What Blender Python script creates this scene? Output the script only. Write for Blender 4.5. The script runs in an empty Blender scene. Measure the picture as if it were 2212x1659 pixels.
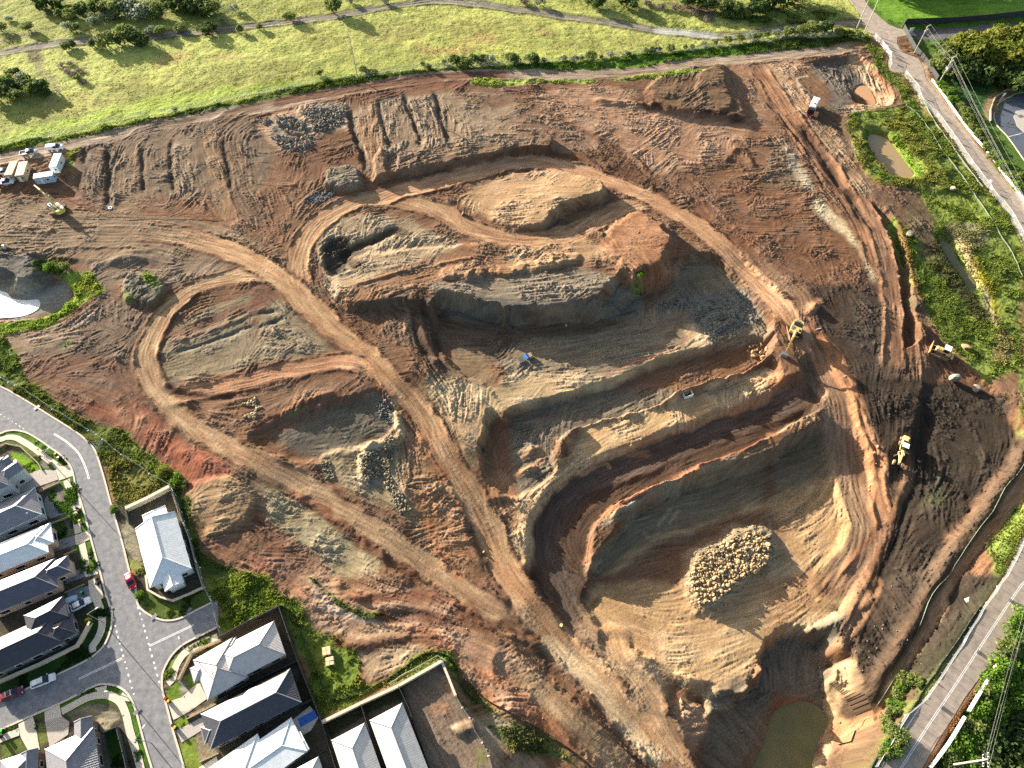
import bpy, bmesh, math, random
import numpy as np
from mathutils import Vector, Matrix
from mathutils.geometry import tessellate_polygon
rnd = random.Random(7)
scene = bpy.context.scene
COL = scene.collection
# ------------------------------------------------------------------ camera model
CAMH, PITCH, F = 160.0, math.radians(57), 1500.0
ZK = .84   # relief of the earthworks
SD, CD = math.sin(PITCH), math.cos(PITCH)
def unproj(u, v, z=0.0):
    a = (u-1106)/F; b = (v-829.5)/F
    t = (CAMH-z)/(SD+b*CD)
    return (a*t, (CD-b*SD)*t)
def T(n, pts):
    n -= 1
    ox, oy = 553.0*(n % 4), 414.75*(n//4)
    return [(ox+p[0]*.25, oy+p[1]*.25)+tuple(p[2:]) for p in pts]
SUN_EL, SUN_AZ = math.radians(13.8), math.atan2(-.765, .644)   # azimuth from +Y clockwise
# ------------------------------------------------------------------ numpy noise
CELL = .285
X0, X1, Y0, Y1 = -236.0, 236.0, -6.0, 332.0
NX, NY = int((X1-X0)/CELL)//8*8+1, int((Y1-Y0)/CELL)//8*8+1
gx = (X0+np.arange(NX)*CELL).astype(np.float32); gy = (Y0+np.arange(NY)*CELL).astype(np.float32)
GX, GY = np.meshgrid(gx, gy)
_rs = np.random.RandomState(3)
_L = [_rs.rand(256, 256).astype(np.float32)*2-1 for _ in range(8)]
def vnoise(x, y, s, seed=0):
    lat = _L[seed % 8]
    x = x/s+seed*17.3; y = y/s+seed*9.7
    xi = np.floor(x).astype(np.int32); yi = np.floor(y).astype(np.int32)
    fx = x-xi; fy = y-yi
    fx = fx*fx*(3-2*fx); fy = fy*fy*(3-2*fy)
    xi &= 255; yi &= 255; xj = (xi+1) & 255; yj = (yi+1) & 255
    a = lat[yi, xi]; b = lat[yi, xj]; c = lat[yj, xi]; d = lat[yj, xj]
    return (a+(b-a)*fx)+((c+(d-c)*fx)-(a+(b-a)*fx))*fy
def fbm(x, y, s, o=4, seed=0, g=.5):
    r = 0; am = 1
    for k in range(o):
        r = r+am*vnoise(x, y, s/(2**k), seed+k); am *= g
    return r
def sstep(a, b, x):
    t = np.clip((x-a)/(b-a), 0, 1); return t*t*(3-2*t)
WX = (fbm(GX, GY, 9, 4, 1)*1.3).astype(np.float32); WY = (fbm(GX, GY, 9, 4, 4)*1.3).astype(np.float32)
# ------------------------------------------------------------------ base level: inverse-distance blend of surveyed levels
LV = [(100,200,0),(600,100,0),(1200,80,0),(1700,60,0),(2100,30,0),(2000,200,0),(2150,450,0),(2212,900,0),(2200,1200,0),(2050,1450,0),(1950,1640,0),
(1950,130,0),(2100,340,0),(2180,1260,0),(2100,1380,0),(2240,1470,-7),(2200,1640,-8),(2300,1550,-9),
(50,450,0),(100,600,-.5),(300,500,0),(600,450,0),(600,600,0),(250,750,-.5),(0,850,0),(100,900,0),(250,1100,0),(300,1300,0),(450,1350,0),(600,1500,0),(750,1550,0),(100,1500,0),(300,1650,0),(900,1600,0),
(450,1050,0),(500,1200,-.5),(620,1350,-.4),(720,1330,-2),(900,1360,-3.5),(1000,1500,-4),(900,1480,-.5),(1200,1640,-5),(1060,1600,-1.5),
(820,780,-1),(950,950,-3.5),(1030,1080,-6),(1100,1250,-8),(1230,1400,-10.5),(1400,1580,-11),(1460,1650,-11),
(330,800,-.5),(450,930,-1.5),(700,1080,-4),(960,1245,-7),(550,700,-1),(550,780,-1),(600,880,-1.5),(850,1050,-5),(950,1150,-6.5),(780,1200,-5),
(830,420,0),(1000,370,.5),(1400,425,0),(1590,560,0),(1690,660,0),(1760,760,-1),(1820,850,-2),(1885,1030,-5),(1890,1130,-6.5),(1850,1230,-8.5),
(1950,300,-.5),(1900,500,0),(1950,700,-1),(1950,850,-2),(1950,950,-3),(2050,1000,-3),(2100,1150,-3),(2000,1250,-4.5),(1900,1400,-7),(2150,900,-1.5),(2100,600,-1.5),(1860,1550,-5),(1300,200,0),(1600,250,0),(850,250,0),(300,350,0),(1100,480,0),(750,550,0)]
LVP = np.array([unproj(u, v, z*ZK)+(z*ZK,) for u, v, z in LV], np.float32)
def base_level(x, y):
    num = 0; den = 0
    for px, py, pz in LVP:
        w = 1/(((x-px)**2+(y-py)**2)+20)**1.7
        num = num+w*pz; den = den+w
    return num/den
_cx, _cy = np.meshgrid(np.arange(X0, X1+9, 4.), np.arange(Y0, Y1+9, 4.))
_cb = base_level(_cx, _cy)
def coarse_sample(arr, x, y, s=4.):
    i = (x-X0)/s; j = (y-Y0)/s
    i0 = np.clip(np.floor(i).astype(int), 0, arr.shape[1]-2); j0 = np.clip(np.floor(j).astype(int), 0, arr.shape[0]-2)
    fi = np.clip(i-i0, 0, 1); fj = np.clip(j-j0, 0, 1)
    return (arr[j0, i0]*(1-fi)+arr[j0, i0+1]*fi)*(1-fj)+(arr[j0+1, i0]*(1-fi)+arr[j0+1, i0+1]*fi)*fj
H = coarse_sample(_cb, GX, GY).astype(np.float32)
def hmap(x, y):
    i = (x-X0)/CELL; j = (y-Y0)/CELL
    i0 = int(min(max(i, 0), NX-2)); j0 = int(min(max(j, 0), NY-2)); fi = min(max(i-i0,0),1); fj = min(max(j-j0,0),1)
    return float((H[j0, i0]*(1-fi)+H[j0, i0+1]*fi)*(1-fj)+(H[j0+1, i0]*(1-fi)+H[j0+1, i0+1]*fi)*fj)
def W(u, v, dz=0.0):
    """picture point -> the world point of the ground seen there (dz above ground)"""
    z = 0
    for k in range(14):
        x, y = unproj(u, v, z+dz); z = z*.4+hmap(x, y)*.6
    x, y = unproj(u, v, z+dz)
    return (x, y)
def WP(pts, dz=0.0):
    return [W(p[0], p[1], dz)+tuple(p[2:]) for p in pts]
# ------------------------------------------------------------------ distance fields on windows of the grid
def window(P, pad):
    xs = [p[0] for p in P]; ys = [p[1] for p in P]
    i0 = max(0, int((min(xs)-pad-X0)/CELL)); i1 = min(NX, int((max(xs)+pad-X0)/CELL)+2)
    j0 = max(0, int((min(ys)-pad-Y0)/CELL)); j1 = min(NY, int((max(ys)+pad-Y0)/CELL)+2)
    if i1 <= i0 or j1 <= j0: return None
    return (slice(j0, j1), slice(i0, i1))
def smooth(P, n=4, closed=False):
    """Catmull-Rom through the points"""
    P = [tuple(map(float, p)) for p in P]; out = []; N = len(P)
    if N < 3: return P
    rng = range(N) if closed else range(N-1)
    for i in rng:
        g = (lambda k: P[k % N]) if closed else (lambda k: P[min(max(k, 0), N-1)])
        a, b, c, d = g(i-1), g(i), g(i+1), g(i+2)
        for k in range(n):
            t = k/n
            out.append(tuple(.5*((2*b[m])+(-a[m]+c[m])*t+(2*a[m]-5*b[m]+4*c[m]-d[m])*t*t+(-a[m]+3*b[m]-3*c[m]+d[m])*t**3) for m in range(len(b))))
    if not closed: out.append(P[-1])
    return out
def linedist(P, sl, warp=0.0):
    x = GX[sl]+WX[sl]*warp; y = GY[sl]+WY[sl]*warp
    D = np.full(x.shape, 1e9, np.float32); S = np.zeros_like(D); side = np.zeros_like(D); acc = 0
    for a, b in zip(P[:-1], P[1:]):
        dx, dy = b[0]-a[0], b[1]-a[1]; L2 = dx*dx+dy*dy+1e-9
        t = np.clip(((x-a[0])*dx+(y-a[1])*dy)/L2, 0, 1)
        ex = x-a[0]-t*dx; ey = y-a[1]-t*dy
        d = ex*ex+ey*ey; L = math.sqrt(L2)
        m = d < D
        D[m] = d[m]; S[m] = (acc+t*L)[m]; side[m] = (dx*ey-dy*ex)[m]
        acc += L
    return np.sqrt(D), S, np.sign(side), acc
def polysdf(P, sl, warp=0.0):
    """positive inside"""
    x = GX[sl]+WX[sl]*warp; y = GY[sl]+WY[sl]*warp
    D = np.full(x.shape, 1e9, np.float32); ins = np.zeros(x.shape, bool)
    n = len(P)
    for i in range(n):
        a, b = P[i], P[(i+1) % n]
        dx, dy = b[0]-a[0], b[1]-a[1]; L2 = dx*dx+dy*dy+1e-9
        t = np.clip(((x-a[0])*dx+(y-a[1])*dy)/L2, 0, 1)
        D = np.minimum(D, (x-a[0]-t*dx)**2+(y-a[1]-t*dy)**2)
        if abs(dy) > 1e-9:
            c = ((a[1] > y) != (b[1] > y)) & (x < dx*(y-a[1])/dy+a[0])
            ins ^= c
    D = np.sqrt(D)
    return np.where(ins, D, -D)
# ------------------------------------------------------------------ layers
def lin(c):
    return np.array([(((v/255)+.055)/1.055)**2.4 if v > 10 else v/255/12.92 for v in c], np.float32)
ALB = .62
def A(c): return lin(c)*ALB
C = np.empty((NY, NX, 3), np.float32)
ROUGH = np.full((NY, NX), 1.0, np.float32)      # how churned the surface is
GRS = np.zeros((NY, NX), np.float32)            # how grassy
REG = np.zeros((NY, NX), np.uint8)              # which named ground it belongs to
STROKES = []                                    # directions the machines drove
def stroke(pts, w=1.0, world=False):
    P = pts if world else [W(p[0], p[1]) for p in pts]
    for a, b in zip(P[:-1], P[1:]):
        L = math.hypot(b[0]-a[0], b[1]-a[1]); n = max(1, int(L/4))
        th = math.atan2(b[1]-a[1], b[0]-a[0])
        for k in range(n):
            t = (k+.5)/n; STROKES.append((a[0]+(b[0]-a[0])*t, a[1]+(b[1]-a[1])*t, math.cos(2*th), math.sin(2*th), w))
def poly_op(pts, w, warp=.5, abs_z=False, sm=True, pad=4):
    if abs_z: P = [unproj(p[0], p[1], p[2]*ZK)+(p[2]*ZK,) for p in pts]
    else: P = WP(pts)
    if sm: P = smooth(P, 3, True)
    sl = window(P, w+pad)
    if sl is None: return None, None, P
    return sl, polysdf(P, sl, warp), P
def mix_layer(arr, sl, m, val):
    if arr.ndim == 3: m = m[..., None]
    arr[sl] = arr[sl]*(1-m)+val*m
def paint(pts, c, w=1.2, k=1.0, rough=None, grs=None, reg=None, warp=.7, sm=True, brk=0.0):
    sl, sd, P = poly_op(pts, w, warp, sm=sm)
    if sl is None: return
    n = fbm(GX[sl], GY[sl], 5, 4, 2)
    m = sstep(-w, w, sd+n*w*.6)*k
    if brk: m = m*sstep(-.35+brk-.5, .35+brk-.5, fbm(GX[sl], GY[sl], 3, 4, 5)*.8)
    m = m.astype(np.float32)
    if c is not None: mix_layer(C, sl, m, A(c))
    if rough is not None: mix_layer(ROUGH, sl, m, rough)
    if grs is not None: mix_layer(GRS, sl, m, grs)
    if reg is not None: REG[sl][sd > 0] = reg
def plat(pts, w=2.0, warp=.5, rough=None, c=None, sm=True, z_only=False):
    """a levelled area: corners carry their own level"""
    sl, sd, P = poly_op(pts, w, warp, abs_z=True, sm=sm)
    x, y = GX[sl], GY[sl]; num = 0; den = 0
    for p in P[::3] if sm else P:
        wt = 1/((x-p[0])**2+(y-p[1])**2+9)**1.3; num = num+wt*p[2]; den = den+wt
    z = num/den
    m = sstep(-w, w*.15, sd+fbm(x, y, 4, 3, 6)*w*.25).astype(np.float32)
    H[sl] = H[sl]*(1-m)+z*m
    if rough is not None: mix_layer(ROUGH, sl, m, rough)
    if c is not None: mix_layer(C, sl, m, A(c))
def raise_(pts, h, w=2.0, warp=.6, c=None, cw=None, rough=None, sm=True, inner=.3):
    sl, sd, P = poly_op(pts, w, warp, sm=sm)
    if sl is None: return
    n = fbm(GX[sl], GY[sl], 4, 3, 6)
    m = sstep(-w, w*inner, sd+n*w*.3).astype(np.float32)
    H[sl] += ZK*h*m*(1+.04*n)
    if c is not None: mix_layer(C, sl, m, A(c))
    if rough is not None: mix_layer(ROUGH, sl, m, rough)
def ridge(pts, h, w, c=None, warp=.4, brk=0.0, k=1.0, sm=True, rough=None, cwid=1.6, flat=False):
    P = [W(p[0], p[1]) for p in pts]
    if sm: P = smooth(P, 4)
    sl = window(P, w*3)
    if sl is None: return
    D, S, sd, L = linedist(P, sl, warp)
    n = fbm(GX[sl], GY[sl], 5, 3, 3)
    prof = np.exp(-(D/w)**2) if not flat else sstep(w*1.35, w*.65, D)
    end = sstep(0, 3*w, S)*sstep(L, L-3*w, S)*.8+.2
    m = prof*end*(1+.35*n)
    if brk: m = m*sstep(-.4+brk, .2+brk, fbm(GX[sl], GY[sl], 7, 2, 6))
    H[sl] += ZK*h*m
    if c is not None:
        mm = np.clip(sstep(w*cwid, w*cwid*.4, D)*k, 0, 1).astype(np.float32); mix_layer(C, sl, mm, A(c))
    if rough is not None:
        mm = sstep(w*2, w, D).astype(np.float32); mix_layer(ROUGH, sl, mm, rough)
def scarp(pts, up, ru, dn, rd, w=1.0, warp=.6, sm=True):
    """a break of slope: the ground to the left of the line is lifted, to the right dropped, both dying away"""
    P = [W(p[0], p[1]) for p in pts]
    if sm: P = smooth(P, 4)
    sl = window(P, max(ru, rd)*2.2)
    D, S, sd, L = linedist(P, sl, warp)
    end = np.clip(S/6, 0, 1)*np.clip((L-S)/6, 0, 1)
    far = np.clip(D/(max(ru, rd)), 0, 1)
    q = D*sd
    st = sstep(-w, w, q)
    H[sl] += (up*np.exp(-(D/ru)**2)*st-dn*np.exp(-(D/rd)**2)*(1-st))*end
def haul(pts, w, c, c2=None, rough=.28, level=None, berm=.35, bc=None, streak=.35, reg=2, k=1.0, warp=.4, fade=4):
    """a haul road: graded, rutted along its length, with windrows on both edges"""
    P = smooth([W(p[0], p[1]) for p in pts], 5)
    if level is None:
        zs = np.array([hmap(*p) for p in P]); K = 9
        zs = np.convolve(np.pad(zs, K//2, mode='edge'), np.ones(K)/K, 'valid')
    else: zs = np.interp(np.linspace(0, 1, len(P)), np.linspace(0, 1, len(level)), level)
    sl = window(P, w+5)
    D, S, sd, L = linedist(P, sl, warp)
    acc = [0]
    for a, b in zip(P[:-1], P[1:]): acc.append(acc[-1]+math.hypot(b[0]-a[0], b[1]-a[1]))
    zr = np.interp(S, acc, zs)
    e = D-w/2*(1+.13*vnoise(S, S*0+sd*40, 7, 2)+.10*vnoise(S, S*0+sd*90, 2.6, 5))
    m = sstep(2.2, -.2, e).astype(np.float32)
    H[sl] = H[sl]*(1-m)+zr*m
    n = fbm(S, D*sd*6+50, 5, 3, 2)
    q = D*sd
    rut = np.zeros_like(q)
    for off in (-.28, -.12, .1, .26):
        rut += np.exp(-((q-off*w+.25*vnoise(S, S*0+off*99, 14, 3))/.32)**2)
    H[sl] += (-.07*rut*m*sstep(.2, -.5, e)).astype(np.float32)
    if berm:
        bb = np.exp(-((e-.5)/.55)**2)*(.8+.7*fbm(GX[sl], GY[sl], 3, 3, 4))*(.7+.5*vnoise(S, sd*30, 18, 1))
        endf = np.clip(S/3, 0, 1)*np.clip((L-S)/3, 0, 1)
        H[sl] += berm*bb*endf
        if bc is not None:
            mm = (sstep(1.6, .2, np.abs(e-.6))*.8*endf).astype(np.float32); mix_layer(C, sl, mm, A(bc))
    cm = (sstep(.7, -.7, e+.5*fbm(GX[sl], GY[sl], 3, 3, 2))*k).astype(np.float32)
    ends = (sstep(0, fade, S)*sstep(L, L-fade, S)).astype(np.float32)
    cm = cm*(.12+.88*ends)
    cc = A(c)[None, None, :]*np.ones(cm.shape+(1,), np.float32)
    if c2 is not None:
        t = np.clip(.5+streak*1.6*fbm(S*.25, q*1.3+7, 1.6, 4, 5)+.3*vnoise(S, q, 9, 2)+.22*vnoise(GX[sl], GY[sl], 2.2, 4), 0, 1)[..., None]
        cc = cc*(1-t)+A(c2)[None, None, :]*t
    mix_layer(C, sl, cm, cc)
    mix_layer(ROUGH, sl, cm, rough); mix_layer(GRS, sl, cm, 0)
    if reg is not None: REG[sl][e < 0] = reg
    stroke(P[::3], 3.0, world=True)
TAN=(206,168,122); ROAD=(196,142,98); ORANGE=(192,120,74); BROWN=(140,96,66); DBROWN=(98,68,50); GREYB=(132,110,90); RED=(156,88,58)
GREY=(146,136,122); CREAM=(228,190,140); BLUEG=(124,128,124); DARK=(66,52,44); PINKT=(172,140,116); OLDG=(150,140,108)
GRASS=(194,200,112); LUSH=(128,166,52); OLIVE=(136,142,72); WEED=(96,122,54); DRYG=(186,178,120)
C[:] = A(BROWN)
# ---- the grassland north of the works
track_top = [(-300,395),(-60,340),(0,328),(147,300),(300,265),(375,252),(475,230),(553,217),(660,199),(770,180),(878,160),(990,152),(1106,150),(1213,152),(1356,145),(1481,130),(1581,119),(1659,112),(1779,100),(1834,90),(1884,85)]
paint([(-400,-140)]+track_top+[(1895,60),(1862,30),(1840,-10),(1800,-140)], GRASS, w=.8, rough=.55, grs=1, reg=1, sm=False, warp=.5)
paint([(-300,-160),(2600,-160),(2600,-20),(1700,-20),(1500,40),(1300,20),(1100,-5),(900,-10),(620,40),(420,60),(330,75),(200,82),(60,95),(-300,150)], OLIVE, w=6, k=.55)
for pts in [[(60,215),(170,190),(330,175),(300,215),(120,270)],[(420,170),(620,140),(640,180),(480,215),(380,225)],[(820,40),(1100,35),(1180,60),(1000,80),(800,70)],[(1250,80),(1450,95),(1400,110),(1200,105)],[(640,70),(860,60),(900,90),(700,110)]]:
    paint(pts, (168,160,96), w=9, k=.5)
for pts, k in [([(230,190),(500,150),(760,120),(1000,110),(1000,135),(700,165),(500,195),(300,235)], .45), ([(0,180),(90,215),(110,260),(60,290),(-60,310),(-60,150)], .5), ([(560,95),(700,80),(760,100),(650,120)], .3), ([(900,60),(1200,60),(1400,90),(1200,110),(950,95)], .3)]:
    paint(pts, OLIVE, w=7, k=k)
for pts in [T(1,[(1350,490),(1600,455),(1620,490),(1380,545)]), T(1,[(1820,480),(2000,470),(2100,500),(1850,520)]), T(2,[(1780,320),(2040,310),(2060,370),(1820,380)]), T(2,[(1350,400),(1480,395),(1500,430),(1380,440)]), T(2,[(1500,440),(1760,400),(1800,440),(1560,480)]), T(3,[(200,260),(330,250),(340,300),(230,310)])]:
    paint(pts, (196,160,112), w=3, k=.55)
paint(T(1,[(0,1180),(600,1030),(1400,830),(2212,740),(2212,810),(1500,970),(590,1140),(0,1255)]), (178,200,88), w=2.5, k=.8)
paint(T(2,[(0,740),(800,620),(830,650),(560,700),(0,790)]), (170,196,70), w=2, k=.6)
# rough verge along the fence
paint(T(1,[(0,1262),(590,1155),(1500,985),(2212,835),(2212,880),(1500,1015),(600,1200),(0,1320)]), (112,134,58), w=.8, rough=1.6, reg=3)
paint(T(2,[(0,812),(560,715),(880,655),(1300,610),(1750,585),(2212,560),(2212,605),(1750,615),(1300,640),(880,725),(430,805),(0,870)]), (104,124,52), w=.8, rough=1.6, reg=3)
paint(T(3,[(0,545),(650,520),(1100,470),(1500,440),(2212,350),(2212,450),(1500,520),(1000,580),(400,612),(0,605)]), (92,128,44), w=.9, rough=1.5, reg=3)
paint(T(4,[(0,350),(500,320),(820,300),(900,370),(700,370),(400,410),(0,450)]), (84,104,46), w=.9, rough=1.4, reg=3)
# darker tussocky ground at the very top
for pts in [T(1,[(400,60),(900,0),(1900,0),(1950,150),(1500,120),(900,170),(500,150)]), T(3,[(750,10),(1500,190),(1600,260),(1200,200),(900,110)]), T(3,[(1700,60),(2212,60),(2212,250),(1980,200),(1800,130)]), T(4,[(0,50),(560,60),(700,190),(0,250)])]:
    paint(pts, (112,128,60), w=4, k=.7, rough=1.2)
paint(T(3,[(1400,10),(1740,90),(1740,150),(1600,120),(1420,60)]), (140,116,92), w=2, rough=.5)
# small dirt marks in the field corner
ridge(T(1,[(340,470),(345,610),(430,650),(480,720),(490,800),(460,880),(420,930)]), -.05, 1.6, c=(156,150,104), k=.7)
ridge(T(1,[(280,440),(300,520)]), -.1, 2.0, c=(112,100,72), k=.8)
# ---- gravel path through the field
GP = T(1,[(-200,500),(0,460),(290,405),(600,365),(860,340),(1280,320),(1700,275),(2212,220)])+T(2,[(300,185),(600,150),(1000,80),(1400,25),(1750,15),(2212,80)])+T(3,[(400,130),(900,205),(1300,265),(1700,312),(2000,300),(2212,270)])+T(4,[(300,225),(700,200),(880,215)])
haul(GP, 3.6, (158,152,140), (128,124,112), rough=.25, berm=.15, bc=(120,110,80), reg=4, streak=.3)
ridge(T(3,[(1280,262),(1500,288),(1720,315)]), .02, 2.2, c=(190,194,190), k=.8)
ridge(T(1,[(0,365),(150,310),(300,300)]), .0, 1.5, c=(150,140,110), k=.6)
# ---- the other green ground: strip between works and road, far side of road
paint(T(4,[(820,300),(1000,430),(1060,620),(1300,830),(1550,1140),(1940,1660),(2400,2300)])+[(2212,535),(2212,1165),(2169,1245),(2084,1377),(2021,1475),(1991,1517),(1951,1552),(1891,1655),(1870,1700),(1820,1700)]+T(16,[(720,1600),(960,1280),(1100,950),(1250,700),(1500,450),(1900,80)])+T(12,[(1960,1200),(2212,850),(2212,300),(2150,-100)])+T(8,[(1900,1640),(1700,1450),(1480,1250),(1330,940),(1180,520),(1050,250),(1250,30)])+T(4,[(1200,1500),(980,1300),(700,1200),(690,1000),(1000,930),(1180,920),(1080,740),(900,500)]), (130,148,66), w=1.2, rough=1.1, grs=.8, reg=3, sm=False)
paint([(1862,-140),(1862,0),(1905,50),(1950,70),(2000,140),(2110,300),(2212,445),(2320,560),(2800,600),(2900,-140)], (96,124,52), w=.8, rough=.9, grs=1, reg=1, sm=False)
paint([(2320,1130),(2212,1332),(2171,1385),(2059,1550),(1994,1655),(1950,1760),(2500,1760),(2700,1130)], (78,102,40), w=.8, rough=1.2, grs=1, reg=3, sm=False)
paint([(1870,-140),(1880,0),(1908,42),(1952,50),(2000,50),(2212,28),(2700,-10),(2900,-140)], (120,164,56), w=1.5, rough=.35, grs=1, reg=5, sm=False)
paint(T(4,[(1230,210),(1600,195),(2212,130),(2212,160),(1600,235),(1240,260)]), (98,134,48), w=1)
paint(T(4,[(1230,265),(1650,240),(2300,200),(2300,330),(1650,335),(1280,340)]), (122,116,118), w=.8, rough=.2, reg=4, sm=False)
paint(T(4,[(1560,560),(1900,700),(1950,800),(1900,1000),(1700,900),(1600,760)]), (58,92,46), w=2)
# ---- levels of the excavation: rims and floors (corner levels in metres)
plat(T(6,[(780,620,.5),(1500,480,.8),(2212,450,1)])+T(7,[(250,420,1.4),(700,320,1.6),(900,640,2.0),(760,870,2.6),(300,990,3.0),(0,1000,3.0)])+T(6,[(1800,960,3.0),(1600,960,2.6),(1250,920,2.2),(800,930,1.6)]), 2.5, rough=1.1)
plat(T(6,[(1640,1000,-5),(2212,1170,-5.8)])+T(7,[(0,1140,-6),(600,1130,-6),(900,1060,-5.6),(1130,870,-5),(1350,820,-4.6),(1500,620,-3.6),(1800,640,-3.8),(2080,780,-4.2),(2170,1020,-4.2),(2150,1290,-4.6),(1750,1330,-4.4),(1500,1390,-4.8),(1100,1510,-5),(850,1630,-5)])+T(11,[(200,190,-5),(0,250,-4.4)])+T(6,[(2000,1640,-4),(1750,1540,-3.8),(1560,1300,-4.4)]), 1.6, rough=.85)
# lower floor beneath the lit bench
plat(T(10,[(2010,300,-8),(2130,380,-8)])+T(11,[(30,270,-8.4),(260,200,-8.5),(850,30,-8.4)])+T(7,[(1300,1500,-8.2),(1720,1390,-7.6),(2060,1300,-6.8),(2212,1360,-6.2),(1950,1600,-7)])+T(11,[(1500,60,-7.2),(1200,190,-7.6),(800,310,-7.8),(480,420,-7.8),(330,560,-8),(330,820,-8),(80,980,-8)])+T(10,[(2050,880,-8),(1980,600,-7.6)]), 1.5, rough=.85)
# broad lit bench
plat(T(11,[(0,1000,-7),(340,820,-7),(480,560,-6.9),(640,400,-6.8),(1200,220,-6.4),(1560,90,-6)])+T(7,[(1960,1640,-5.6),(2212,1480,-4.5)])+T(12,[(100,-20,-4),(250,30,-4),(200,160,-4.4),(0,180,-5),(-100,180,-5.4)])+T(11,[(2000,200,-5.6),(1700,330,-6),(1500,420,-6.3),(1150,620,-6.7),(600,780,-7),(400,880,-7.2),(200,1180,-7.8),(120,1500,-8.6),(-100,1500,-8.6),(-250,1100,-7.6)]), 1.5, rough=1.15)
# the sunken haul road and its outer bank
RAMP = T(11,[(150,1659,-11)])+T(15,[(200,60,-11),(270,200,-11),(380,370,-11.2),(500,440,-11.4),(600,400,-11.6),(640,200,-11.4),(620,0,-11)])+T(11,[(620,1540,-10.8),(660,1310,-10.3),(740,1180,-10),(900,1060,-9.8),(1160,930,-9.6),(1500,770,-9.2),(1800,660,-8.8),(2212,480,-8.2)])+T(12,[(200,350,-7.4),(480,180,-6),(560,20,-4.6),(480,-200,-3),(330,-200,-3.4),(300,60,-5),(0,200,-7.4)])+T(11,[(1900,340,-8.4),(1560,460,-8.8),(1160,660,-9.4),(620,840,-9.8),(420,960,-10),(300,1120,-10.3),(230,1280,-10.6)])
plat(RAMP, 1.3, rough=.3)
# main pit floor
plat(T(11,[(700,1659,-12.4),(760,1520,-12.6),(950,1270,-12.7),(1220,1060,-12.7),(1620,880,-12.4),(2212,710,-11.6)])+T(12,[(150,600,-12),(480,460,-10),(700,480,-7.4),(850,800,-7.4),(920,1240,-8.6),(820,1330,-9.4),(640,1640,-10.2)])+T(16,[(420,220,-11),(660,190,-11),(540,330,-11.6),(290,500,-12),(90,570,-12.2)])+T(15,[(2160,720,-12.3),(2040,900,-12.2),(1940,1000,-12),(1640,1000,-12),(1330,890,-12),(1200,700,-12),(900,640,-12),(650,420,-12),(640,200,-12.8)]), 1.8, rough=.4, warp=.3)
# pond pit cut below it
plat(T(15,[(1345,960,-14),(1650,1040,-14.5),(1900,1060,-16),(2060,930,-18)])+T(16,[(60,640,-18),(300,560,-17),(480,640,-16.5),(560,850,-18),(545,1050,-18.5),(530,1200,-19.5),(450,1400,-19.5),(380,1640,-19.5),(380,1900,-19.5),(-400,1900,-19.5)])+T(15,[(1650,1620,-17),(1500,1560,-12.4),(1440,1400,-13),(1340,1150,-12.8)]), 2.6, rough=1.0, warp=.8)
# broken ledges inside the pit corner
raise_(T(15,[(1400,1150),(1560,1110),(1660,1240),(1640,1400),(1560,1540),(1430,1390)]), 1.6, 1.5, c=(176,130,94))
raise_(T(15,[(1350,900),(1560,880),(1640,1000),(1560,1030),(1400,980)]), 1.4, 1.2)
raise_(T(15,[(1700,1040),(1890,1030),(1830,1180),(1680,1200)]), 2.2, 1.5, c=(196,170,124))
# cream slope left standing above the pond
plat(T(16,[(560,830,-13),(690,760,-8),(760,900,-6.5),(760,1120,-7),(700,1200,-8),(520,1430,-10),(380,1640,-14),(380,1900,-17),(450,1440,-18.6),(530,1220,-18.8),(540,1030,-18.2)]), 1.2, rough=.9)
# ---- stock piles and dumps north of the ring road
raise_(T(2,[(1050,1400),(1120,1330),(1400,1260),(1900,1230),(2212,1180)])+T(3,[(60,1160),(250,1170),(330,1270),(280,1330),(0,1340)])+T(2,[(2100,1390),(1850,1440),(1400,1500),(1150,1540),(1040,1560)]), 3.4, 1.6, c=(150,116,88), rough=1.3)
raise_(T(2,[(620,1540),(660,1490),(820,1470),(900,1540),(880,1640),(640,1640)]), 2.6, 1.5, c=(140,126,108))
raise_(T(2,[(1130,1370),(1200,1340),(1220,1440),(1160,1500)]), -1.1, 1.0)
# mound inside the ring: rises gently to a crest, steep face beyond it
plat([(1000,440,.4),(1040,402,.4),(1150,374,.9),(1235,370,2.2),(1290,388,4.0),(1302,408,4.4),(1245,424,4.4),(1215,440,4.2),(1190,458,4.0),(1165,476,3.0),(1110,486,1.2),(1050,466,.6)], 2.4, rough=.9, c=(186,144,100))
# brown cone dump with a flat driven top
plat([(1106+930*.25,415+240*.25,2.6),(1106+1100*.25,415+185*.25,3),(1106+1230*.25,415+240*.25,4.2),(1106+1335*.25,415+340*.25,5.4),(1106+1345*.25,415+450*.25,5.6),(1106+1290*.25,415+560*.25,5.6),(1106+1120*.25,415+650*.25,5.4),(1106+960*.25,415+600*.25,4.4),(1106+850*.25,415+500*.25,3.4),(1106+860*.25,415+380*.25,2.8)], 4.2, rough=.7, c=(166,112,74))
paint(T(7,[(790,250),(1100,180),(1350,330),(1480,600),(1250,860),(1050,760),(820,560)]), (160,106,70), w=1.5, k=.8)
# row of tipped loads
for k, (a, b) in enumerate([(-530,710),(-410,690),(-300,690),(-170,680),(-40,680),(90,655),(200,645),(320,615),(430,600),(540,590)]):
    cx, cy = 1106+a*.25, 415+b*.25; e = 9+(k*7 % 5)
    raise_([(cx-e,cy-8),(cx,cy-11),(cx+e,cy-6),(cx+e+1,cy+6),(cx,cy+9),(cx-e,cy+6)], .9+.25*(k % 3), 1.6, c=(200,148,98), warp=1.2)
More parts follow.
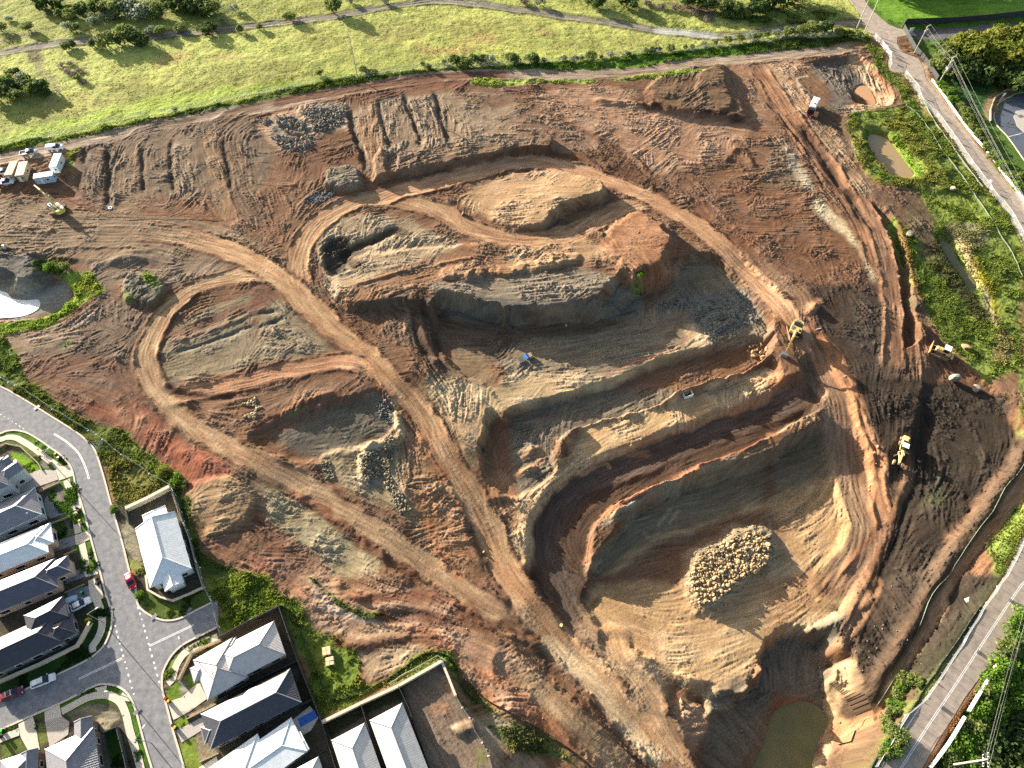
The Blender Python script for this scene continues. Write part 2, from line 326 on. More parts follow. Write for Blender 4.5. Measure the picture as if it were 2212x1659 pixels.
# mound in the north-east
raise_(T(3,[(1230,740),(1500,620),(1640,600),(1830,590),(1830,760),(1990,960),(1960,1010),(1700,1000),(1250,930)]), 2.6, 3, c=(128,96,68), rough=1.5)
raise_(T(3,[(1640,640),(1800,600),(1830,760),(1900,900),(1800,950),(1600,800)]), 1.0, 1.5, rough=1.2)
ridge(T(3,[(650,860),(1100,920),(1500,990),(1850,1020),(2080,1050)]), 1.3, 1.6, c=(92,64,48))
# stock pile above the loader / spoil heaps by the pond at left
raise_(T(5,[(1090,790),(1250,720),(1400,760),(1440,880),(1300,980),(1120,930)]), 2.0, 1.8, c=(132,122,104), rough=1.6)
raise_(T(5,[(-100,560),(170,560),(330,560),(420,740),(300,860),(60,880),(-100,800)]), 1.2, 2, c=(116,110,104), rough=1.6)
ridge(T(5,[(850,640),(1050,580),(1300,570)]), 1.4, 2.0, c=(120,104,90))
# bank between left loop and houses
ridge(T(9,[(1240,460),(1500,560),(1750,700),(1900,860)]), 1.0, 3.0, c=(138,80,56))
raise_(T(9,[(1640,940),(1900,830),(2160,900),(2200,1100),(1950,1300),(1750,1240)]), 1.2, 2, c=(176,138,98), rough=1.1)
# dark sunk floor inside left loop
plat(T(10,[(0,440,-2.4),(260,330,-3),(600,250,-3.3),(1040,110,-3.2),(1180,180,-3.6),(1180,380,-4.3),(860,520,-4.8),(560,620,-4.6),(400,660,-4),(150,590,-3)]), 2.6, rough=.6)
scarp(T(10,[(1700,330),(1200,250),(1180,400),(1000,520),(880,640),(930,830)]), .6, 3, .6, 3, w=.8)
# right side: sunk strip beside the scraper road
def band(L, R): return L+R[::-1]
plat([p+(z,) for p, z in zip(T(8,[(700,90),(860,250),(1000,340),(1080,620),(1130,860),(1140,1330)]), (-1.4,-2,-2.6,-3.4,-4,-4.6))]+[p+(z,) for p, z in zip(T(8,[(1235,1330),(1215,1000),(1190,700),(1090,330),(960,180),(780,60)]), (-4.6,-4,-3.4,-2.6,-2,-1.4))], .9, rough=.5)
raise_(T(8,[(1190,950),(1290,930),(1330,1010),(1240,1040)]), 2.0, 1.2, c=(110,90,62))
raise_(T(8,[(1240,1200),(1330,1180),(1330,1290),(1260,1280)]), 1.6, 1.2, c=(128,88,60))
plat(T(12,[(920,1150,-7.4),(1060,900,-6),(1130,640,-5),(1330,520,-4),(1420,0,-3),(1500,-200,-3),(2000,200,-3),(2150,500,-3.2),(2060,700,-3.6),(1700,1150,-4.6),(1400,1600,-5.6),(800,1600,-8.6)]), 3, rough=.8)
# ---- ponds
POND_N = T(4,[(890,1160),(1010,1190),(1080,1260),(1200,1420),(1255,1500),(1230,1540),(1120,1540),(990,1450),(900,1320),(860,1230)])
POND_S = T(16,[(60,1160),(200,1100),(320,1080),(440,1130),(520,1240),(500,1330),(430,1450),(380,1660),(350,1900),(-300,1900),(-150,1659),(-60,1480),(0,1300)])
PUDDLE = T(4,[(790,745),(860,750),(905,820),(930,890),(870,895),(800,830),(745,800)])
POND_W = T(5,[(-200,830),(40,860),(110,920),(230,935),(330,930),(345,985),(300,1030),(200,1070),(60,1085),(-200,1075)])
CREEK = T(8,[(1480,430),(1560,440),(1650,600),(1790,780),(1750,860),(1640,700),(1560,600)])
raise_(T(4,[(680,1000),(1100,1020),(1260,1200),(1500,1430),(1530,1620),(1300,1640),(950,1560),(780,1380),(700,1180)]), .8, 2.5)
plat([p+(-2.6,) for p in POND_N], 2.0, warp=.3, rough=.1)
plat(T(4,[(700,520,-1.4),(780,520,-1.6),(900,640,-2.2),(1000,780,-2.4),(1040,880,-1.6),(960,930,-2.2),(760,920,-2.6),(690,800,-2.8),(560,700,-2.4),(400,560,-1.4)]), 1.5, rough=1.0)
plat([p+(-2.7,) for p in PUDDLE], 1.0, warp=.3, rough=.1)
plat(T(5,[(-300,700,-2),(100,900,-3),(340,860,-2.8),(520,780,-2.2),(620,900,-2.4),(560,1010,-2.8),(380,1090,-3),(0,1140,-3),(-300,1100,-3)]), 2.5, rough=.5)
plat([p+(-3.7,) for p in CREEK], 2.0, rough=.3)
raise_(T(5,[(-100,560),(170,560),(310,560),(330,700),(290,820),(60,840),(-100,780)]), 2.0, 1.8, c=(112,108,104), rough=1.6)
H[:] += 0
# ------------------------------------------------------------------ soils; some floors and benches also carry painted sunlight and shade
for pts, c, k in [
 # north-west strips
 (T(1,[(740,1250),(1300,1130),(2212,1000),(2212,1659),(700,1659)])+[(420,500),(300,470),(180,400)], (128,104,84), .9),
 (T(1,[(1040,1300),(1220,1300),(1220,1659),(1040,1659)]), (160,128,98), .8),
 (T(1,[(1480,1200),(1600,1200),(1700,1659),(1480,1659)]), (158,130,104), .7),
 (T(1,[(1740,1190),(1950,1180),(2212,1659),(1850,1659)])+T(5,[(2000,100),(1900,200)]), (156,118,84), .8),
 (T(5,[(1000,20),(1180,20),(1180,190),(1000,190)]), (156,124,94), .7),
 (T(2,[(0,900),(700,800),(1000,740),(1300,680),(2212,640),(2212,720),(1500,760),(900,860),(300,980),(0,1050)]), (128,82,56), .9),
 (T(2,[(40,1040),(300,930),(780,900),(800,1130),(560,1180),(300,1300),(60,1180)]), (196,152,116), .95),
 (T(2,[(500,1180),(820,1130),(900,1400),(600,1500),(200,1480),(250,1350)]), (124,82,54), .9),
 (T(2,[(830,950),(1300,820),(1600,800),(2212,760),(2212,1180),(1700,1240),(1120,1320),(960,1400),(900,1200)]), (158,132,106), .9),
 (T(2,[(900,1000),(1060,960),(1100,1300),(980,1400)]), (176,130,92), .8),
 (T(2,[(1700,760),(2212,740),(2212,900),(1900,900)]), (138,98,72), .8),
 (T(3,[(0,760),(900,740),(1200,760),(1200,900),(600,830),(0,800)]), (124,80,56), .9),
 (T(3,[(230,790),(700,740),(1080,800),(1080,900),(1900,1060),(2100,1100),(1900,1250),(1700,1380),(1150,1500),(900,1250),(400,1000),(170,900)]), (178,130,98), .95),
 (T(3,[(350,1000),(700,1180),(1000,1350),(1250,1560),(1250,1659),(900,1600),(600,1400),(300,1250)]), (118,74,48), .85),
 (T(3,[(0,930),(200,930),(700,1200),(700,1300),(400,1320),(250,1160),(0,1120)]), (154,118,94), .8),
 (T(3,[(1830,580),(2212,480),(2212,1100),(2000,1000),(1950,900)]), (162,116,84), .9),
 (T(4,[(0,520),(350,560),(250,700),(330,830),(400,880),(330,1000),(200,1000),(0,700)]), (186,142,104), .9),
 (T(4,[(260,580),(360,590),(500,780),(530,900),(440,930),(350,800),(270,690)]), (138,98,66), .95),
 (T(4,[(370,560),(650,520),(850,650),(820,760),(730,800),(700,950),(540,960),(500,760),(380,640)]), (112,104,98), .9),
 (T(4,[(700,520),(780,500),(900,640),(1060,850),(1000,930),(700,960),(660,940),(900,900),(930,820),(850,720)]), (214,172,124), .95),
 (T(4,[(450,930),(700,980),(680,1100),(780,1400),(960,1659),(900,1659),(560,1140),(380,1060)]), (112,86,68), .8),
 (T(4,[(380,1060),(560,1140),(700,1400),(900,1659),(700,1659),(500,1350),(340,1120)]), (170,134,100), .8),
 (T(4,[(0,1230),(130,1260),(300,1500),(400,1659),(0,1659)]), (136,110,84), .7),
 (T(4,[(110,1240),(180,1260),(330,1500),(420,1659),(340,1659),(240,1500)]), (196,176,146), .8),
 # east field of brown scars
 (T(7,[(1500,0),(2212,0),(2212,900),(2212,1000),(2000,700),(1700,350)]), (142,92,62), .9),
 (T(8,[(0,0),(400,0),(700,300),(880,700),(820,950),(500,900),(200,800),(0,640)]), (134,88,58), .9),
 (T(8,[(300,850),(900,780),(960,1000),(930,1659),(600,1659),(430,1250),(340,1000)]), (82,64,54), .95),
 (T(8,[(620,1000),(900,900),(1150,1350),(1200,1659),(850,1659)]), (80,66,58), .9),
 (T(8,[(400,80),(470,60),(700,330),(900,660),(940,740),(890,760),(760,500),(500,250)]), (214,190,146), .9),
 (T(8,[(930,0),(1300,0),(1400,150),(1450,480),(1300,420),(1100,220),(960,180)]), (112,84,66), .9),
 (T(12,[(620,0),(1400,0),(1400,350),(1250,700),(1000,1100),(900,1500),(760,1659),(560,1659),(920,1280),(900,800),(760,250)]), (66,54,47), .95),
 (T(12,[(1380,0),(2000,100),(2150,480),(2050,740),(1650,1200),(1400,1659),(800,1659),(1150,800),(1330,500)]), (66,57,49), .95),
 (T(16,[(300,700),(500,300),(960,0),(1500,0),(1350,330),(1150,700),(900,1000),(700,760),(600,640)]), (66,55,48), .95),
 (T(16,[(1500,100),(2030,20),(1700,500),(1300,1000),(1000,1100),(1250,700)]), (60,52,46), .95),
 (T(16,[(560,1440),(900,1200),(1080,960),(1250,900),(1050,1300),(800,1659),(560,1659)]), (108,76,56), .9),
 # inner terraces
 (T(6,[(600,250),(1150,200),(1500,330),(1800,450),(1500,560),(1100,700),(700,900),(560,600)]), (178,152,118), .9),
 (T(6,[(780,820),(1350,680),(1700,620),(2212,560),(2212,760),(1600,760),(1400,900),(900,950)]), (158,112,78), .85),
 (T(7,[(0,450),(600,380),(800,560),(300,640),(0,700)]), (190,146,102), .85),
 (T(6,[(1560,800),(2212,740),(2212,940),(1600,940)]), (152,136,116), .9),
 (T(7,[(0,720),(600,680),(900,800),(800,880),(400,940),(0,940)]), (152,136,116), .9),
 (T(6,[(1600,940),(2212,930),(2212,1160),(1900,1160),(1600,1080)]), (122,118,110), .9),
 (T(7,[(0,940),(700,900),(1100,860),(1100,1040),(500,1200),(0,1160)]), (122,118,110), .9),
 (T(6,[(880,1000),(1100,900),(1350,900),(1650,1050),(1600,1400),(1300,1300),(1100,1180),(900,1080)]), (116,92,74), .85),
 (T(6,[(1230,1130),(1340,1000),(1340,1100),(1260,1240)]), (184,130,90), .8),
 (T(7,[(0,1160),(900,1100),(1100,1040),(1300,900),(1500,620),(1800,640),(2080,780),(2170,1020),(2150,1290),(1500,1390),(850,1630),(0,1640)]), (148,128,102), .95),
 (T(6,[(1650,1180),(2212,1150),(2212,1400),(1750,1480)]), (110,92,76), .9),
 (T(7,[(0,1150),(900,1110),(700,1200),(0,1320)]), (112,88,68), .9),
 (T(6,[(1650,1440),(1900,1380),(2100,1659),(1500,1659)]), (150,122,88), .8),
 (T(7,[(0,1590),(560,1560),(600,1640),(1450,1370),(1700,1300),(1690,1180),(1500,1150),(1420,1380),(1100,1510),(840,1659),(0,1659)]), (222,182,130), .9),  # lit edge of the terrace floor, sunlight painted as a brighter colour
 (T(11,[(0,0),(850,0),(250,190),(0,230)])+T(10,[(1900,300),(1550,200),(1400,0)]), (210,176,126), .95),  # lit west part of that bench, its brightness painted in
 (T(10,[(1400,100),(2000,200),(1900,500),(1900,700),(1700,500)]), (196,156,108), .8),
 (T(11,[(30,280),(850,40),(1500,60),(1200,190),(480,420),(330,560),(330,820),(80,980),(0,700)]), (130,116,98), .95),  # lower floor in shade, the grey of the shade painted in
 (T(11,[(0,1000),(340,820),(640,400),(1200,200),(1600,80),(2212,-100),(2212,150),(1700,330),(1150,620),(600,780),(300,1100),(150,1600),(-200,1500)]), (218,170,114), .95),  # broad bench, golden sunlight painted into its colour
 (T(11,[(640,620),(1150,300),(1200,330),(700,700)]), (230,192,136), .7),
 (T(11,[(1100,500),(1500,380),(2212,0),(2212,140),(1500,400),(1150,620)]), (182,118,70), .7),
 (T(12,[(0,0),(260,0),(230,120),(0,180)]), (188,112,62), .8),
 (T(10,[(1900,900),(2212,800),(2212,1659),(2100,1500)]), (176,124,82), .8),
 # ramp, bench, floor
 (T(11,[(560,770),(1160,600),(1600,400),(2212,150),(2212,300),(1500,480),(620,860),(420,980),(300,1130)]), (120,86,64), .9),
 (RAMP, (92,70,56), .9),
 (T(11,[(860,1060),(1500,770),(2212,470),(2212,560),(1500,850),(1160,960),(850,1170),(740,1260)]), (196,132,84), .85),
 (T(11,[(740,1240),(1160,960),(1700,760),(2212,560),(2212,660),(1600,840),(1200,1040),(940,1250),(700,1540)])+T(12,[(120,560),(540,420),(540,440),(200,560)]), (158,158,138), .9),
 (T(11,[(700,1659),(950,1260),(1600,880),(2212,700),(2212,1659)])+T(12,[(0,1659),(0,640),(480,470),(600,900),(0,1000)]), (150,128,98), .85),  # pit floor, duller colour paints the shaded part
 (T(11,[(1000,1500),(1700,1200),(2212,1100),(2212,1659),(700,1659)])+T(12,[(0,1000),(640,760),(860,800),(920,1250),(640,1659),(0,1659)])+T(16,[(0,0),(450,180),(600,300),(0,640)])+T(15,[(2212,600),(1900,1000),(1640,980),(1330,870),(900,640),(620,380),(720,50)]), (198,152,98), .92),  # same floor beyond the shadow edge, painted brighter as sunlit
 (T(15,[(2212,200),(2212,620),(1700,980),(1200,760),(1200,500),(1700,560)]), (210,170,118), .6),
 (T(16,[(0,0),(500,0),(400,200),(0,500)]), (176,126,82), .6),
 (T(12,[(0,1240),(160,1400),(300,1659),(0,1659)]), (206,172,128), .7),
 (T(12,[(560,100),(760,300),(760,560),(640,760),(480,560),(520,300)]), (138,118,108), .85),
 (T(16,[(600,200),(760,90),(700,260),(300,520),(90,560),(300,430)]), (200,172,124), .8),
 (T(15,[(1900,880),(2060,900),(2212,700),(2212,1659),(1640,1659),(1700,1300),(1680,1060)]), (126,116,100), .9),
 (T(16,[(0,640),(300,520),(480,400),(700,250),(760,420),(560,640),(560,1200),(300,1000),(0,1000)]), (118,112,100), .9),
 (T(16,[(560,840),(690,750),(770,930),(750,1130),(520,1440),(380,1659),(350,1900),(450,1400),(540,1200),(540,1000)]), (224,188,134), .95),
 (T(16,[(740,800),(860,960),(860,1050),(760,1180)]), (128,118,100), .8),
 # between the roads at lower left
 (T(10,[(0,700),(250,850),(620,1060),(640,1200),(1100,1500),(1000,1659),(700,1659),(300,1350),(100,1100)]), (176,158,118), .85),
 (T(10,[(250,300),(1050,110),(1190,200),(1180,400),(860,520),(500,640),(200,520)]), (116,110,98), .9),
 (T(10,[(560,640),(900,520),(1250,560),(1500,700),(1400,1000),(1500,1300),(1000,1000),(700,850)]), (172,150,112), .85),
 (T(10,[(1250,420),(1450,460),(1700,800),(1850,1150),(1900,1500),(1750,1640),(1500,1350),(1250,950),(1300,700)]), (176,120,76), .8),
 (T(10,[(0,0),(1000,0),(700,200),(300,390),(0,400)]), (132,92,68), .85),
 (T(5,[(1400,1659),(1450,1250),(1700,1050),(2212,880),(2212,1500)])+T(6,[(0,850),(300,900),(600,1200),(650,1400),(0,1500)]), (150,132,104), .9),
 (T(5,[(1480,1230),(1750,1080),(2212,920),(2212,1000),(1800,1180),(1480,1290)]), (134,80,58), .8),
 (T(6,[(0,800),(200,850),(100,980),(0,1000)]), (130,74,54), .8),
 (T(10,[(0,0),(700,0),(500,100),(0,200)]), (150,112,84), .7),
 # left
 (T(5,[(0,100),(400,60),(900,250),(1700,260),(2212,420),(2212,600),(1500,550),(800,560),(0,520)]), (150,122,92), .85),
 (T(5,[(1250,330),(1650,320),(1600,460),(1250,430)]), (104,100,92), .6),
 (T(5,[(850,560),(1400,540),(2212,640),(1800,760),(1500,830),(1400,780),(1200,700),(900,800)]), (146,122,102), .85),
 (T(5,[(870,850),(1080,900),(1300,1000),(1250,1200),(1100,1659),(700,1659),(300,1500),(100,1350),(600,1200),(820,1000)]), (126,104,88), .85),
 (T(5,[(-100,800),(350,800),(540,770),(610,900),(540,1010),(350,1080),(-100,1130)]), (166,160,148), .95),
 (T(5,[(0,1240),(300,1200),(600,1120),(800,1000),(830,1100),(500,1300),(100,1340)]), (178,148,122), .8),
 (T(5,[(150,1480),(700,1400),(1100,1450),(1200,1659),(400,1659)])+T(9,[(300,0),(1100,0),(1300,300),(1100,420),(700,250)]), (134,92,70), .85),
 (T(9,[(700,180),(1300,200),(1500,450),(1900,600),(2000,760),(1650,960),(1500,760),(1150,430)]), (160,84,54), .9),
 (T(9,[(900,200),(1250,230),(1350,350),(1150,420)]), (178,126,92), .6),
 (T(9,[(1900,600),(2212,700),(2212,860),(2050,780)]), (112,92,76), .8),
 (T(9,[(1640,960),(1900,830),(2160,900),(2200,1120),(1950,1330),(1750,1260)]), (182,144,102), .9),
 (T(9,[(1850,1380),(2212,1200),(2212,1659),(2100,1659),(1900,1480)])+T(10,[(0,1200),(400,1400),(700,1659),(0,1659)]), (156,104,78), .85),
 (T(10,[(0,1480),(130,1580),(150,1659),(0,1659)])+T(9,[(2080,1400),(2212,1500),(2212,1600)]), (172,96,66), .8),
 (T(14,[(350,20),(800,20),(1500,250),(1750,420),(2100,600),(2212,800),(2212,1150),(1900,950),(1600,620),(1200,560),(700,540),(300,250)]), (186,138,104), .9),
 (T(14,[(300,60),(460,130),(420,200),(300,130)]), (174,104,70), .7),
 (T(14,[(480,110),(620,200),(900,330),(1060,390),(1040,430),(850,380),(560,240)]), (206,188,174), .75),
 (T(14,[(1300,460),(1550,470),(1720,570),(1680,700),(1500,590),(1290,560)]), (184,98,56), .85),
 (T(14,[(800,500),(1300,490),(1350,540),(900,580)]), (224,188,146), .8),
 (T(14,[(1080,350),(1560,370),(1680,420),(1560,430),(1100,400)]), (108,64,48), .8),
 (T(14,[(1700,700),(2212,950),(2212,1190),(1980,1060),(1840,920)])+T(15,[(0,950),(300,1200),(560,1450),(700,1659),(480,1490),(200,1290),(0,1190)]), (178,106,66), .85),
 (T(14,[(1500,0),(2212,0),(2212,400),(1900,300)]), (168,108,72), .6),
 (T(15,[(0,620),(300,900),(650,1200),(1000,1659),(700,1659),(300,1200),(0,850)]), (176,132,92), .7),
 (T(15,[(500,640),(700,420),(1200,450),(1300,800),(1320,1100),(1420,1400),(1600,1659),(1250,1600),(900,1200)]), (196,146,98), .8),
 (T(14,[(880,640),(1350,600),(1420,700),(1100,900),(930,950),(900,800)]), (176,148,116), .85),
 (T(14,[(1270,960),(1600,760),(1720,1030),(1860,1200),(2040,1600),(2050,1700),(1500,1700)]), (140,116,98), .95),
 (T(14,[(1480,1130),(1640,1080),(1700,1180),(1520,1200)]), (176,120,84), .6),
 (T(14,[(1900,1200),(2212,1250),(2212,1420),(2000,1380)]), (172,166,156), .8),
 (T(14,[(1950,1420),(2212,1420),(2212,1700),(2060,1700)])+T(15,[(0,1500),(150,1560),(300,1700),(0,1700)]), (190,156,120), .8),
 (T(13,[(1100,200),(1290,0),(1350,-100),(1280,130),(1480,220)]), (150,140,90), .5),
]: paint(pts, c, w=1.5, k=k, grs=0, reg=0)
# grey rubbly patches and broken rock
for pts in [T(10,[(880,640),(1050,520),(1150,560),(1120,900),(960,880),(900,760)]), T(10,[(1000,100),(1180,180),(1180,300),(1050,260)]), T(2,[(160,1000),(420,1040),(500,1250),(300,1300),(140,1200)]), T(7,[(1500,900),(2050,850),(2150,1100),(1700,1250),(1550,1100)]), T(2,[(560,900),(780,920),(760,1090),(520,1140),(460,1030)])]:
    paint(pts, (138,134,124), w=1.5, k=.8, rough=1.7)
paint(T(6,[(600,420),(760,400),(800,520),(760,700),(620,680),(580,560)]), (88,80,68), w=1, rough=2.2)
raise_(T(6,[(620,430),(800,420),(810,520),(700,700),(620,660)]), -1.2, 1.4)
# ---- weeds and green ground inside the works
for pts, c, k in [
 (T(5,[(500,740),(640,700),(800,680),(860,760),(860,880),(780,960),(500,1120),(240,1210),(-60,1230),(-60,1160),(250,1110),(500,1010),(640,920),(620,800)]), (140,170,52), .95),
 (T(5,[(700,720),(800,700),(850,880),(760,930),(720,820)]), (150,152,66), .6),
 (T(5,[(360,590),(560,600),(560,700),(380,700),(260,700)]), (92,118,48), .8),
 (T(5,[(1240,690),(1380,740),(1400,820),(1320,820),(1250,760)]), (132,158,52), .85),
 (T(5,[(1070,840),(1140,900),(1130,960),(1070,920)]), (122,150,52), .7),
 (T(5,[(1340,1000),(1450,900),(1380,880),(1300,1050)]), (120,130,56), .6),
 (T(5,[(480,1320),(600,1250),(620,1270),(540,1350)]), (104,138,58), .8),
 (T(5,[(-60,1290),(100,1270),(130,1450),(260,1659),(-60,1659)]), (104,130,48), .95),
 (T(9,[(20,0),(300,0),(560,200),(900,350),(1130,430),(1150,500),(1400,680),(1600,830),(1620,900),(1560,930),(1480,900),(1100,1080),(980,1040),(860,680),(740,480),(450,280)]), (106,122,52), .98),
 (T(9,[(900,640),(1200,700),(1400,840),(1100,1060),(960,1000),(900,800)]), (138,134,70), .7),
 (T(9,[(1030,440),(1150,520),(1400,700),(1420,800),(1200,680),(1000,520)]), (132,150,58), .6),
 (T(9,[(980,1040),(1110,1080),(1130,1300),(1250,1620),(1130,1640),(1050,1350)]), (148,152,92), .8),
 (T(9,[(1500,930),(1640,980),(1680,1200),(1850,1500),(2100,1640),(1740,1650),(1640,1280)]), (78,104,44), .95),
 (T(13,[(1180,130),(1280,130),(1480,225),(1760,110),(1830,220),(1560,350),(1450,380),(1300,350),(1200,250)]), (112,124,52), .98),
 (T(13,[(1750,0),(2300,0),(2300,330),(1920,520),(1880,300),(1800,130)]), (128,148,50), .98),
 (T(14,[(-60,0),(100,100),(260,180),(520,430),(720,560),(860,640),(900,700),(900,860),(960,950),(1250,810),(1400,690),(1500,650),(1650,650),(1720,760),(1800,900),(1660,820),(1610,740),(1240,940),(640,1220),(560,1260),(210,280),(-60,420)]), (112,134,50), .98),
 (T(14,[(1660,880),(1800,900),(1980,1080),(2212,1220),(2212,1260),(1880,1200),(1760,1080)])+T(15,[(0,1210),(250,1370),(600,1620),(500,1659),(0,1480)]), (104,116,60), .9),
 (T(14,[(450,30),(700,160),(960,310),(1120,350),(1000,380),(800,300),(560,130)]), (90,124,56), .9),
 (T(10,[(280,220),(420,190),(440,230),(300,270)]), (120,132,80), .6),
 (T(7,[(1030,800),(1130,810),(1150,900),(1080,900)]), (110,136,60), .8),
 (T(2,[(1870,690),(2212,665),(2212,740),(1930,745)])+[], (168,186,84), .95),
 (T(3,[(-10,690),(380,665),(700,690),(600,715),(0,722)]), (168,186,84), .95),
 (T(3,[(860,665),(1230,640),(1620,598),(1630,618),(1300,660),(1250,682),(900,694)]), (160,182,84), .95),
 (T(1,[(580,1280),(720,1260),(660,1330),(640,1480),(590,1450)]), (140,160,72), .9),
 (T(4,[(690,1040),(900,1060),(1050,1040),(1060,950),(1200,980),(1340,1180),(1500,1420),(1540,1620),(1300,1650),(950,1570),(780,1400),(690,1180)]), (142,148,70), .9),
 (T(4,[(1060,1140),(1150,1200),(1330,1450),(1290,1540),(1250,1480),(1080,1250)]), (120,158,46), .8),
 (T(4,[(820,1140),(880,1160),(860,1250),(1000,1480),(1120,1550),(1000,1540),(850,1350)]), (84,118,42), .8),
 (T(4,[(900,480),(1000,450),(1040,600),(1200,640),(1280,800),(1240,850),(1100,700),(960,600)]), (132,142,66), .9),
 (T(8,[(1330,0),(1700,0),(1860,300),(1700,270),(1520,230),(1400,160)]), (130,148,60), .9),
 (T(8,[(1090,310),(1340,470),(1400,640),(1700,1000),(1900,1180),(1850,1300),(1700,1300),(1480,1100),(1330,930),(1180,520)]), (124,142,62), .9),
 (T(8,[(1640,450),(1720,460),(1900,800),(2000,1100),(1930,1140),(1800,820),(1700,640)]), (206,186,146), .95),
 (T(8,[(1760,580),(1830,620),(1980,900),(2010,1100),(1960,1080),(1830,780)]), (168,166,44), .9),
 (T(8,[(1530,280),(1750,260),(1900,360),(1850,480),(1700,470),(1580,400)]), (170,160,130), .7),
 (T(8,[(1300,500),(1500,420),(1640,650),(1850,1000),(1900,1150),(1750,1050),(1450,700)]), (96,88,70), .7),
 (T(8,[(1940,1300),(2060,1200),(2130,1400),(2000,1500)]), (176,160,116), .7),
]: paint(pts, c, w=1.0, k=k, rough=1.3, grs=.8, reg=3, brk=0)
for pts in [T(12,[(1330,950),(1500,880),(1480,1000),(1330,1060)]), T(12,[(1350,760),(1450,770),(1440,820)]), T(16,[(1160,320),(1230,250),(1180,380)]), T(16,[(1040,450),(1110,470),(1100,540)]), T(9,[(1040,150),(1110,160),(1080,220),(1030,210)])]:
    paint(pts, (88,100,54), w=1.4, k=.4, grs=.3, brk=.1)
# ---- graded dirt along the north fence
haul([(-260,385),(0,343),(100,325),(200,302),(300,282),(400,262),(480,246),(560,233),(640,217),(720,202),(800,186),(880,173),(990,161),(1106,159),(1213,161),(1356,156),(1450,144),(1560,132),(1659,122),(1760,112),(1850,104)], 6.0, (182,160,140), (160,132,110), rough=.2, berm=.1, reg=2)
haul(T(2,[(100,900),(500,830),(900,760),(1300,700),(1800,650),(2212,640)]), 5, (132,84,58), (118,72,50), rough=.3, berm=.15, reg=2, k=.9)
haul(T(2,[(-400,1100),(-150,960),(100,900)]), 5, (132,96,72), (112,80,60), rough=.4, berm=.15, reg=2, k=.8)
# hauling loop around the rubble
haul(T(1,[(2212,980),(2060,1060),(1960,1180),(1990,1350),(2100,1659)])+T(6,[(-60,120),(60,300)]), 7, (134,104,80), (108,82,62), rough=.7, berm=.2, k=.8)
haul(T(1,[(1700,1060),(1300,1120),(1120,1250),(1080,1450),(1060,1659)]), 6, (140,112,88), (112,88,70), rough=.6, berm=.2, k=.7)
# main haul road and its branches
MAIN = [(-80,480),(60,492),(180,495),(300,500),(400,512),(480,535),(550,568),(600,600),(650,645),(700,690),(760,740),(815,790),(860,840),(905,890),(945,950),(985,1015),(1025,1085),(1055,1150),(1085,1215),(1120,1280),(1165,1335),(1230,1400),(1290,1465),(1350,1535),(1410,1600),(1480,1690)]
haul([(-80,440),(40,465),(160,478),(280,480),(400,495),(480,520)], 9, (156,128,98), (134,108,84), rough=.5, berm=0, k=.8, reg=0)
haul([(-80,520),(100,515),(240,510),(380,520),(500,548),(580,588)], 8, (150,122,94), (126,102,80), rough=.5, berm=.2, k=.8, reg=2)
haul([(600,598),(530,592),(450,610),(392,640),(350,685),(322,740),(318,790),(340,842),(380,888),(440,932),(510,973),(580,1008),(640,1045),(705,1083),(770,1122),(840,1166),(900,1204),(960,1245),(1020,1287),(1090,1330),(1150,1365)], 5.6, (200,160,116), (172,128,92), rough=.22, berm=.45, bc=(124,84,58), streak=.45)
haul([(650,625),(645,570),(662,515),(700,470),(755,438),(820,428),(885,436),(950,458),(1010,490),(1080,512),(1150,516),(1225,503),(1290,475),(1345,447),(1400,436)], 6.4, (198,154,110), (176,124,84), rough=.22, berm=.4, bc=(134,94,64), streak=.4)
haul([(818,432),(860,415),(930,398),(1000,378),(1070,362),(1130,352),(1190,356),(1260,372),(1330,396),(1395,424),(1460,458),(1525,504),(1585,556),(1638,608),(1688,662),(1726,715),(1750,770)], 6.4, (214,160,116), (192,136,94), rough=.16, berm=.4, bc=(126,82,54), streak=.3)
haul([(1745,720),(1785,775),(1822,850),(1855,925),(1878,1010),(1892,1090),(1890,1140)], 5.0, (184,128,86), (160,104,70), rough=.3, berm=.45, bc=(196,128,78), streak=.3)
haul([(1765,800),(1790,860),(1815,920),(1830,1000),(1850,1080),(1868,1130),(1850,1200),(1790,1270)], 7, (170,130,98), (148,112,86), rough=.25, berm=0, k=.8, reg=2)
haul([(1640,560),(1690,610),(1735,640),(1735,700)], 5, (178,134,98), (160,116,84), rough=.3, berm=0, k=.6)
haul(MAIN[3:], 6.6, (204,158,112), (184,130,86), rough=.18, berm=.4, bc=(122,80,54), streak=.45, fade=38)
haul([(378,852),(450,842),(520,828),(600,806),(680,790),(740,782),(790,790)], 5.0, (204,146,104), (180,118,80), rough=.25, berm=.3, bc=(120,76,52), streak=.4)
haul([(1230,1250),(1200,1240),(1180,1190),(1190,1130),(1225,1075),(1300,1030),(1400,990),(1500,952),(1600,912),(1680,880),(1740,845)], 6.5, (104,84,78), (92,72,66), rough=.2, berm=.15, streak=.3, k=.9)
haul([(1200,1210),(1215,1270),(1235,1330),(1290,1390),(1360,1450)], 5, (112,98,90), (104,86,76), rough=.2, berm=0, k=.5, reg=None)
haul([(1640,150),(1690,230),(1740,300),(1780,350),(1820,410),(1855,460),(1880,520),(1898,570)], 6.5, (176,120,80), (156,102,68), rough=.3, berm=.45, bc=(132,90,62), streak=.5)
haul([(1700,250),(1760,330),(1810,395)], 2.2, (104,74,56), None, rough=.4, berm=0, k=.8, reg=None)
haul([(1860,430),(1895,500),(1918,570),(1928,640),(1930,720),(1928,800)], 4.6, (160,114,82), (136,94,68), rough=.35, berm=.5, bc=(150,104,72), streak=.5)
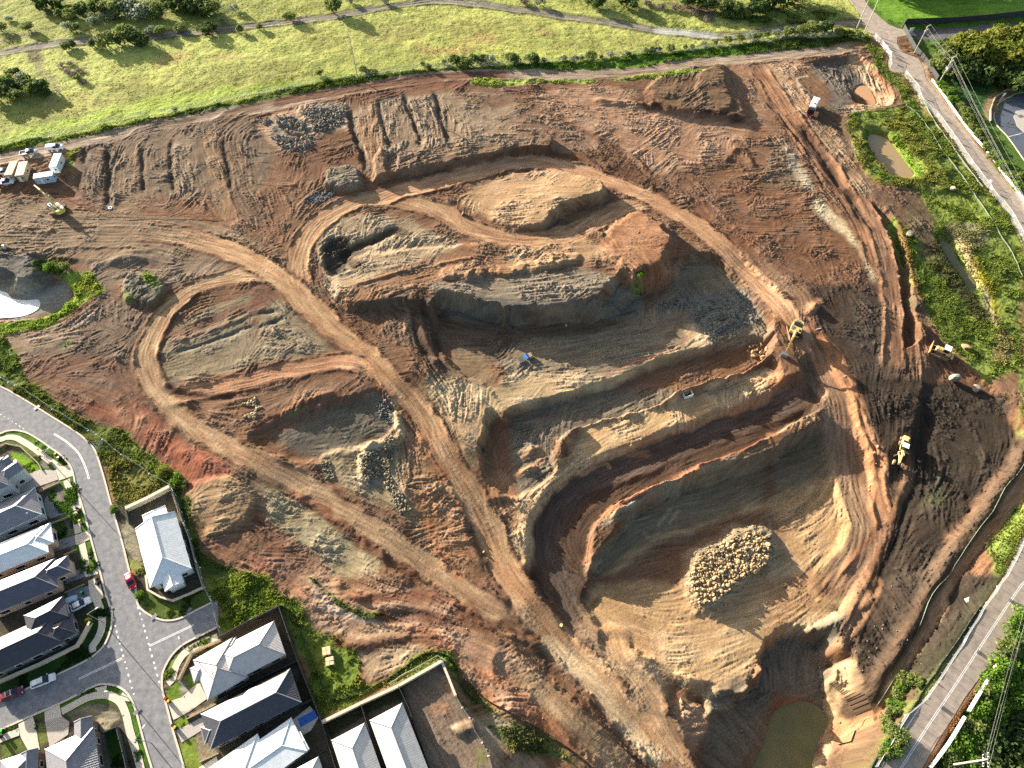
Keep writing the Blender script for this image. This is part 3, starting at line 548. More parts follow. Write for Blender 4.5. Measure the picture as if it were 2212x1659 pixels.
haul([(1270,1410),(1320,1420),(1380,1450),(1450,1510)], 6, (204,160,112), (184,138,94), rough=.2, berm=0, k=.5, reg=None)
haul([(1330,1380),(1340,1420),(1380,1480),(1430,1560),(1480,1660)], 5, (198,160,118), (182,140,100), rough=.3, berm=0, k=.55)
haul([(1106,1440),(1170,1500),(1240,1560),(1310,1620),(1370,1690)], 4.5, (200,164,118), (176,134,92), rough=.3, berm=.2, k=.6)
haul(T(12,[(1290,560),(1260,760),(1230,900),(1130,1200),(1040,1420),(920,1659)])+T(16,[(800,250),(700,480),(600,620)]), 2.6, (150,104,70), (122,84,58), rough=.8, berm=.35, bc=(132,90,62), streak=.6, reg=0)
haul([(2230,990),(2200,1040),(2150,1110),(2090,1190),(2030,1280),(1985,1350),(1945,1420),(1900,1500),(1850,1560),(1800,1610)], 4.4, (206,148,96), (176,122,78), rough=.5, berm=0, streak=.5, reg=2)
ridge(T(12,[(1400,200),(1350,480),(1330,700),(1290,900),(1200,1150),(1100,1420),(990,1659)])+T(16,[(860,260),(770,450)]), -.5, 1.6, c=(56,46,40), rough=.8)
ridge([(2212,960),(2175,1040),(2120,1120),(2060,1205),(2000,1295),(1955,1370),(1915,1440),(1865,1520)], 1.3, 1.6, c=(96,74,58))
# ---- windrows, trenches, heaps
for pts, h, w, c in [
 (T(1,[(935,1290),(940,1659)]), -1.1, 1.1, (104,88,76)), (T(5,[(940,0),(930,140)]), -1.1, 1.2, (96,82,72)),
 (T(1,[(1230,1280),(1235,1659)]), -.8, .8, (104,86,70)), (T(1,[(1480,1220),(1500,1659)]), -.7, .8, (96,72,56)), (T(5,[(1000,0),(980,140)]), .5, .8, (120,100,84)),
 (T(1,[(730,1280),(740,1440)]), -.6, 1.0, (104,88,74)), (T(1,[(1930,1200),(1970,1400),(2010,1659)]), -.6, .8, (92,72,58)),
 (T(2,[(805,940),(850,1120),(920,1350),(960,1480)]), -1.3, 1.2, (96,84,74)), (T(2,[(790,940),(830,1120),(890,1350),(930,1480)]), .6, .8, (120,88,66)),
 (T(2,[(1050,870),(1100,1050),(1150,1210),(1180,1290)]), -.9, .9, (100,88,78)), (T(2,[(1025,870),(1080,1060),(1120,1220)]), .5, .8, (150,124,100)),
 (T(2,[(1285,820),(1340,1000),(1400,1150),(1425,1260)]), -1.1, .9, (92,80,70)), (T(2,[(1545,800),(1590,1000),(1640,1130),(1665,1240)]), -1.0, .9, (96,84,74)),
 (T(2,[(1640,950),(1680,1200)]), -.5, .7, (110,92,78)),
 (T(5,[(450,560),(800,600),(1000,540),(1350,500)]), .6, 1.0, (104,84,68)),
 (T(14,[(800,140),(1000,200),(1200,190),(1400,170),(1530,180)]), 1.2, 1.0, (150,82,52)), (T(14,[(640,10),(800,130)]), 1.2, 1.2, (168,122,84)),
 (T(14,[(1560,180),(1700,220),(1780,330)]), .9, 1.2, (140,82,54)), (T(14,[(1820,240),(1950,400),(2150,420),(2212,440)]), .8, 1.2, (120,72,48)),
 (T(14,[(1100,360),(1400,350),(1650,400)]), -.9, 1.5, (104,62,46)), (T(14,[(700,560),(950,600),(1200,560),(1450,540),(1600,600)]), .7, 1.3, (120,76,56)),
 (T(15,[(0,470),(200,640),(420,900),(620,1120)]), .7, .8, (104,70,48)), (T(15,[(1320,1100),(1370,1300),(1440,1420),(1600,1659)]), .8, .7, (116,80,56)),
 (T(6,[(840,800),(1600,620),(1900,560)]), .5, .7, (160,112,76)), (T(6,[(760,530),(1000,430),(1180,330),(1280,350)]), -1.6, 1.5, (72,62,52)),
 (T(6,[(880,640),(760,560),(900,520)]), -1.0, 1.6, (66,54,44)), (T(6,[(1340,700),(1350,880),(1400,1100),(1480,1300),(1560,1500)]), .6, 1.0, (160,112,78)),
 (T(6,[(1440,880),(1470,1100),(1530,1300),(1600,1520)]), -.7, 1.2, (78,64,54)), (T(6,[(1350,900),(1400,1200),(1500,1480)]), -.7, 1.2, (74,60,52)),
 (T(7,[(950,430),(1050,560),(1130,640)]), .4, .5, (168,116,78)), (T(7,[(1000,430),(1200,620)]), .3, .5, (168,116,78)),
 (T(7,[(1150,260),(1230,230),(1400,330),(1600,470)]), .5, .8, (150,112,78)),
 (T(8,[(330,1060),(430,940)]), 1.4, 1.2, (184,120,76)), (T(8,[(330,1060),(420,1200),(540,1400),(600,1640)]), 1.0, 1.0, (190,122,74)),
 (T(12,[(620,0),(720,120),(790,320),(880,560),(920,900)]), .6, .7, (204,138,86)), (T(12,[(920,900),(910,1100),(930,1270),(800,1400),(620,1659)]), .55, .7, (176,112,68)),
 (T(8,[(1100,30),(1150,300),(1200,500),(1270,760),(1340,960)]), .5, .7, (132,94,66)),
 (T(11,[(640,1540),(680,1310),(750,1180),(900,1050),(1160,920),(1500,760),(1800,650),(2212,470)]), .6, .5, (150,104,72)),
 (T(12,[(0,450),(200,380),(400,290)]), .9, .8, (200,148,100)), (T(11,[(840,1180),(900,1110),(990,1080)]), .9, .6, (186,150,112)),
 (T(11,[(600,760),(700,700),(800,690),(830,720)]), .5, .5, (196,140,90)), (T(11,[(1030,600),(1180,600)]), .8, .9, (176,116,72)),
 (T(11,[(380,480),(480,500),(520,600),(420,660)]), .6, .8, (190,140,92)), (T(11,[(100,620),(220,570),(220,700),(50,780)]), 1.4, 1.1, (196,136,84)),
 (T(10,[(1180,180),(1250,420),(1180,500),(950,560),(900,700),(930,850)]), 1.2, 1.2, (196,168,124)),
 (T(10,[(1400,420),(1500,560),(1640,800)]), .9, 1.0, (180,112,68)), (T(10,[(1500,900),(1700,880),(1800,930)]), .7, .8, (196,140,92)), (T(10,[(1480,1030),(1650,1070),(1800,1010)]), .7, .8, (190,132,84)),
 (T(10,[(1500,1200),(1560,1400),(1750,1640)]), 1.0, 1.2, (190,118,68)), (T(10,[(600,1110),(800,1300),(1100,1480),(1350,1659)]), 1.0, 1.4, (120,72,48)),
 (T(10,[(320,960),(450,1020),(600,1100)]), .7, 1.0, (150,86,52)), (T(10,[(420,1330),(560,1300),(800,1400)]), .5, 1.0, (180,160,118)),
 (T(10,[(0,380),(250,220),(500,120),(700,60)]), .7, 1.0, (150,92,60)), (T(9,[(1480,40),(1700,110),(1950,120),(2100,60)]), -.7, 1.2, (110,74,54)),
 (T(5,[(1500,1400),(1700,1330),(2212,1150)]), -.5, .7, (118,116,102)), (T(5,[(1480,1300),(1800,1200),(2212,1060)]), .5, .9, (140,112,86)),
 (T(6,[(0,1050),(200,1020)]), -.5, .7, (100,96,86)), (T(6,[(0,1180),(260,1080)]), -.5, .7, (110,108,96)),
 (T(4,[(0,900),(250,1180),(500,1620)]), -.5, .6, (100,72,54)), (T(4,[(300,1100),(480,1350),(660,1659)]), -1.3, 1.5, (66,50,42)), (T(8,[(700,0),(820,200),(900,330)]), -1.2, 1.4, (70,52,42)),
 (T(12,[(1120,900),(1180,760)]), .6, .7, (140,98,66)), (T(4,[(380,880),(300,780),(260,690),(340,660)]), .15, .5, (196,170,150)),
 (T(3,[(700,1180),(900,1270),(1080,1380),(1200,1500)]), .5, .8, (120,78,52)), (T(3,[(0,1330),(350,1320),(700,1360),(1000,1480),(1200,1600)]), .4, .8, (120,76,50)),
 (T(3,[(1150,820),(1230,880),(1180,940),(1100,870)]), .8, .8, (100,72,52)), (T(3,[(1820,1400),(1960,1280),(2050,1400),(2100,1460)]), .8, 1.2, (128,90,64)),
 (T(16,[(590,640),(700,480),(800,300),(930,30)]), .9, 1.1, (170,116,72)),
 (T(16,[(570,900),(680,890)]), -.4, .5, (190,156,108)), (T(16,[(570,980),(690,965)]), -.4, .5, (190,156,108)), (T(16,[(560,1045),(690,1060)]), -.4, .5, (190,156,108)),
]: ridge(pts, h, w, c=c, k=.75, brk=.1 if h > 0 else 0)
# pale wheel marks on the floor
for pts in [T(15,[(700,330),(900,400),(1300,510),(1700,520),(2000,420),(2212,300)]), T(15,[(480,600),(700,720),(1000,790),(1300,740),(1800,650),(2212,430)]), T(15,[(600,700),(900,830),(1250,850),(1500,700)]), T(15,[(1250,500),(1190,850)]), T(15,[(1330,500),(1260,850),(1270,990)]), T(11,[(1140,1290),(1200,1350),(1270,1310)]), T(11,[(1440,1080),(1380,1200)]), T(11,[(1370,1080),(1280,1220)]), T(16,[(0,290),(160,330),(380,330)]), T(15,[(330,600),(700,950),(900,1200),(1150,1500),(1250,1580)]), T(15,[(480,640),(850,1000),(1100,1330),(1180,1440)])]:
    ridge(pts, .0, .45, c=(220,184,136), k=.4)
ridge(T(15,[(330,600),(700,950),(900,1200),(1150,1500),(1250,1580)]), 0, 1.6, c=(222,192,146), k=.6)
for pts in [T(15,[(760,200),(640,330),(620,420)]), T(11,[(1500,1500),(1700,1300),(1850,1150)]), T(12,[(780,600),(790,900),(800,1050)]), T(12,[(60,1200),(180,1170),(330,1040)])]:
    ridge(pts, -.1, .7, c=(150,112,74), k=.6)
raise_([(1489,1246),(1500,1212),(1530,1190),(1565,1170),(1600,1153),(1632,1150),(1655,1165),(1665,1200),(1640,1232),(1592,1262),(1545,1302),(1510,1305),(1492,1275)], 2.1, 3.0, c=(170,150,118), rough=1.2)
# flatten house lots, streets and sealed roads
def flat(pts, z=0.0, w=1.0):
    sl, sd, P = poly_op([p+(z,) for p in pts], w, 0, abs_z=True, sm=False)
    m = sstep(-w*2, 0, sd).astype(np.float32)
    H[sl] = H[sl]*(1-m)+z*m; mix_layer(ROUGH, sl, m, .12)
    return sl, sd
LOTS = [(-500,780),(0,838),(75,875),(155,925),(205,970),(216,1000),(240,1085),(277,1100),(371,1054),(412,1165),(440,1268),(470,1320),(480,1378),(606,1312),(646,1430),(680,1515),(698,1562),(955,1432),(986,1505),(1018,1560),(1062,1650),(1075,1760),(-500,1760)]
flat(LOTS)
# ------------------------------------------------------------------ sealed roads: outlines (on level ground)
KERB_OUT = T(9,[(-400,-150),(0,20),(150,100),(300,190),(450,285),(620,390),(740,480),(820,570),(860,680),(905,830),(950,1000),(1005,1190),(1060,1380),(1120,1620)])+T(13,[(1160,60),(1175,130),(1190,240),(1250,310),(1350,365),(1450,385),(1560,365),(1690,300),(1830,230)])
KERB_OUT2 = T(13,[(1870,445),(1740,510),(1640,560),(1560,610),(1490,680),(1440,760),(1410,830),(1400,900),(1405,990),(1430,1080),(1500,1350),(1560,1550),(1640,1850)])
KERB_IN = T(9,[(-400,470),(-100,440),(0,430),(60,408),(130,400),(190,410),(250,430),(350,490),(450,560),(520,610),(580,670),(615,720),(635,780),(660,900),(720,1080),(790,1350),(870,1640)])+T(13,[(900,100),(950,260),(968,320),(970,380),(960,450),(935,530),(900,600),(850,655),(780,710),(650,780),(500,850),(200,990),(0,1080),(-400,1260)])
KERB_IN2 = T(13,[(-400,1490),(0,1330),(180,1250),(520,1100),(700,1010),(820,950),(870,935),(920,935),(975,942),(1030,960),(1080,995),(1120,1040),(1155,1110),(1180,1180),(1250,1450),(1310,1650),(1370,1850)])
STREET = KERB_OUT+T(13,[(1880,215),(1895,430)])+KERB_OUT2+KERB_IN2[::-1]+KERB_IN[::-1]
RR_L = T(4,[(600,-300),(700,0),(790,110),(830,220),(900,300),(980,390),(1055,480),(1042,520),(1040,560),(1050,600),(1100,630),(1180,650),(1290,820),(1550,1130),(1750,1420),(1930,1650)])+T(8,[(2080,210),(2212,480),(2350,820)])
RR_R = T(8,[(2600,820),(2400,350),(2212,20)])+T(4,[(2110,1650),(1800,1250),(1620,1020),(1450,790),(1390,715),(1362,670),(1345,590),(1300,500),(1180,460),(1140,425),(1115,370),(1120,320),(1200,305),(1290,310),(1240,270),(1110,240),(1040,210),(980,160),(870,60),(780,-100),(730,-300)])
LR_L = T(12,[(2500,600)])+T(16,[(2120,-150),(2030,20),(1880,240),(1700,530),(1580,720),(1450,920),(1330,1090),(1170,1230),(1080,1380),(1000,1520),(920,1659),(760,1950)])
LR_R = T(16,[(1220,1850),(1340,1645),(1480,1400),(1600,1220),(1700,1050),(1850,850),(1960,700),(2060,555),(2212,330),(2500,-150)])
flat(RR_L+RR_R, 0, 1.5); flat(LR_L+LR_R, 0, 1.5)
flat(T(4,[(1900,1100),(1950,850),(2212,730),(2600,700),(2600,1659),(2300,1659),(2212,1470),(2080,1200),(1950,1120)]), 0, 1.5)
# ---- the housing estate: lawns, gardens, bare yards
for pts, c, k, g in [
 (LOTS, (92,84,70), 1, 0),
 (T(9,[(0,420),(250,420),(580,660),(660,900),(870,1640),(700,1640),(500,1100),(420,900),(300,640),(0,500)]), (96,134,48), 1, 1),
 (T(9,[(0,500),(100,480),(260,560),(480,700),(450,740),(240,600),(100,540),(0,580)]), (112,118,66), .9, 1),
 (T(9,[(80,580),(200,600),(330,690),(345,740),(260,770),(200,700),(100,650)]), (122,162,44), 1, 1),
 (T(9,[(340,640),(470,720),(450,740),(350,730)]), (146,140,128), .9, 0),
 (T(9,[(310,900),(510,820),(520,860),(340,940)]), (160,134,118), .9, 0),
 (T(9,[(410,910),(470,905),(490,1025),(425,1010)]), (66,104,40), 1, 1), (T(9,[(470,905),(535,880),(580,1030),(495,1025)]), (112,108,98), 1, 0),
 (T(9,[(450,1190),(560,1160),(600,1320),(520,1360),(470,1250)]), (60,96,40), 1, 1), (T(9,[(560,1160),(600,1150),(640,1300),(580,1320)]), (104,102,92), 1, 0),
 (T(9,[(600,1480),(680,1440),(720,1600),(640,1620)]), (76,80,62), 1, 0),
 (T(13,[(560,120),(770,20),(770,90),(590,150)]), (84,84,60), 1, 0),
 (T(13,[(700,350),(800,240),(830,330),(810,420),(700,600),(660,590)]), (92,94,72), 1, 0),
 (T(13,[(0,1060),(0,930),(700,620),(800,420),(830,200),(900,190),(970,380),(930,560),(780,710),(500,850),(200,990)]), (52,84,38), 1, 1),
 (T(13,[(0,870),(40,850),(60,900),(0,930)]), (112,160,60), .8, 1),
 (T(13,[(520,1100),(820,960),(930,940),(1040,970),(1130,1060),(1180,1200),(1310,1650),(1200,1660),(1080,1200),(980,1110),(840,1080),(540,1210)]), (88,130,42), 1, 1),
 (T(13,[(590,1190),(760,1120),(880,1110),(1000,1160),(1040,1230),(960,1280),(900,1220),(780,1210),(640,1260)]), (136,130,108), .95, 0),
 (T(13,[(860,1220),(960,1260),(940,1340),(900,1340),(830,1260)]), (178,162,132), .9, 0),
 (T(13,[(900,1340),(1030,1310),(1120,1640),(940,1650)]), (56,90,32), 1, 1), (T(13,[(850,1390),(905,1370),(960,1659),(890,1659)]), (104,104,98), 1, 0),
 (T(13,[(310,1290),(390,1260),(420,1400),(350,1480)]), (126,136,72), 1, 1), (T(13,[(300,1200),(380,1175),(385,1220),(310,1260)]), (78,106,44), 1, 1),
 (T(13,[(0,1320),(150,1280),(160,1330),(0,1400)]), (112,140,56), 1, 1), (T(13,[(0,1430),(170,1380),(220,1500),(0,1590)]), (110,128,60), 1, 1),
 (T(13,[(1880,500),(1700,580),(1580,640),(1480,740),(1430,850),(1420,900),(1470,900),(1520,770),(1600,690),(1880,545)]), (134,160,56), 1, 1),
 (T(13,[(1880,560),(1700,640),(1620,720),(1540,900),(1500,930),(1430,990),(1450,1080),(1480,1100),(1560,1050),(1560,920),(1650,690),(1900,580)]), (118,146,52), 1, 1),
 (T(13,[(1580,870),(1640,850),(1720,930),(1640,980)]), (130,160,56), 1, 1), (T(13,[(1545,900),(1580,870),(1640,980),(1570,1030)]), (150,148,138), 1, 0),
 (T(13,[(1500,1240),(1610,1200),(1640,1270),(1530,1330)]), (130,156,54), 1, 1), (T(13,[(1620,1190),(1860,1090),(1870,1100),(1640,1230)]), (176,158,126), .95, 0),
 (T(13,[(1550,1430),(1680,1390),(1740,1659),(1600,1659)]), (138,156,66), 1, 1), (T(13,[(1680,1380),(1740,1360),(1860,1500),(1880,1530),(1740,1600)]), (158,144,112), .95, 0),
 (T(14,[(240,280),(370,720),(500,1080),(575,1270),(340,1100),(380,780)]), (66,58,48), .9, 0),
 (T(14,[(575,1270),(1240,950),(1290,1070),(960,1200),(650,1400)]), (42,52,30), .9, 0),
 (T(14,[(430,1300),(500,1290),(540,1440),(460,1490),(420,1380)]), (84,82,56), .9, 0),
 (T(9,[(1100,1090),(1480,920),(1700,1600),(1740,1659),(1260,1659),(1200,1500),(1130,1200)]), (118,104,82), .9, 0),
 (T(9,[(1110,1090),(1180,1060),(1240,1180),(1150,1220)]), (112,96,84), .9, 0), (T(9,[(1050,1180),(1140,1200),(1220,1520),(1160,1520),(1080,1400)]), (168,160,134), .8, 0),
 (T(9,[(1110,1500),(1240,1560),(1300,1659),(1120,1640)])+[], (146,150,76), .9, .6),
 (T(13,[(1280,0),(1400,120),(1720,100),(1750,0)]), (104,98,70), .9, .3), (T(13,[(1180,130),(1280,130),(1480,225),(1760,110),(1830,220),(1560,350),(1450,380),(1300,350),(1200,250)]), (96,118,46), .9, 1),
 (T(14,[(1270,960),(1600,760),(1720,1030),(1860,1200),(2040,1600),(2050,1700),(1500,1700)]), (140,116,98), .95, 0), (T(14,[(1480,1130),(1640,1080),(1700,1180),(1520,1200)]), (176,120,84), .6, 0), (T(14,[(1660,1300),(1850,1250),(1870,1310),(1700,1360)]), (204,170,132), .8, 0),
 (T(14,[(1900,1659),(1880,1500),(1950,1460),(2010,1600)]), (128,128,66), .6, .5),
]: paint(pts, c, w=.35, k=k, rough=.25, grs=g, reg=6 if g >= .5 else 7, warp=.12, sm=False)
raise_(T(14,[(1700,1310),(1850,1250),(1880,1300),(1760,1370)]), .8, .8)
# verges of the sealed roads: sandy shoulder
ridge([p for p in RR_R if 0][:0] or T(4,[(1340,560),(1362,680),(1400,740),(1640,1060),(1820,1290),(2120,1659)])+T(8,[(2230,20)]), 0, 1.2, c=(196,164,128), k=.8)
ridge(T(16,[(1340,1659),(1480,1410),(1600,1230),(1850,860),(2070,560),(2240,320)]), 0, 1.2, c=(176,128,92), k=.9)
ridge(T(4,[(1130,640),(1280,850),(1540,1160),(1740,1450),(1920,1670)]), 0, .8, c=(170,138,104), k=.6)
# school car park corner, far right
ridge(T(4,[(1930,1010),(1930,900),(1990,830),(2100,775),(2250,740)]), .5, 2.2, c=(150,126,98), k=.9)
# ------------------------------------------------------------------ machine directions -> churned texture (line integral of noise)
for S_ in [T(1,[(1100,1200),(1090,1659)]), T(1,[(1350,1250),(1350,1659)]), T(1,[(1600,1250),(1620,1659)]), T(1,[(1800,1250),(1900,1659)]), T(1,[(850,1250),(840,1600)]), T(5,[(1080,0),(1080,190)]), T(5,[(1700,0),(1500,180)]), T(5,[(2000,100),(1950,250)]),
 T(2,[(100,1100),(700,1050)]), T(2,[(300,1400),(800,1200)]), T(2,[(950,900),(1040,1400)]), T(2,[(1180,900),(1260,1250)]), T(2,[(1430,850),(1520,1250)]), T(2,[(1750,850),(1750,1150)]), T(2,[(1900,900),(2000,1100),(2150,1100)]), T(2,[(1200,1450),(2100,1250)]), T(2,[(1100,800),(1600,720),(2212,760)]),
 T(3,[(0,800),(1100,880),(2000,1080)]), T(3,[(300,950),(900,1150),(1600,1350)]), T(3,[(300,1100),(900,1450),(1200,1600)]), T(3,[(1200,1500),(1400,1250),(1800,1200)]), T(3,[(1300,700),(1700,650)]), T(3,[(1300,850),(1900,960)]), T(3,[(2000,600),(2212,900)]), T(3,[(0,1250),(250,1230)]), T(3,[(1700,1400),(2100,1300)]),
 T(4,[(0,700),(300,1100),(650,1659)]), T(4,[(100,550),(330,800)]), T(4,[(600,600),(760,850)]), T(4,[(850,700),(900,900)]), T(4,[(700,960),(1050,960)]), T(4,[(450,1000),(800,1500)]), T(4,[(0,1300),(300,1500)]),
 T(5,[(0,300),(600,330),(1300,380),(2200,480)]), T(5,[(0,480),(900,440)]), T(5,[(1500,700),(1700,600),(2100,600)]), T(5,[(900,900),(950,1200)]), T(5,[(600,1150),(850,950)]), T(5,[(200,1350),(900,1250)]), T(5,[(1500,1500),(2200,1250)]), T(5,[(1500,1300),(2200,1000)]), T(5,[(500,1500),(1000,1300)]), T(5,[(0,1280),(500,1190)]),
 T(6,[(0,1350),(700,1400)]), T(6,[(100,900),(600,1300)]), T(6,[(600,500),(900,380),(1300,350)]), T(6,[(700,640),(1100,500),(1500,440),(1900,540)]), T(6,[(850,900),(1500,700),(2200,600)]), T(6,[(1500,850),(2212,850)]), T(6,[(1600,1050),(2200,1060)]), T(6,[(1420,900),(1480,1200),(1600,1500)]), T(6,[(1100,950),(1150,1250)]), T(6,[(1700,1350),(2200,1350)]), T(6,[(1800,100),(1750,300)]),
 T(7,[(0,500),(600,420)]), T(7,[(0,820),(800,760)]), T(7,[(0,880),(700,880)]), T(7,[(900,350),(1150,620)]), T(7,[(1000,1200),(1600,850)]), T(7,[(700,1300),(1400,1150)]), T(7,[(200,1450),(1300,1350)]), T(7,[(1300,300),(1600,600),(1900,800)]), T(7,[(1500,1600),(2000,1350)]), T(7,[(0,150),(300,100),(700,50)]), T(7,[(0,1620),(700,1560)]), T(7,[(1600,0),(2100,500)]), T(7,[(1700,300),(2212,350)]),
 T(8,[(0,100),(400,90)]), T(8,[(100,400),(800,450)]), T(8,[(0,700),(400,900)]), T(8,[(550,600),(600,900)]), T(8,[(400,1000),(900,1500)]), T(8,[(950,1100),(900,1659)]), T(8,[(1130,500),(1180,1300)]), T(8,[(1000,100),(1300,400)]), T(8,[(1300,1000),(1900,1600)]), T(8,[(700,1500),(600,1200)]),
 T(9,[(300,0),(1000,300)]), T(9,[(1000,250),(900,420)]), T(9,[(1300,350),(1200,600)]), T(9,[(1700,600),(1600,900)]), T(9,[(1500,400),(1400,650)]), T(9,[(1800,1150),(2150,1000)]), T(9,[(1800,1250),(2100,1150)]), T(9,[(2000,1400),(2200,1500)]),
 T(10,[(0,380),(700,100)]), T(10,[(200,450),(1000,250)]), T(10,[(500,750),(900,700)]), T(10,[(700,900),(1100,1100)]), T(10,[(1500,880),(1850,950)]), T(10,[(1450,1050),(1800,1000)]), T(10,[(1300,600),(1450,1000)]), T(10,[(150,950),(900,1450)]), T(10,[(300,1200),(600,1100)]), T(10,[(600,1450),(850,1300)]), T(10,[(0,1300),(300,1600)]), T(10,[(1900,100),(1850,500)]), T(10,[(2000,1100),(2200,900)]), T(10,[(1600,1300),(1850,1500)]),
 T(11,[(0,100),(800,-60)]), T(11,[(100,450),(900,150)]), T(11,[(400,850),(900,480),(1500,200)]), T(11,[(1100,520),(2200,50)]), T(11,[(500,950),(1200,650),(2200,250)]), T(11,[(800,1180),(2200,650)]), T(11,[(800,1600),(1300,1150),(2200,900)]), T(11,[(1000,1600),(2200,1200)]), T(11,[(50,1100),(100,1600)]), T(11,[(400,500),(700,400)]),
 T(12,[(0,800),(500,600)]), T(12,[(100,1300),(500,1000),(700,700)]), T(12,[(600,100),(650,700)]), T(12,[(850,100),(950,500)]), T(12,[(1150,100),(1000,600)]), T(12,[(950,800),(1000,1300)]), T(12,[(1500,300),(1800,700),(1600,1100)]), T(12,[(1300,1300),(1700,850)]), T(12,[(2100,300),(2050,800)]),
 T(13,[(1250,250),(1500,350)]), T(14,[(200,50),(700,400),(1200,520),(1600,540),(2212,1000)]), T(14,[(700,200),(1400,280),(1900,500)]), T(14,[(1000,850),(1300,700)]), T(14,[(1300,1050),(1700,1650)]),
 T(15,[(200,700),(1200,1659)]), T(15,[(700,300),(1300,520),(2212,350)]), T(15,[(800,850),(1400,780),(2212,480)]), T(15,[(900,1000),(1200,1500)]), T(15,[(1450,1300),(1650,1250)]), T(15,[(1000,200),(1400,60)]), T(15,[(0,900),(700,1650)]), T(15,[(2000,1000),(2200,900)]), T(15,[(1900,1200),(2100,1500)]),
 T(16,[(0,500),(500,200)]), T(16,[(100,800),(400,700)]), T(16,[(560,900),(720,880)]), T(16,[(560,1100),(700,1080)]), T(16,[(1000,300),(700,900)]), T(16,[(900,700),(950,900)]), T(16,[(1700,200),(1000,1300)]), T(16,[(1500,700),(900,1600)]),
 T(1,[(0,900),(1000,850),(2212,650)]), T(2,[(0,400),(1200,300),(2212,200)]), T(3,[(0,250),(1100,350),(2212,300)]), T(4,[(1200,100),(2100,60)])]:
    stroke(S_, 1.5)
SA = np.array(STROKES, np.float32)
cx_, cy_ = np.meshgrid(np.arange(X0, X1+5, 2.), np.arange(Y0, Y1+5, 2.))
VC = np.zeros(cx_.shape, np.float32); VS = np.zeros(cx_.shape, np.float32)
for s in SA:
    r2 = (cx_-s[0])**2+(cy_-s[1])**2
    w = s[4]/(r2+6)**2
    VC += w*s[2]; VS += w*s[3]
ang = .5*np.arctan2(VS, VC)
VC, VS = np.cos(2*ang), np.sin(2*ang)
a2 = .5*np.arctan2(coarse_sample(VS, GX, GY, 2.), coarse_sample(VC, GX, GY, 2.))+.22*fbm(GX, GY, 14, 3, 2)
UX, UY = np.cos(a2).astype(np.float32), np.sin(a2).astype(np.float32)
def lic(noise, step, n, ang_noise=0):
    out = noise.copy(); ny, nx = noise.shape
    jj, ii = np.meshgrid(np.arange(ny, dtype=np.float32), np.arange(nx, dtype=np.float32), indexing='ij')
    for sgn in (1, -1):
        pi, pj = ii.copy(), jj.copy(); px, py = UX*sgn, UY*sgn
        for k in range(n):
            pi += px*step; pj += py*step
            a = np.clip((pi+.5).astype(np.int32), 0, nx-1); b = np.clip((pj+.5).astype(np.int32), 0, ny-1)
            out += noise[b, a]*(1-k/n)
            qx, qy = UX[b, a], UY[b, a]
            s = np.where(qx*px+qy*py < 0, -1, 1).astype(np.float32); px, py = qx*s, qy*s
    return (out-out.mean())/out.std()
rs = np.random.RandomState(5)
L1 = lic(rs.randn(NY, NX).astype(np.float32), 1.0, 11)
L1a = L1; UX0, UY0 = UX, UY
a3 = a2+.9+.5*vnoise(GX, GY, 9, 2); UX, UY = np.cos(a3).astype(np.float32), np.sin(a3).astype(np.float32)
L1b = lic(rs.randn(NY, NX).astype(np.float32), 1.0, 9); L2b = lic((vnoise(GX, GY, .8, 4)+.6*vnoise(GX, GY, 1.5, 6)).astype(np.float32), 1.5, 8)
UX, UY = UX0, UY0
L2 = lic((vnoise(GX, GY, .9, 3)+.5*vnoise(GX, GY, 1.7, 5)).astype(np.float32), 1.6, 9)
xm = sstep(.0, .5, fbm(GX, GY, 11, 3, 0)+.35*fbm(GX, GY, 2.5, 2, 4)-.05).astype(np.float32)*np.clip(ROUGH*1.6-.4, 0, 1)
L1 = L1a*(1-xm)+L1b*xm; L2 = L2*(1-xm)+L2b*xm
L3 = lic(vnoise(GX, GY, 3.0, 6).astype(np.float32), 2.4, 8)
N1 = rs.randn(NY, NX).astype(np.float32)
nb = fbm(GX, GY, 1.6, 3, 2); nc = fbm(GX, GY, 6, 4, 5); nd = fbm(GX, GY, 26, 3, 1); ne = fbm(GX, GY, 3.2, 3, 7)
rid = 1-np.abs(fbm(GX+WX, GY+WY, 4.5, 3, 3))*1.6
soil = 1-GRS
act = np.clip(.55+.9*nc, .1, 1.6)                 # patches worked more than others
gy_, gx_ = np.gradient(H, CELL); steep = sstep(.35, 1.0, np.hypot(gx_, gy_)).astype(np.float32)
clod = np.maximum(vnoise(GX, GY, .75, 7)+.35*N1*.5-.25, 0)**2
RC = ROUGH*soil*act
H += (RC*(.085*L1+.07*L2+.03*L3+.08*nb+.08*np.maximum(rid, 0)**3+.045*N1+.34*clod)+soil*.012*L1).astype(np.float32)
rill = (np.abs(fbm(GX, GY, 1.7, 3, 4))**.7).astype(np.float32)
H += (steep*soil*(.12*nb+.06*L1+.05*N1+.25*clod-.45*rill+.2)).astype(np.float32)
H += (ROUGH*soil*.12*nc).astype(np.float32)
H += (GRS*ROUGH*(.10*ne+.10*nb+.05*N1+.03*L1+.22*nc)).astype(np.float32)
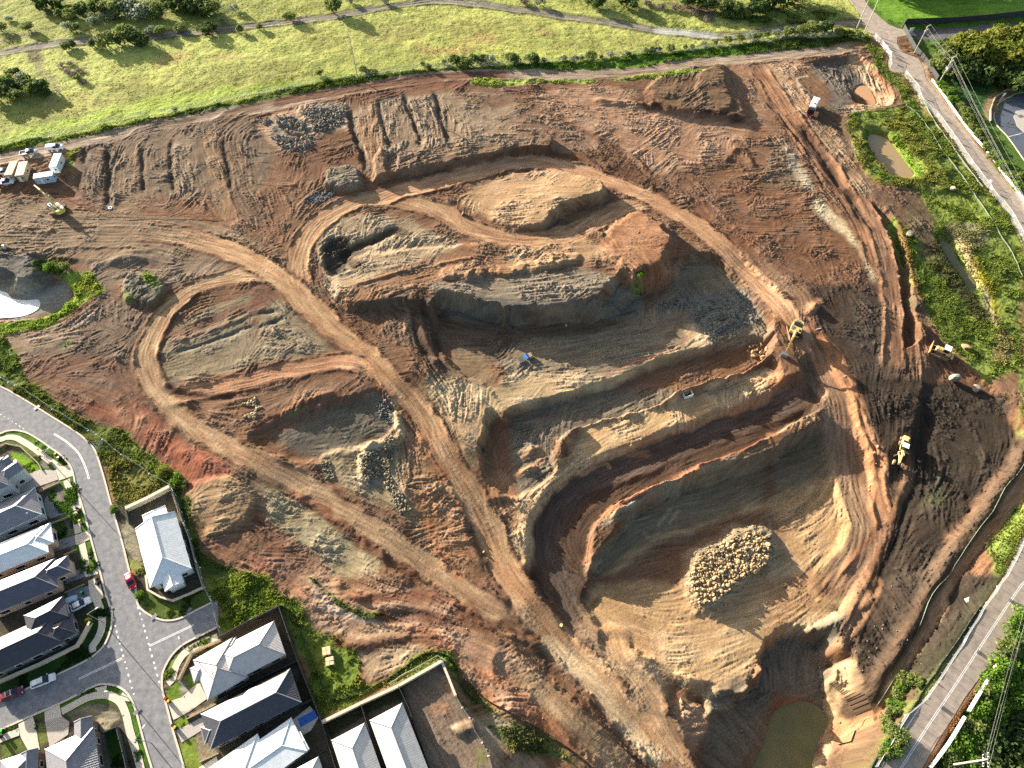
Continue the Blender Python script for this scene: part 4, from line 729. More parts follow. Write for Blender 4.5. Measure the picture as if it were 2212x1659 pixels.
# colour variation of the soils and the grass (two soils mixed by the blade, dry and lush grass)
v = 1+soil*(.12*L1+.07*L2+.04*L3+.05*nc+.07*nd+.09*N1)+GRS*(.10*ne+.08*N1+.09*nc+.08*L2)
C *= v[..., None].astype(np.float32)
t = np.clip(.5+.30*L3+.5*nc, 0, 1)*soil*np.clip(ROUGH, 0, 1)*.26
C = C*(1-t[..., None])+(C.mean(axis=2, keepdims=True)*np.array([1.16, 1.0, .80], np.float32))*t[..., None]*1.04
t = np.clip(.35+.6*nd+.25*L2, 0, 1)*soil*.12
t = np.clip(.1+.7*nd+.5*nc, 0, 1)*GRS*.22
C = C*(1-t[..., None])+C*np.array([.72, .86, .8], np.float32)*t[..., None]
t = np.clip(-.1-.7*nd+.4*ne, 0, 1)*GRS*.28
C = C*(1-t[..., None])+C*np.array([1.22, 1.05, 1.0], np.float32)*t[..., None]
lum = C.mean(axis=2, keepdims=True); ks = (soil*.26)[..., None]; C = C*(1-ks)+lum*ks*np.array([1.10, 1.0, .86], np.float32)
C *= 1+soil[..., None]*(np.array([.07, .09, .05], np.float32))
C = np.clip(C, .004, .9).astype(np.float32)
def sink(P, pad=.25, z=-.12):
    sl = window(P, 3)
    if sl is None: return
    sd = polysdf(P, sl, 0); a = H[sl]; m = sd > -pad
    a[m] = np.minimum(a[m], z)
def flat_up(P): return [unproj(p[0], p[1], 0) for p in P]
STREET_W = flat_up(STREET); RR_W = flat_up(RR_L+RR_R); LR_W = flat_up(LR_L+LR_R)
for q in (STREET_W, RR_W, LR_W): sink(q)
BED = np.zeros((NY, NX), bool)
for P_, z_ in ((p_, q_*ZK) for p_, q_ in ((POND_N, -2.35), (POND_S, -19.3), (PUDDLE, -2.55), (POND_W, -2.75), (CREEK, -3.3))):
    Q_ = smooth([unproj(p[0], p[1], z_) for p in P_], 3, True); sl = window(Q_, 8); sd = polysdf(Q_, sl, 0)
    a = H[sl]; m = sd > .1; a[m] = np.minimum(a[m], z_-.3); BED[sl] |= sd > -.5
    b = (sd <= .1) & (sd > -5); a[b] = np.minimum(a[b], (z_+.12+np.maximum(-sd, 0)*.75+.15*nb[sl])[b])
    C[sl][m] = A((120, 104, 76))
# ------------------------------------------------------------------ the ground meshes
def mat_new(name):
    m = bpy.data.materials.new(name); m.use_nodes = True
    return m, m.node_tree.nodes, m.node_tree.links, m.node_tree.nodes['Principled BSDF']
def ground_mat():
    m, N, K, P = mat_new('earth_and_grass')
    at = N.new('ShaderNodeAttribute'); at.attribute_name = 'soil'
    tc = N.new('ShaderNodeNewGeometry')
    n1 = N.new('ShaderNodeTexNoise'); n1.inputs['Scale'].default_value = 3.4; n1.inputs['Detail'].default_value = 6; n1.inputs['Roughness'].default_value = .7
    K.new(tc.outputs['Position'], n1.inputs['Vector'])
    mr = N.new('ShaderNodeMapRange'); mr.inputs[1].default_value = .3; mr.inputs[2].default_value = .7; mr.inputs[3].default_value = .72; mr.inputs[4].default_value = 1.26
    K.new(n1.outputs['Fac'], mr.inputs[0])
    mx = N.new('ShaderNodeMix'); mx.data_type = 'RGBA'; mx.blend_type = 'MULTIPLY'; mx.inputs[0].default_value = 1
    K.new(at.outputs['Color'], mx.inputs[6]); K.new(mr.outputs[0], mx.inputs[7]); K.new(mx.outputs[2], P.inputs['Base Color'])
    P.inputs['Roughness'].default_value = .95; P.inputs['Specular IOR Level'].default_value = .12
    bp = N.new('ShaderNodeBump'); bp.inputs['Strength'].default_value = .7; bp.inputs['Distance'].default_value = .09
    K.new(n1.outputs['Fac'], bp.inputs['Height']); K.new(bp.outputs['Normal'], P.inputs['Normal'])
    return m
M_GROUND = ground_mat()
NAMES = {0: 'bare_earth', 1: 'grassland', 2: 'haul_road', 3: 'weedy_ground', 4: 'gravel_track', 5: 'playing_field', 6: 'lawn', 7: 'yard_ground'}
def visible_blocks(B=8):
    bx = (NX-1)//B; by = (NY-1)//B
    xc = gx[:-1:B][:bx]+CELL*B/2; yc = gy[:-1:B][:by]+CELL*B/2
    XC, YC = np.meshgrid(xc, yc)
    # in view of the camera with a margin
    dz = -CAMH
    f = YC*CD+(-dz)*SD; u = F*XC/f; v = -F*(YC*SD+dz*CD)/f
    return (np.abs(u) < 1106+110) & (v < 830+90) & (v > -830-70)
VB = visible_blocks()
def link(o, parent=None):
    COL.objects.link(o)
    if parent is not None: o.parent = parent
    return o
def build_ground():
    B = 8; fine = np.repeat(np.repeat(VB, B, 0), B, 1)
    reg = REG[:-1, :-1][:fine.shape[0], :fine.shape[1]]
    jj, ii = np.nonzero(fine)
    base = jj*NX+ii; rg = reg[jj, ii]
    P = np.stack([GX.ravel(), GY.ravel(), H.ravel()], 1); CC = C.reshape(-1, 3)
    cj, ci = np.nonzero(~VB); cb = cj*B*NX+ci*B
    for r, nm in NAMES.items():
        q = base[rg == r]
        quads = np.stack([q, q+1, q+1+NX, q+NX], 1)
        if r == 1:
            quads = np.concatenate([quads, np.stack([cb, cb+B, cb+B+B*NX, cb+B*NX], 1)])
        if len(quads) == 0: continue
        used, inv = np.unique(quads.ravel(), return_inverse=True)
        me = bpy.data.meshes.new(nm); n = len(quads)
        me.vertices.add(len(used)); me.vertices.foreach_set('co', P[used].astype(np.float32).ravel())
        me.loops.add(n*4); me.loops.foreach_set('vertex_index', inv.astype(np.int32).ravel())
        me.polygons.add(n); me.polygons.foreach_set('loop_start', np.arange(0, n*4, 4, dtype=np.int32))
        me.polygons.foreach_set('use_smooth', np.ones(n, bool))
        at = me.attributes.new('soil', 'FLOAT_COLOR', 'POINT')
        at.data.foreach_set('color', np.concatenate([CC[used], np.ones((len(used), 1), np.float32)], 1).astype(np.float32).ravel())
        me.update(); me.materials.append(M_GROUND)
        o = link(bpy.data.objects.new(nm, me)); o['kind'] = 'structure'
build_ground()
def far_land():
    me = bpy.data.meshes.new('surrounding_land'); R = 4000
    a, b, c, d = X0, float(gx[-1]), Y0, float(gy[-1])
    vs = [(-R,-R,0),(R,-R,0),(R,R,0),(-R,R,0),(a,c,0),(b,c,0),(b,d,0),(a,d,0)]
    me.from_pydata(vs, [], [(0,1,5,4),(1,2,6,5),(2,3,7,6),(3,0,4,7)])
    at = me.attributes.new('soil', 'FLOAT_COLOR', 'POINT'); g = A((132,146,72))
    at.data.foreach_set('color', np.tile(np.append(g, 1), 8).astype(np.float32)); me.materials.append(M_GROUND)
    o = link(bpy.data.objects.new('surrounding_land', me)); o['kind'] = 'structure'
far_land()
# ------------------------------------------------------------------ kit: materials, mesh builder, tags
def mat(name, c, rough=.6, metal=0.0, spec=.3, noise=0.0, nscale=3.0, bump=0.0, bscale=20., c2=None, raw=False):
    m, N, K, P = mat_new(name)
    col = lin(c) if not raw else np.array(c)
    P.inputs['Base Color'].default_value = (*[float(x) for x in col], 1)
    P.inputs['Roughness'].default_value = rough; P.inputs['Metallic'].default_value = metal; P.inputs['Specular IOR Level'].default_value = spec
    if noise or c2 is not None:
        g = N.new('ShaderNodeNewGeometry'); n = N.new('ShaderNodeTexNoise'); n.inputs['Scale'].default_value = nscale; n.inputs['Detail'].default_value = 5
        K.new(g.outputs['Position'], n.inputs['Vector'])
        r = N.new('ShaderNodeValToRGB'); e = r.color_ramp.elements
        e[0].position = .3; e[1].position = .7
        b = lin(c2) if c2 is not None else col*(1+noise)
        a = col*(1-noise)
        e[0].color = (*[float(x) for x in a], 1); e[1].color = (*[float(min(x, .95)) for x in b], 1)
        K.new(n.outputs['Fac'], r.inputs['Fac']); K.new(r.outputs['Color'], P.inputs['Base Color'])
    if bump:
        g = N.new('ShaderNodeNewGeometry'); n = N.new('ShaderNodeTexNoise'); n.inputs['Scale'].default_value = bscale; n.inputs['Detail'].default_value = 4
        K.new(g.outputs['Position'], n.inputs['Vector']); bp = N.new('ShaderNodeBump'); bp.inputs['Strength'].default_value = .6; bp.inputs['Distance'].default_value = bump
        K.new(n.outputs['Fac'], bp.inputs['Height']); K.new(bp.outputs['Normal'], P.inputs['Normal'])
    return m
def roof_mat(name, c, kind):
    m, N, K, P = mat_new(name); col = lin(c)
    uv = N.new('ShaderNodeUVMap'); sp = N.new('ShaderNodeSeparateXYZ'); K.new(uv.outputs['UV'], sp.inputs[0])
    def wave(inp, freq):
        a = N.new('ShaderNodeMath'); a.operation = 'MULTIPLY'; a.inputs[1].default_value = freq; K.new(inp, a.inputs[0])
        b = N.new('ShaderNodeMath'); b.operation = 'FRACT'; K.new(a.outputs[0], b.inputs[0]); return b.outputs[0]
    if kind == 'tile':
        h = wave(sp.outputs['Y'], 1/.36); w2 = wave(sp.outputs['X'], 1/.33)
        s = N.new('ShaderNodeMath'); s.operation = 'PINGPONG'; s.inputs[1].default_value = .5; K.new(w2, s.inputs[0])
        ad = N.new('ShaderNodeMath'); ad.operation = 'ADD'; K.new(h, ad.inputs[0]); K.new(s.outputs[0], ad.inputs[1]); out = ad.outputs[0]; dist = .05
    else:
        h = wave(sp.outputs['X'], 1/.45); gt = N.new('ShaderNodeMath'); gt.operation = 'GREATER_THAN'; gt.inputs[1].default_value = .84; K.new(h, gt.inputs[0]); out = gt.outputs[0]; dist = .04
    bp = N.new('ShaderNodeBump'); bp.inputs['Strength'].default_value = .8; bp.inputs['Distance'].default_value = dist
    K.new(out, bp.inputs['Height']); K.new(bp.outputs['Normal'], P.inputs['Normal'])
    mr = N.new('ShaderNodeMapRange'); mr.inputs[1].default_value = 0; mr.inputs[2].default_value = 1; mr.inputs[3].default_value = .84; mr.inputs[4].default_value = 1.1; K.new(out, mr.inputs[0])
    g = N.new('ShaderNodeNewGeometry'); n = N.new('ShaderNodeTexNoise'); n.inputs['Scale'].default_value = .9; n.inputs['Detail'].default_value = 5; K.new(g.outputs['Position'], n.inputs['Vector'])
    m2 = N.new('ShaderNodeMapRange'); m2.inputs[1].default_value = .3; m2.inputs[2].default_value = .7; m2.inputs[3].default_value = .9; m2.inputs[4].default_value = 1.1; K.new(n.outputs['Fac'], m2.inputs[0])
    mu = N.new('ShaderNodeMath'); mu.operation = 'MULTIPLY'; K.new(mr.outputs[0], mu.inputs[0]); K.new(m2.outputs[0], mu.inputs[1])
    mx = N.new('ShaderNodeMix'); mx.data_type = 'RGBA'; mx.blend_type = 'MULTIPLY'; mx.inputs[0].default_value = 1; mx.inputs[6].default_value = (*[float(x) for x in col], 1)
    K.new(mu.outputs[0], mx.inputs[7]); K.new(mx.outputs[2], P.inputs['Base Color'])
    P.inputs['Roughness'].default_value = .42 if kind == 'tile' else .36; P.inputs['Specular IOR Level'].default_value = .5
    return m
class MB:
    def __init__(s): s.v = []; s.f = []; s.uv = []
    def face(s, pts, uvs=None):
        n = len(s.v); s.v += [tuple(p) for p in pts]; s.f.append(list(range(n, n+len(pts)))); s.uv.append(uvs or [(p[0], p[1]) for p in pts])
    def box(s, c, d, rz=0, top=1.0, topy=None, ry=0):
        """box centred on c with full sizes d; top shrinks the upper face"""
        topy = top if topy is None else topy; cz, sz = math.cos(rz), math.sin(rz)
        P = []
        for z, k, k2 in ((-.5, 1, 1), (.5, top, topy)):
            for x, y in ((-.5,-.5),(.5,-.5),(.5,.5),(-.5,.5)):
                X, Y, Z = x*d[0]*k, y*d[1]*k2, z*d[2]
                if ry: X, Z = X*math.cos(ry)+Z*math.sin(ry), -X*math.sin(ry)+Z*math.cos(ry)
                P.append((c[0]+X*cz-Y*sz, c[1]+X*sz+Y*cz, c[2]+Z))
        for q in ((3,2,1,0),(4,5,6,7),(0,1,5,4),(1,2,6,5),(2,3,7,6),(3,0,4,7)): s.face([P[i] for i in q])
        return s
    def tube(s, pts, r, n=8, r2=None, cap=True):
        rings = []; pts = [Vector(p) for p in pts]; L = len(pts)
        for i, p in enumerate(pts):
            d = (pts[min(i+1, L-1)]-pts[max(i-1, 0)]).normalized()
            a = d.orthogonal().normalized() if abs(d.z) > .9 else d.cross(Vector((0,0,1))).normalized(); b = d.cross(a)
            rr = r if r2 is None else r+(r2-r)*i/(L-1)
            rings.append([p+(a*math.cos(t*2*math.pi/n)+b*math.sin(t*2*math.pi/n))*rr for t in range(n)])
        for A_, B_ in zip(rings[:-1], rings[1:]):
            for k in range(n): s.face([A_[k], A_[(k+1) % n], B_[(k+1) % n], B_[k]])
        if cap: s.face(rings[0][::-1]); s.face(rings[-1])
        return s
    def prism(s, poly, z0, z1):
        """vertical prism over an outline of xy points"""
        n = len(poly); ar = sum(poly[i][0]*poly[(i+1) % n][1]-poly[(i+1) % n][0]*poly[i][1] for i in range(n))
        if ar < 0: poly = poly[::-1]
        for i in range(n):
            a, b = poly[i], poly[(i+1) % n]; s.face([(a[0],a[1],z0),(b[0],b[1],z0),(b[0],b[1],z1),(a[0],a[1],z1)])
        tr = tessellate_polygon([[Vector((p[0], p[1], 0)) for p in poly]])
        for t in tr:
            t = list(t); A_, B_, C_ = (poly[k] for k in t)
            if (B_[0]-A_[0])*(C_[1]-A_[1])-(C_[0]-A_[0])*(B_[1]-A_[1]) < 0: t = t[::-1]
            s.face([(poly[k][0], poly[k][1], z1) for k in t]); s.face([(poly[k][0], poly[k][1], z0) for k in t[::-1]])
        return s
    def side(s, prof, y0, y1):
        """extrude an x-z outline from y0 to y1"""
        m = MB().prism([(p[0], p[1]) for p in prof], 0, 1)
        for f in m.f:
            s.face([(m.v[i][0], y0+(y1-y0)*m.v[i][2], m.v[i][1]) for i in f][::-1])
        return s
    def wheel(s, c, r, w, n=14):
        P0 = [(c[0]+r*math.cos(t*2*math.pi/n), c[2]+r*math.sin(t*2*math.pi/n)) for t in range(n)]
        return s.side(P0, c[1]-w/2, c[1]+w/2)
    def loft(s, secs):
        n = len(secs[0])
        for A_, B_ in zip(secs[:-1], secs[1:]):
            for k in range(n): s.face([A_[k], A_[(k+1) % n], B_[(k+1) % n], B_[k]])
        s.face(secs[0][::-1]); s.face(secs[-1])
        return s
    def build(s, name, m, parent=None, smooth=False, bevel=0, merge=True, world=False):
        me = bpy.data.meshes.new(name); me.from_pydata(s.v, [], s.f)
        ul = me.uv_layers.new(name='UVMap'); ul.data.foreach_set('uv', [c for f in s.uv for p in f for c in p])
        if merge or bevel:
            bm = bmesh.new(); bm.from_mesh(me); bmesh.ops.remove_doubles(bm, verts=bm.verts, dist=.0005)
            bmesh.ops.recalc_face_normals(bm, faces=bm.faces)
            if bevel:
                bmesh.ops.bevel(bm, geom=[e for e in bm.edges if len(e.link_faces) == 2 and e.calc_face_angle(0) > .6], offset=bevel, segments=2, affect='EDGES', clamp_overlap=True)
            bm.to_mesh(me); bm.free()
        if smooth: me.polygons.foreach_set('use_smooth', [True]*len(me.polygons))
        me.materials.append(m); me.update()
        o = link(bpy.data.objects.new(name, me), parent)
        return o
def tag(o, label, cat, group=None, kind=None):
    o['label'] = label; o['category'] = cat
    if group: o['group'] = group
    if kind: o['kind'] = kind
    return o
def thing(name, label, cat, loc=(0,0,0), rz=0, group=None):
    o = link(bpy.data.objects.new(name, None)); o.location = loc; o.rotation_euler = (0, 0, rz); o.empty_display_size = .5
    return tag(o, label, cat, group)
def copy_tree(o, parent=None):
    c = o.copy(); COL.objects.link(c); c.parent = parent
    for ch in list(o.children): copy_tree(ch, c)
    return c
def world_up(P):                         # plan outline from picture points on level ground
    return [unproj(p[0], p[1], 0) for p in P]
def offset_line(P, d):
    out = []
    for i, p in enumerate(P):
        a = P[max(i-1, 0)]; b = P[min(i+1, len(P)-1)]; dx, dy = b[0]-a[0], b[1]-a[1]; L = math.hypot(dx, dy) or 1
        out.append((p[0]-dy/L*d, p[1]+dx/L*d))
    return out
def strip(P, w, z0, z1, mb=None, off=0):
    mb = mb or MB(); A_ = offset_line(P, off-w/2); B_ = offset_line(P, off+w/2)
    for i in range(len(P)-1):
        a, b, c, d = A_[i], A_[i+1], B_[i+1], B_[i]
        mb.face([(a[0],a[1],z1),(b[0],b[1],z1),(c[0],c[1],z1),(d[0],d[1],z1)])
        if z1-z0 > .02:
            mb.face([(a[0],a[1],z0),(b[0],b[1],z0),(b[0],b[1],z1),(a[0],a[1],z1)]); mb.face([(d[0],d[1],z1),(c[0],c[1],z1),(c[0],c[1],z0),(d[0],d[1],z0)])
    for i in (0, -1):
        a, d = A_[i], B_[i]; mb.face([(a[0],a[1],z0),(d[0],d[1],z0),(d[0],d[1],z1),(a[0],a[1],z1)])
    return mb
ORD = ['first','second','third','fourth','fifth','sixth','seventh','eighth','ninth','tenth','eleventh','twelfth','thirteenth','fourteenth','fifteenth','sixteenth','seventeenth','eighteenth','nineteenth','twentieth','twenty-first','twenty-second','twenty-third','twenty-fourth','twenty-fifth','twenty-sixth','twenty-seventh','twenty-eighth','twenty-ninth','thirtieth','thirty-first','thirty-second','thirty-third','thirty-fourth','thirty-fifth','thirty-sixth','thirty-seventh','thirty-eighth','thirty-ninth','fortieth']+['forty-'+x for x in ('first','second','third','fourth','fifth','sixth','seventh','eighth','ninth')]+['fiftieth']
def G(u, v, dz=0):
    x, y = W(u, v); return (x, y, hmap(x, y)+dz)
def heading(u0, v0, u1, v1):
    a = W(u0, v0); b = W(u1, v1); return math.atan2(b[1]-a[1], b[0]-a[0])
M_ASPH = mat('asphalt', (120,122,127), .9, spec=.15, c2=(136,136,138), noise=.2, nscale=.8, bump=.01, bscale=30)
M_ASPH2 = mat('old_asphalt', (150,140,130), .9, spec=.15, c2=(168,154,140), noise=.2, nscale=.6, bump=.01)
M_ASPHD = mat('new_asphalt', (84,90,104), .9, spec=.15, noise=.08)
M_CONC = mat('concrete', (196,186,170), .85, spec=.15, noise=.08, nscale=2)
M_CONC2 = mat('grey_concrete', (168,162,154), .85, spec=.15, noise=.08, nscale=2)
M_PAINT = mat('road_paint', (226,226,222), .7)
M_WHITE = mat('white_paint', (232,232,228), .4)
M_TYRE = mat('rubber', (34,34,36), .8)
M_GLASS = mat('dark_glass', (28,38,50), .12, spec=.6)
M_STEEL = mat('galvanised_steel', (168,174,176), .45, metal=.6)
M_GREYM = mat('grey_metal', (120,122,124), .5, metal=.3)
M_BLACK = mat('black_plastic', (34,34,38), .55)
M_YEL = mat('machine_yellow', (200,172,108), .45, noise=.12, nscale=1.5)
M_PYEL = mat('faded_machine_yellow', (214,196,110), .45, noise=.1)
M_MUD = mat('muddy_steel', (124,98,76), .8, noise=.2, nscale=4)
M_WOOD = mat('weathered_timber', (150,138,118), .85, noise=.1)
M_BRICK = mat('pale_brick', (186,164,146), .85, noise=.12, nscale=6)
M_DBRICK = mat('brown_brick', (112,96,88), .85, noise=.12, nscale=6)
# ------------------------------------------------------------------ sealed roads, kerbs, paths, markings
def struct(o): o['kind'] = 'structure'; return o
def slab(name, P, z, m, th=.1):
    return struct(MB().prism(P, z-th, z).build(name, m, merge=False))
slab('street', STREET_W, .02, M_ASPH, .1); slab('road', RR_W, .02, M_ASPH2, .1); slab('road', LR_W, .02, M_ASPH2, .1)
def kerb(P, off, w=.4, name='kerb', m=None, z=.15):
    Q = smooth(flat_up(P), 3); struct(strip(Q, w, -.05, z, off=off).build(name, m or M_CONC))
kerb(KERB_OUT, -.0); kerb(KERB_OUT2, .0); kerb(KERB_IN, .0); kerb(KERB_IN2, .0)
def path(name, P, w, m=M_CONC, z=.1): struct(strip(smooth(flat_up(P), 4), w, -.02, z).build(name, m))
path('footpath', T(9,[(-200,490),(0,480),(50,465),(90,460),(130,465),(170,480),(300,560),(400,640),(470,690),(540,740),(570,790)]), 1.5)
path('footpath', T(9,[(575,830),(600,920),(612,1000)]), 1.5); path('footpath', T(9,[(640,1110),(660,1200),(680,1290)]), 1.5); path('footpath', T(9,[(708,1380),(730,1480),(748,1580)]), 1.5)
path('footpath', T(13,[(792,30),(800,85)]), 1.5); path('footpath', T(13,[(835,200),(870,300),(885,380),(875,470),(840,550),(800,610),(800,660)]), 1.6)
path('footpath', T(13,[(535,1170),(620,1125),(700,1080),(780,1045),(850,1030),(910,1028),(960,1040),(1040,1090),(1090,1200),(1120,1330),(1150,1430),(1190,1560),(1220,1680)]), 1.5)
path('footpath', T(13,[(1880,525),(1760,575),(1680,610),(1620,650),(1575,690),(1530,760),(1505,830),(1490,890),(1450,930)]), 1.5)
path('footpath', T(13,[(0,1410),(100,1370),(170,1345)]), 1.5)
def drive(P, m=M_CONC2, z=.085): slab('driveway', flat_up(P), z, m, .12)
M_PAVD = mat('dark_paving', (112,116,124), .85, noise=.08)
drive(T(9,[(545,715),(590,698),(625,720),(640,790),(510,835),(480,745)]), M_CONC); drive(T(9,[(262,770),(345,742),(480,745),(512,822),(340,885),(180,940),(140,850),(130,780)]))
drive(T(9,[(580,1040),(685,990),(705,1070),(610,1105)]), M_CONC, .086); drive(T(9,[(385,1000),(410,960),(425,1015),(580,1040),(600,1110),(440,1165),(385,1120)]), M_PAVD)
drive(T(9,[(645,1310),(760,1270),(775,1345),(660,1392)]), M_CONC, .086); drive(T(9,[(480,1360),(520,1345),(645,1312),(660,1390),(470,1450)]), M_PAVD)
drive(T(9,[(718,1605),(835,1560),(850,1640),(740,1670)]), M_CONC, .086); drive(T(9,[(620,1620),(718,1605),(740,1665),(560,1720)])[:3]+T(9,[(740,1665),(560,1730)]), M_PAVD)
drive(T(13,[(765,90),(870,70),(895,190),(790,225)]), M_CONC, .086); drive(T(13,[(575,130),(765,85),(790,225),(660,310),(610,250)]), M_PAVD)
drive(T(13,[(385,1175),(515,1110),(535,1215),(390,1260)]), M_CONC, .086); drive(T(13,[(390,1260),(535,1215),(600,1260),(590,1370),(430,1480)]))
drive(T(13,[(160,1280),(285,1215),(310,1300),(345,1500),(250,1520),(180,1390)]), M_CONC)
drive(T(13,[(820,970),(925,945),(915,1010),(860,1015)]), M_CONC, .086); drive(T(13,[(1035,1050),(1060,1005),(1145,1075),(1120,1085),(1075,1080)]), M_CONC, .086)
drive(T(13,[(1450,1090),(1570,1050),(1700,930),(1730,930),(1790,1060),(1640,1170),(1500,1245)]), M_CONC)
drive(T(13,[(1525,1335),(1740,1225),(1770,1270),(1750,1330),(1570,1440)]), M_CONC2)
drive(T(13,[(1720,1655),(1870,1560),(1900,1640),(1800,1760),(1700,1760)]), M_CONC)
# drain lids in the kerbs
for p in T(13,[(950,290),(700,1005),(1185,1170),(1330,355),(1630,300),(1720,510)])+T(9,[(320,205),(670,910)]):
    a = unproj(p[0], p[1]); struct(MB().box((a[0], a[1], .1), (1.6, .8, .14), .9).build('drain_grate', M_GREYM))
# markings
def lines(pts, gap, ln, w, name='road_marking', z=.026, off=0):
    P = smooth(flat_up(pts), 4); P = offset_line(P, off); mb = MB(); acc = 0; dash = []
    for a, b in zip(P[:-1], P[1:]):
        L = math.hypot(b[0]-a[0], b[1]-a[1]); n = max(1, int(L/.25))
        for k in range(n):
            s = acc+L*k/n; q = (a[0]+(b[0]-a[0])*k/n, a[1]+(b[1]-a[1])*k/n)
            if gap == 0 or (s % (gap+ln)) < ln: dash.append(q)
            else:
                if len(dash) > 1: strip(dash, w, z, z, mb)
                dash = []
        acc += L
    if len(dash) > 1: strip(dash, w, z, z, mb)
    struct(mb.build(name, M_PAINT))
lines(T(13,[(978,365),(1000,450),(1040,600),(1085,760),(1130,930),(1172,1075)]), .75, .75, .3)
lines(T(13,[(1190,265),(1230,390),(1280,570),(1330,750),(1390,965)]), .75, .75, .3)
for o in (-.15, .15):
    lines(T(13,[(680,890),(870,800),(1070,705)]), 0, 1, .12, off=o); lines(T(13,[(1290,605),(1490,510),(1690,415)]), 0, 1, .12, off=o)
    lines(T(9,[(465,430),(540,475),(600,520),(680,600),(730,700),(758,780),(770,830)]), 0, 1, .13, off=o)
    lines(T(12,[(2330,1600)])+T(16,[(2190,80),(1900,510),(1600,970),(1400,1270),(1150,1659),(1050,1820)]), 0, 1, .13, off=o)
lines(T(9,[(-100,195),(0,260),(110,325),(215,395)]), .7, .8, .15)
lines(T(16,[(1330,1110),(1210,1290),(1090,1480),(980,1650),(920,1750)]), 0, 1, .14)
lines(T(4,[(1380,850),(1500,1010),(1700,1290),(1900,1560),(2000,1700)]), 1.2, 5, .12)
lines(T(4,[(1290,720),(1345,780)]), 0, 1, .2)
slab('car_park', flat_up(T(4,[(2600,800),(2212,815),(2110,840),(2000,900),(1960,1000),(1985,1080),(2080,1185),(2212,1370),(2600,1900)])), .06, M_ASPHD, .12)
kerb(T(4,[(2700,790),(2212,800),(2105,832),(1990,895),(1950,1000),(1978,1085),(2075,1190),(2212,1385),(2500,1800)]), 0, .3, z=.2)
lines(T(4,[(2078,1182),(2205,1150)]), 0, 1, .2, z=.066); slab('paved_island', flat_up(T(4,[(2212,950),(2140,960),(2120,1010),(2150,1090),(2212,1150),(2600,1150),(2600,950)])), .14, M_CONC2, .1)
# wheel ruts and puddle water
M_MUDW = mat('brown_water', (150,128,92), .08, spec=.5); M_MUDW2 = mat('green_brown_water', (96,96,60), .05, spec=.5, c2=(112,108,66), noise=.1, nscale=.15)
M_ORW = mat('orange_water', (178,138,98), .1, spec=.5); M_GLAREW = mat('painted_water_glare', (196,196,190), .3, spec=.5, c2=(238,242,244), nscale=.22, noise=.1)  # pond glare: sun and sky reflection painted as a pale colour
def water(P, z, m, name='pond_water'):
    z *= ZK
    Q = smooth([unproj(p[0], p[1], z) for p in P], 4, True); struct(MB().prism(Q, z-.5, z).build(name, m))
water(POND_N, -2.35, M_MUDW); water(POND_S, -19.3, M_MUDW2); water(PUDDLE, -2.55, M_ORW, 'puddle'); water(POND_W, -2.75, M_GLAREW); water(CREEK, -3.3, M_MUDW2)
# ------------------------------------------------------------------ houses
def rect(p0, p1, p2, z):
    a, b, c = (Vector(unproj(p[0], p[1], z)) for p in (p0, p1, p2))
    e = b-a; w = e.length; e.normalize(); n = Vector((-e.y, e.x))
    L = (c-b).dot(n)
    if L < 0: n = -n; L = -L
    return a, e, n, w, L
def hip(mb, caps, R, z, pitch, ends=(1, 1), oh=0):
    a, e, n, w, L = R; t = math.tan(math.radians(pitch))
    P = lambda x, y, zz: (a.x+e.x*x+n.x*y, a.y+e.y*x+n.y*y, zz)
    if w > L:   # ridge across
        a2 = a; R2 = (a+n*0, n, e, L, w); return hip(mb, caps, R2, z, pitch, ends)
    h = w/2*t; i0 = w/2 if ends[0] else 0; i1 = w/2 if ends[1] else 0
    r0, r1 = P(w/2, i0, z+h), P(w/2, L-i1, z+h); c = [P(0,0,z), P(w,0,z), P(w,L,z), P(0,L,z)]
    s = math.hypot(w/2, h)
    mb.face([c[0], c[1], r0], [(0,0),(w,0),(w/2,s)]); mb.face([c[2], c[3], r1], [(0,0),(w,0),(w/2,s)])
    mb.face([c[1], c[2], r1, r0], [(0,0),(L,0),(L-i1,s),(i0,s)]); mb.face([c[3], c[0], r0, r1], [(0,0),(L,0),(L-i0,s),(i1,s)])
    mb.face([c[3], c[2], c[1], c[0]])
    for p, q in ((r0, r1), (c[0], r0), (c[1], r0), (c[2], r1), (c[3], r1)):
        d = Vector(q)-Vector(p)
        if d.length > .3: caps.tube([Vector(p)+Vector((0,0,.03)), Vector(q)+Vector((0,0,.03))], .11, 5)
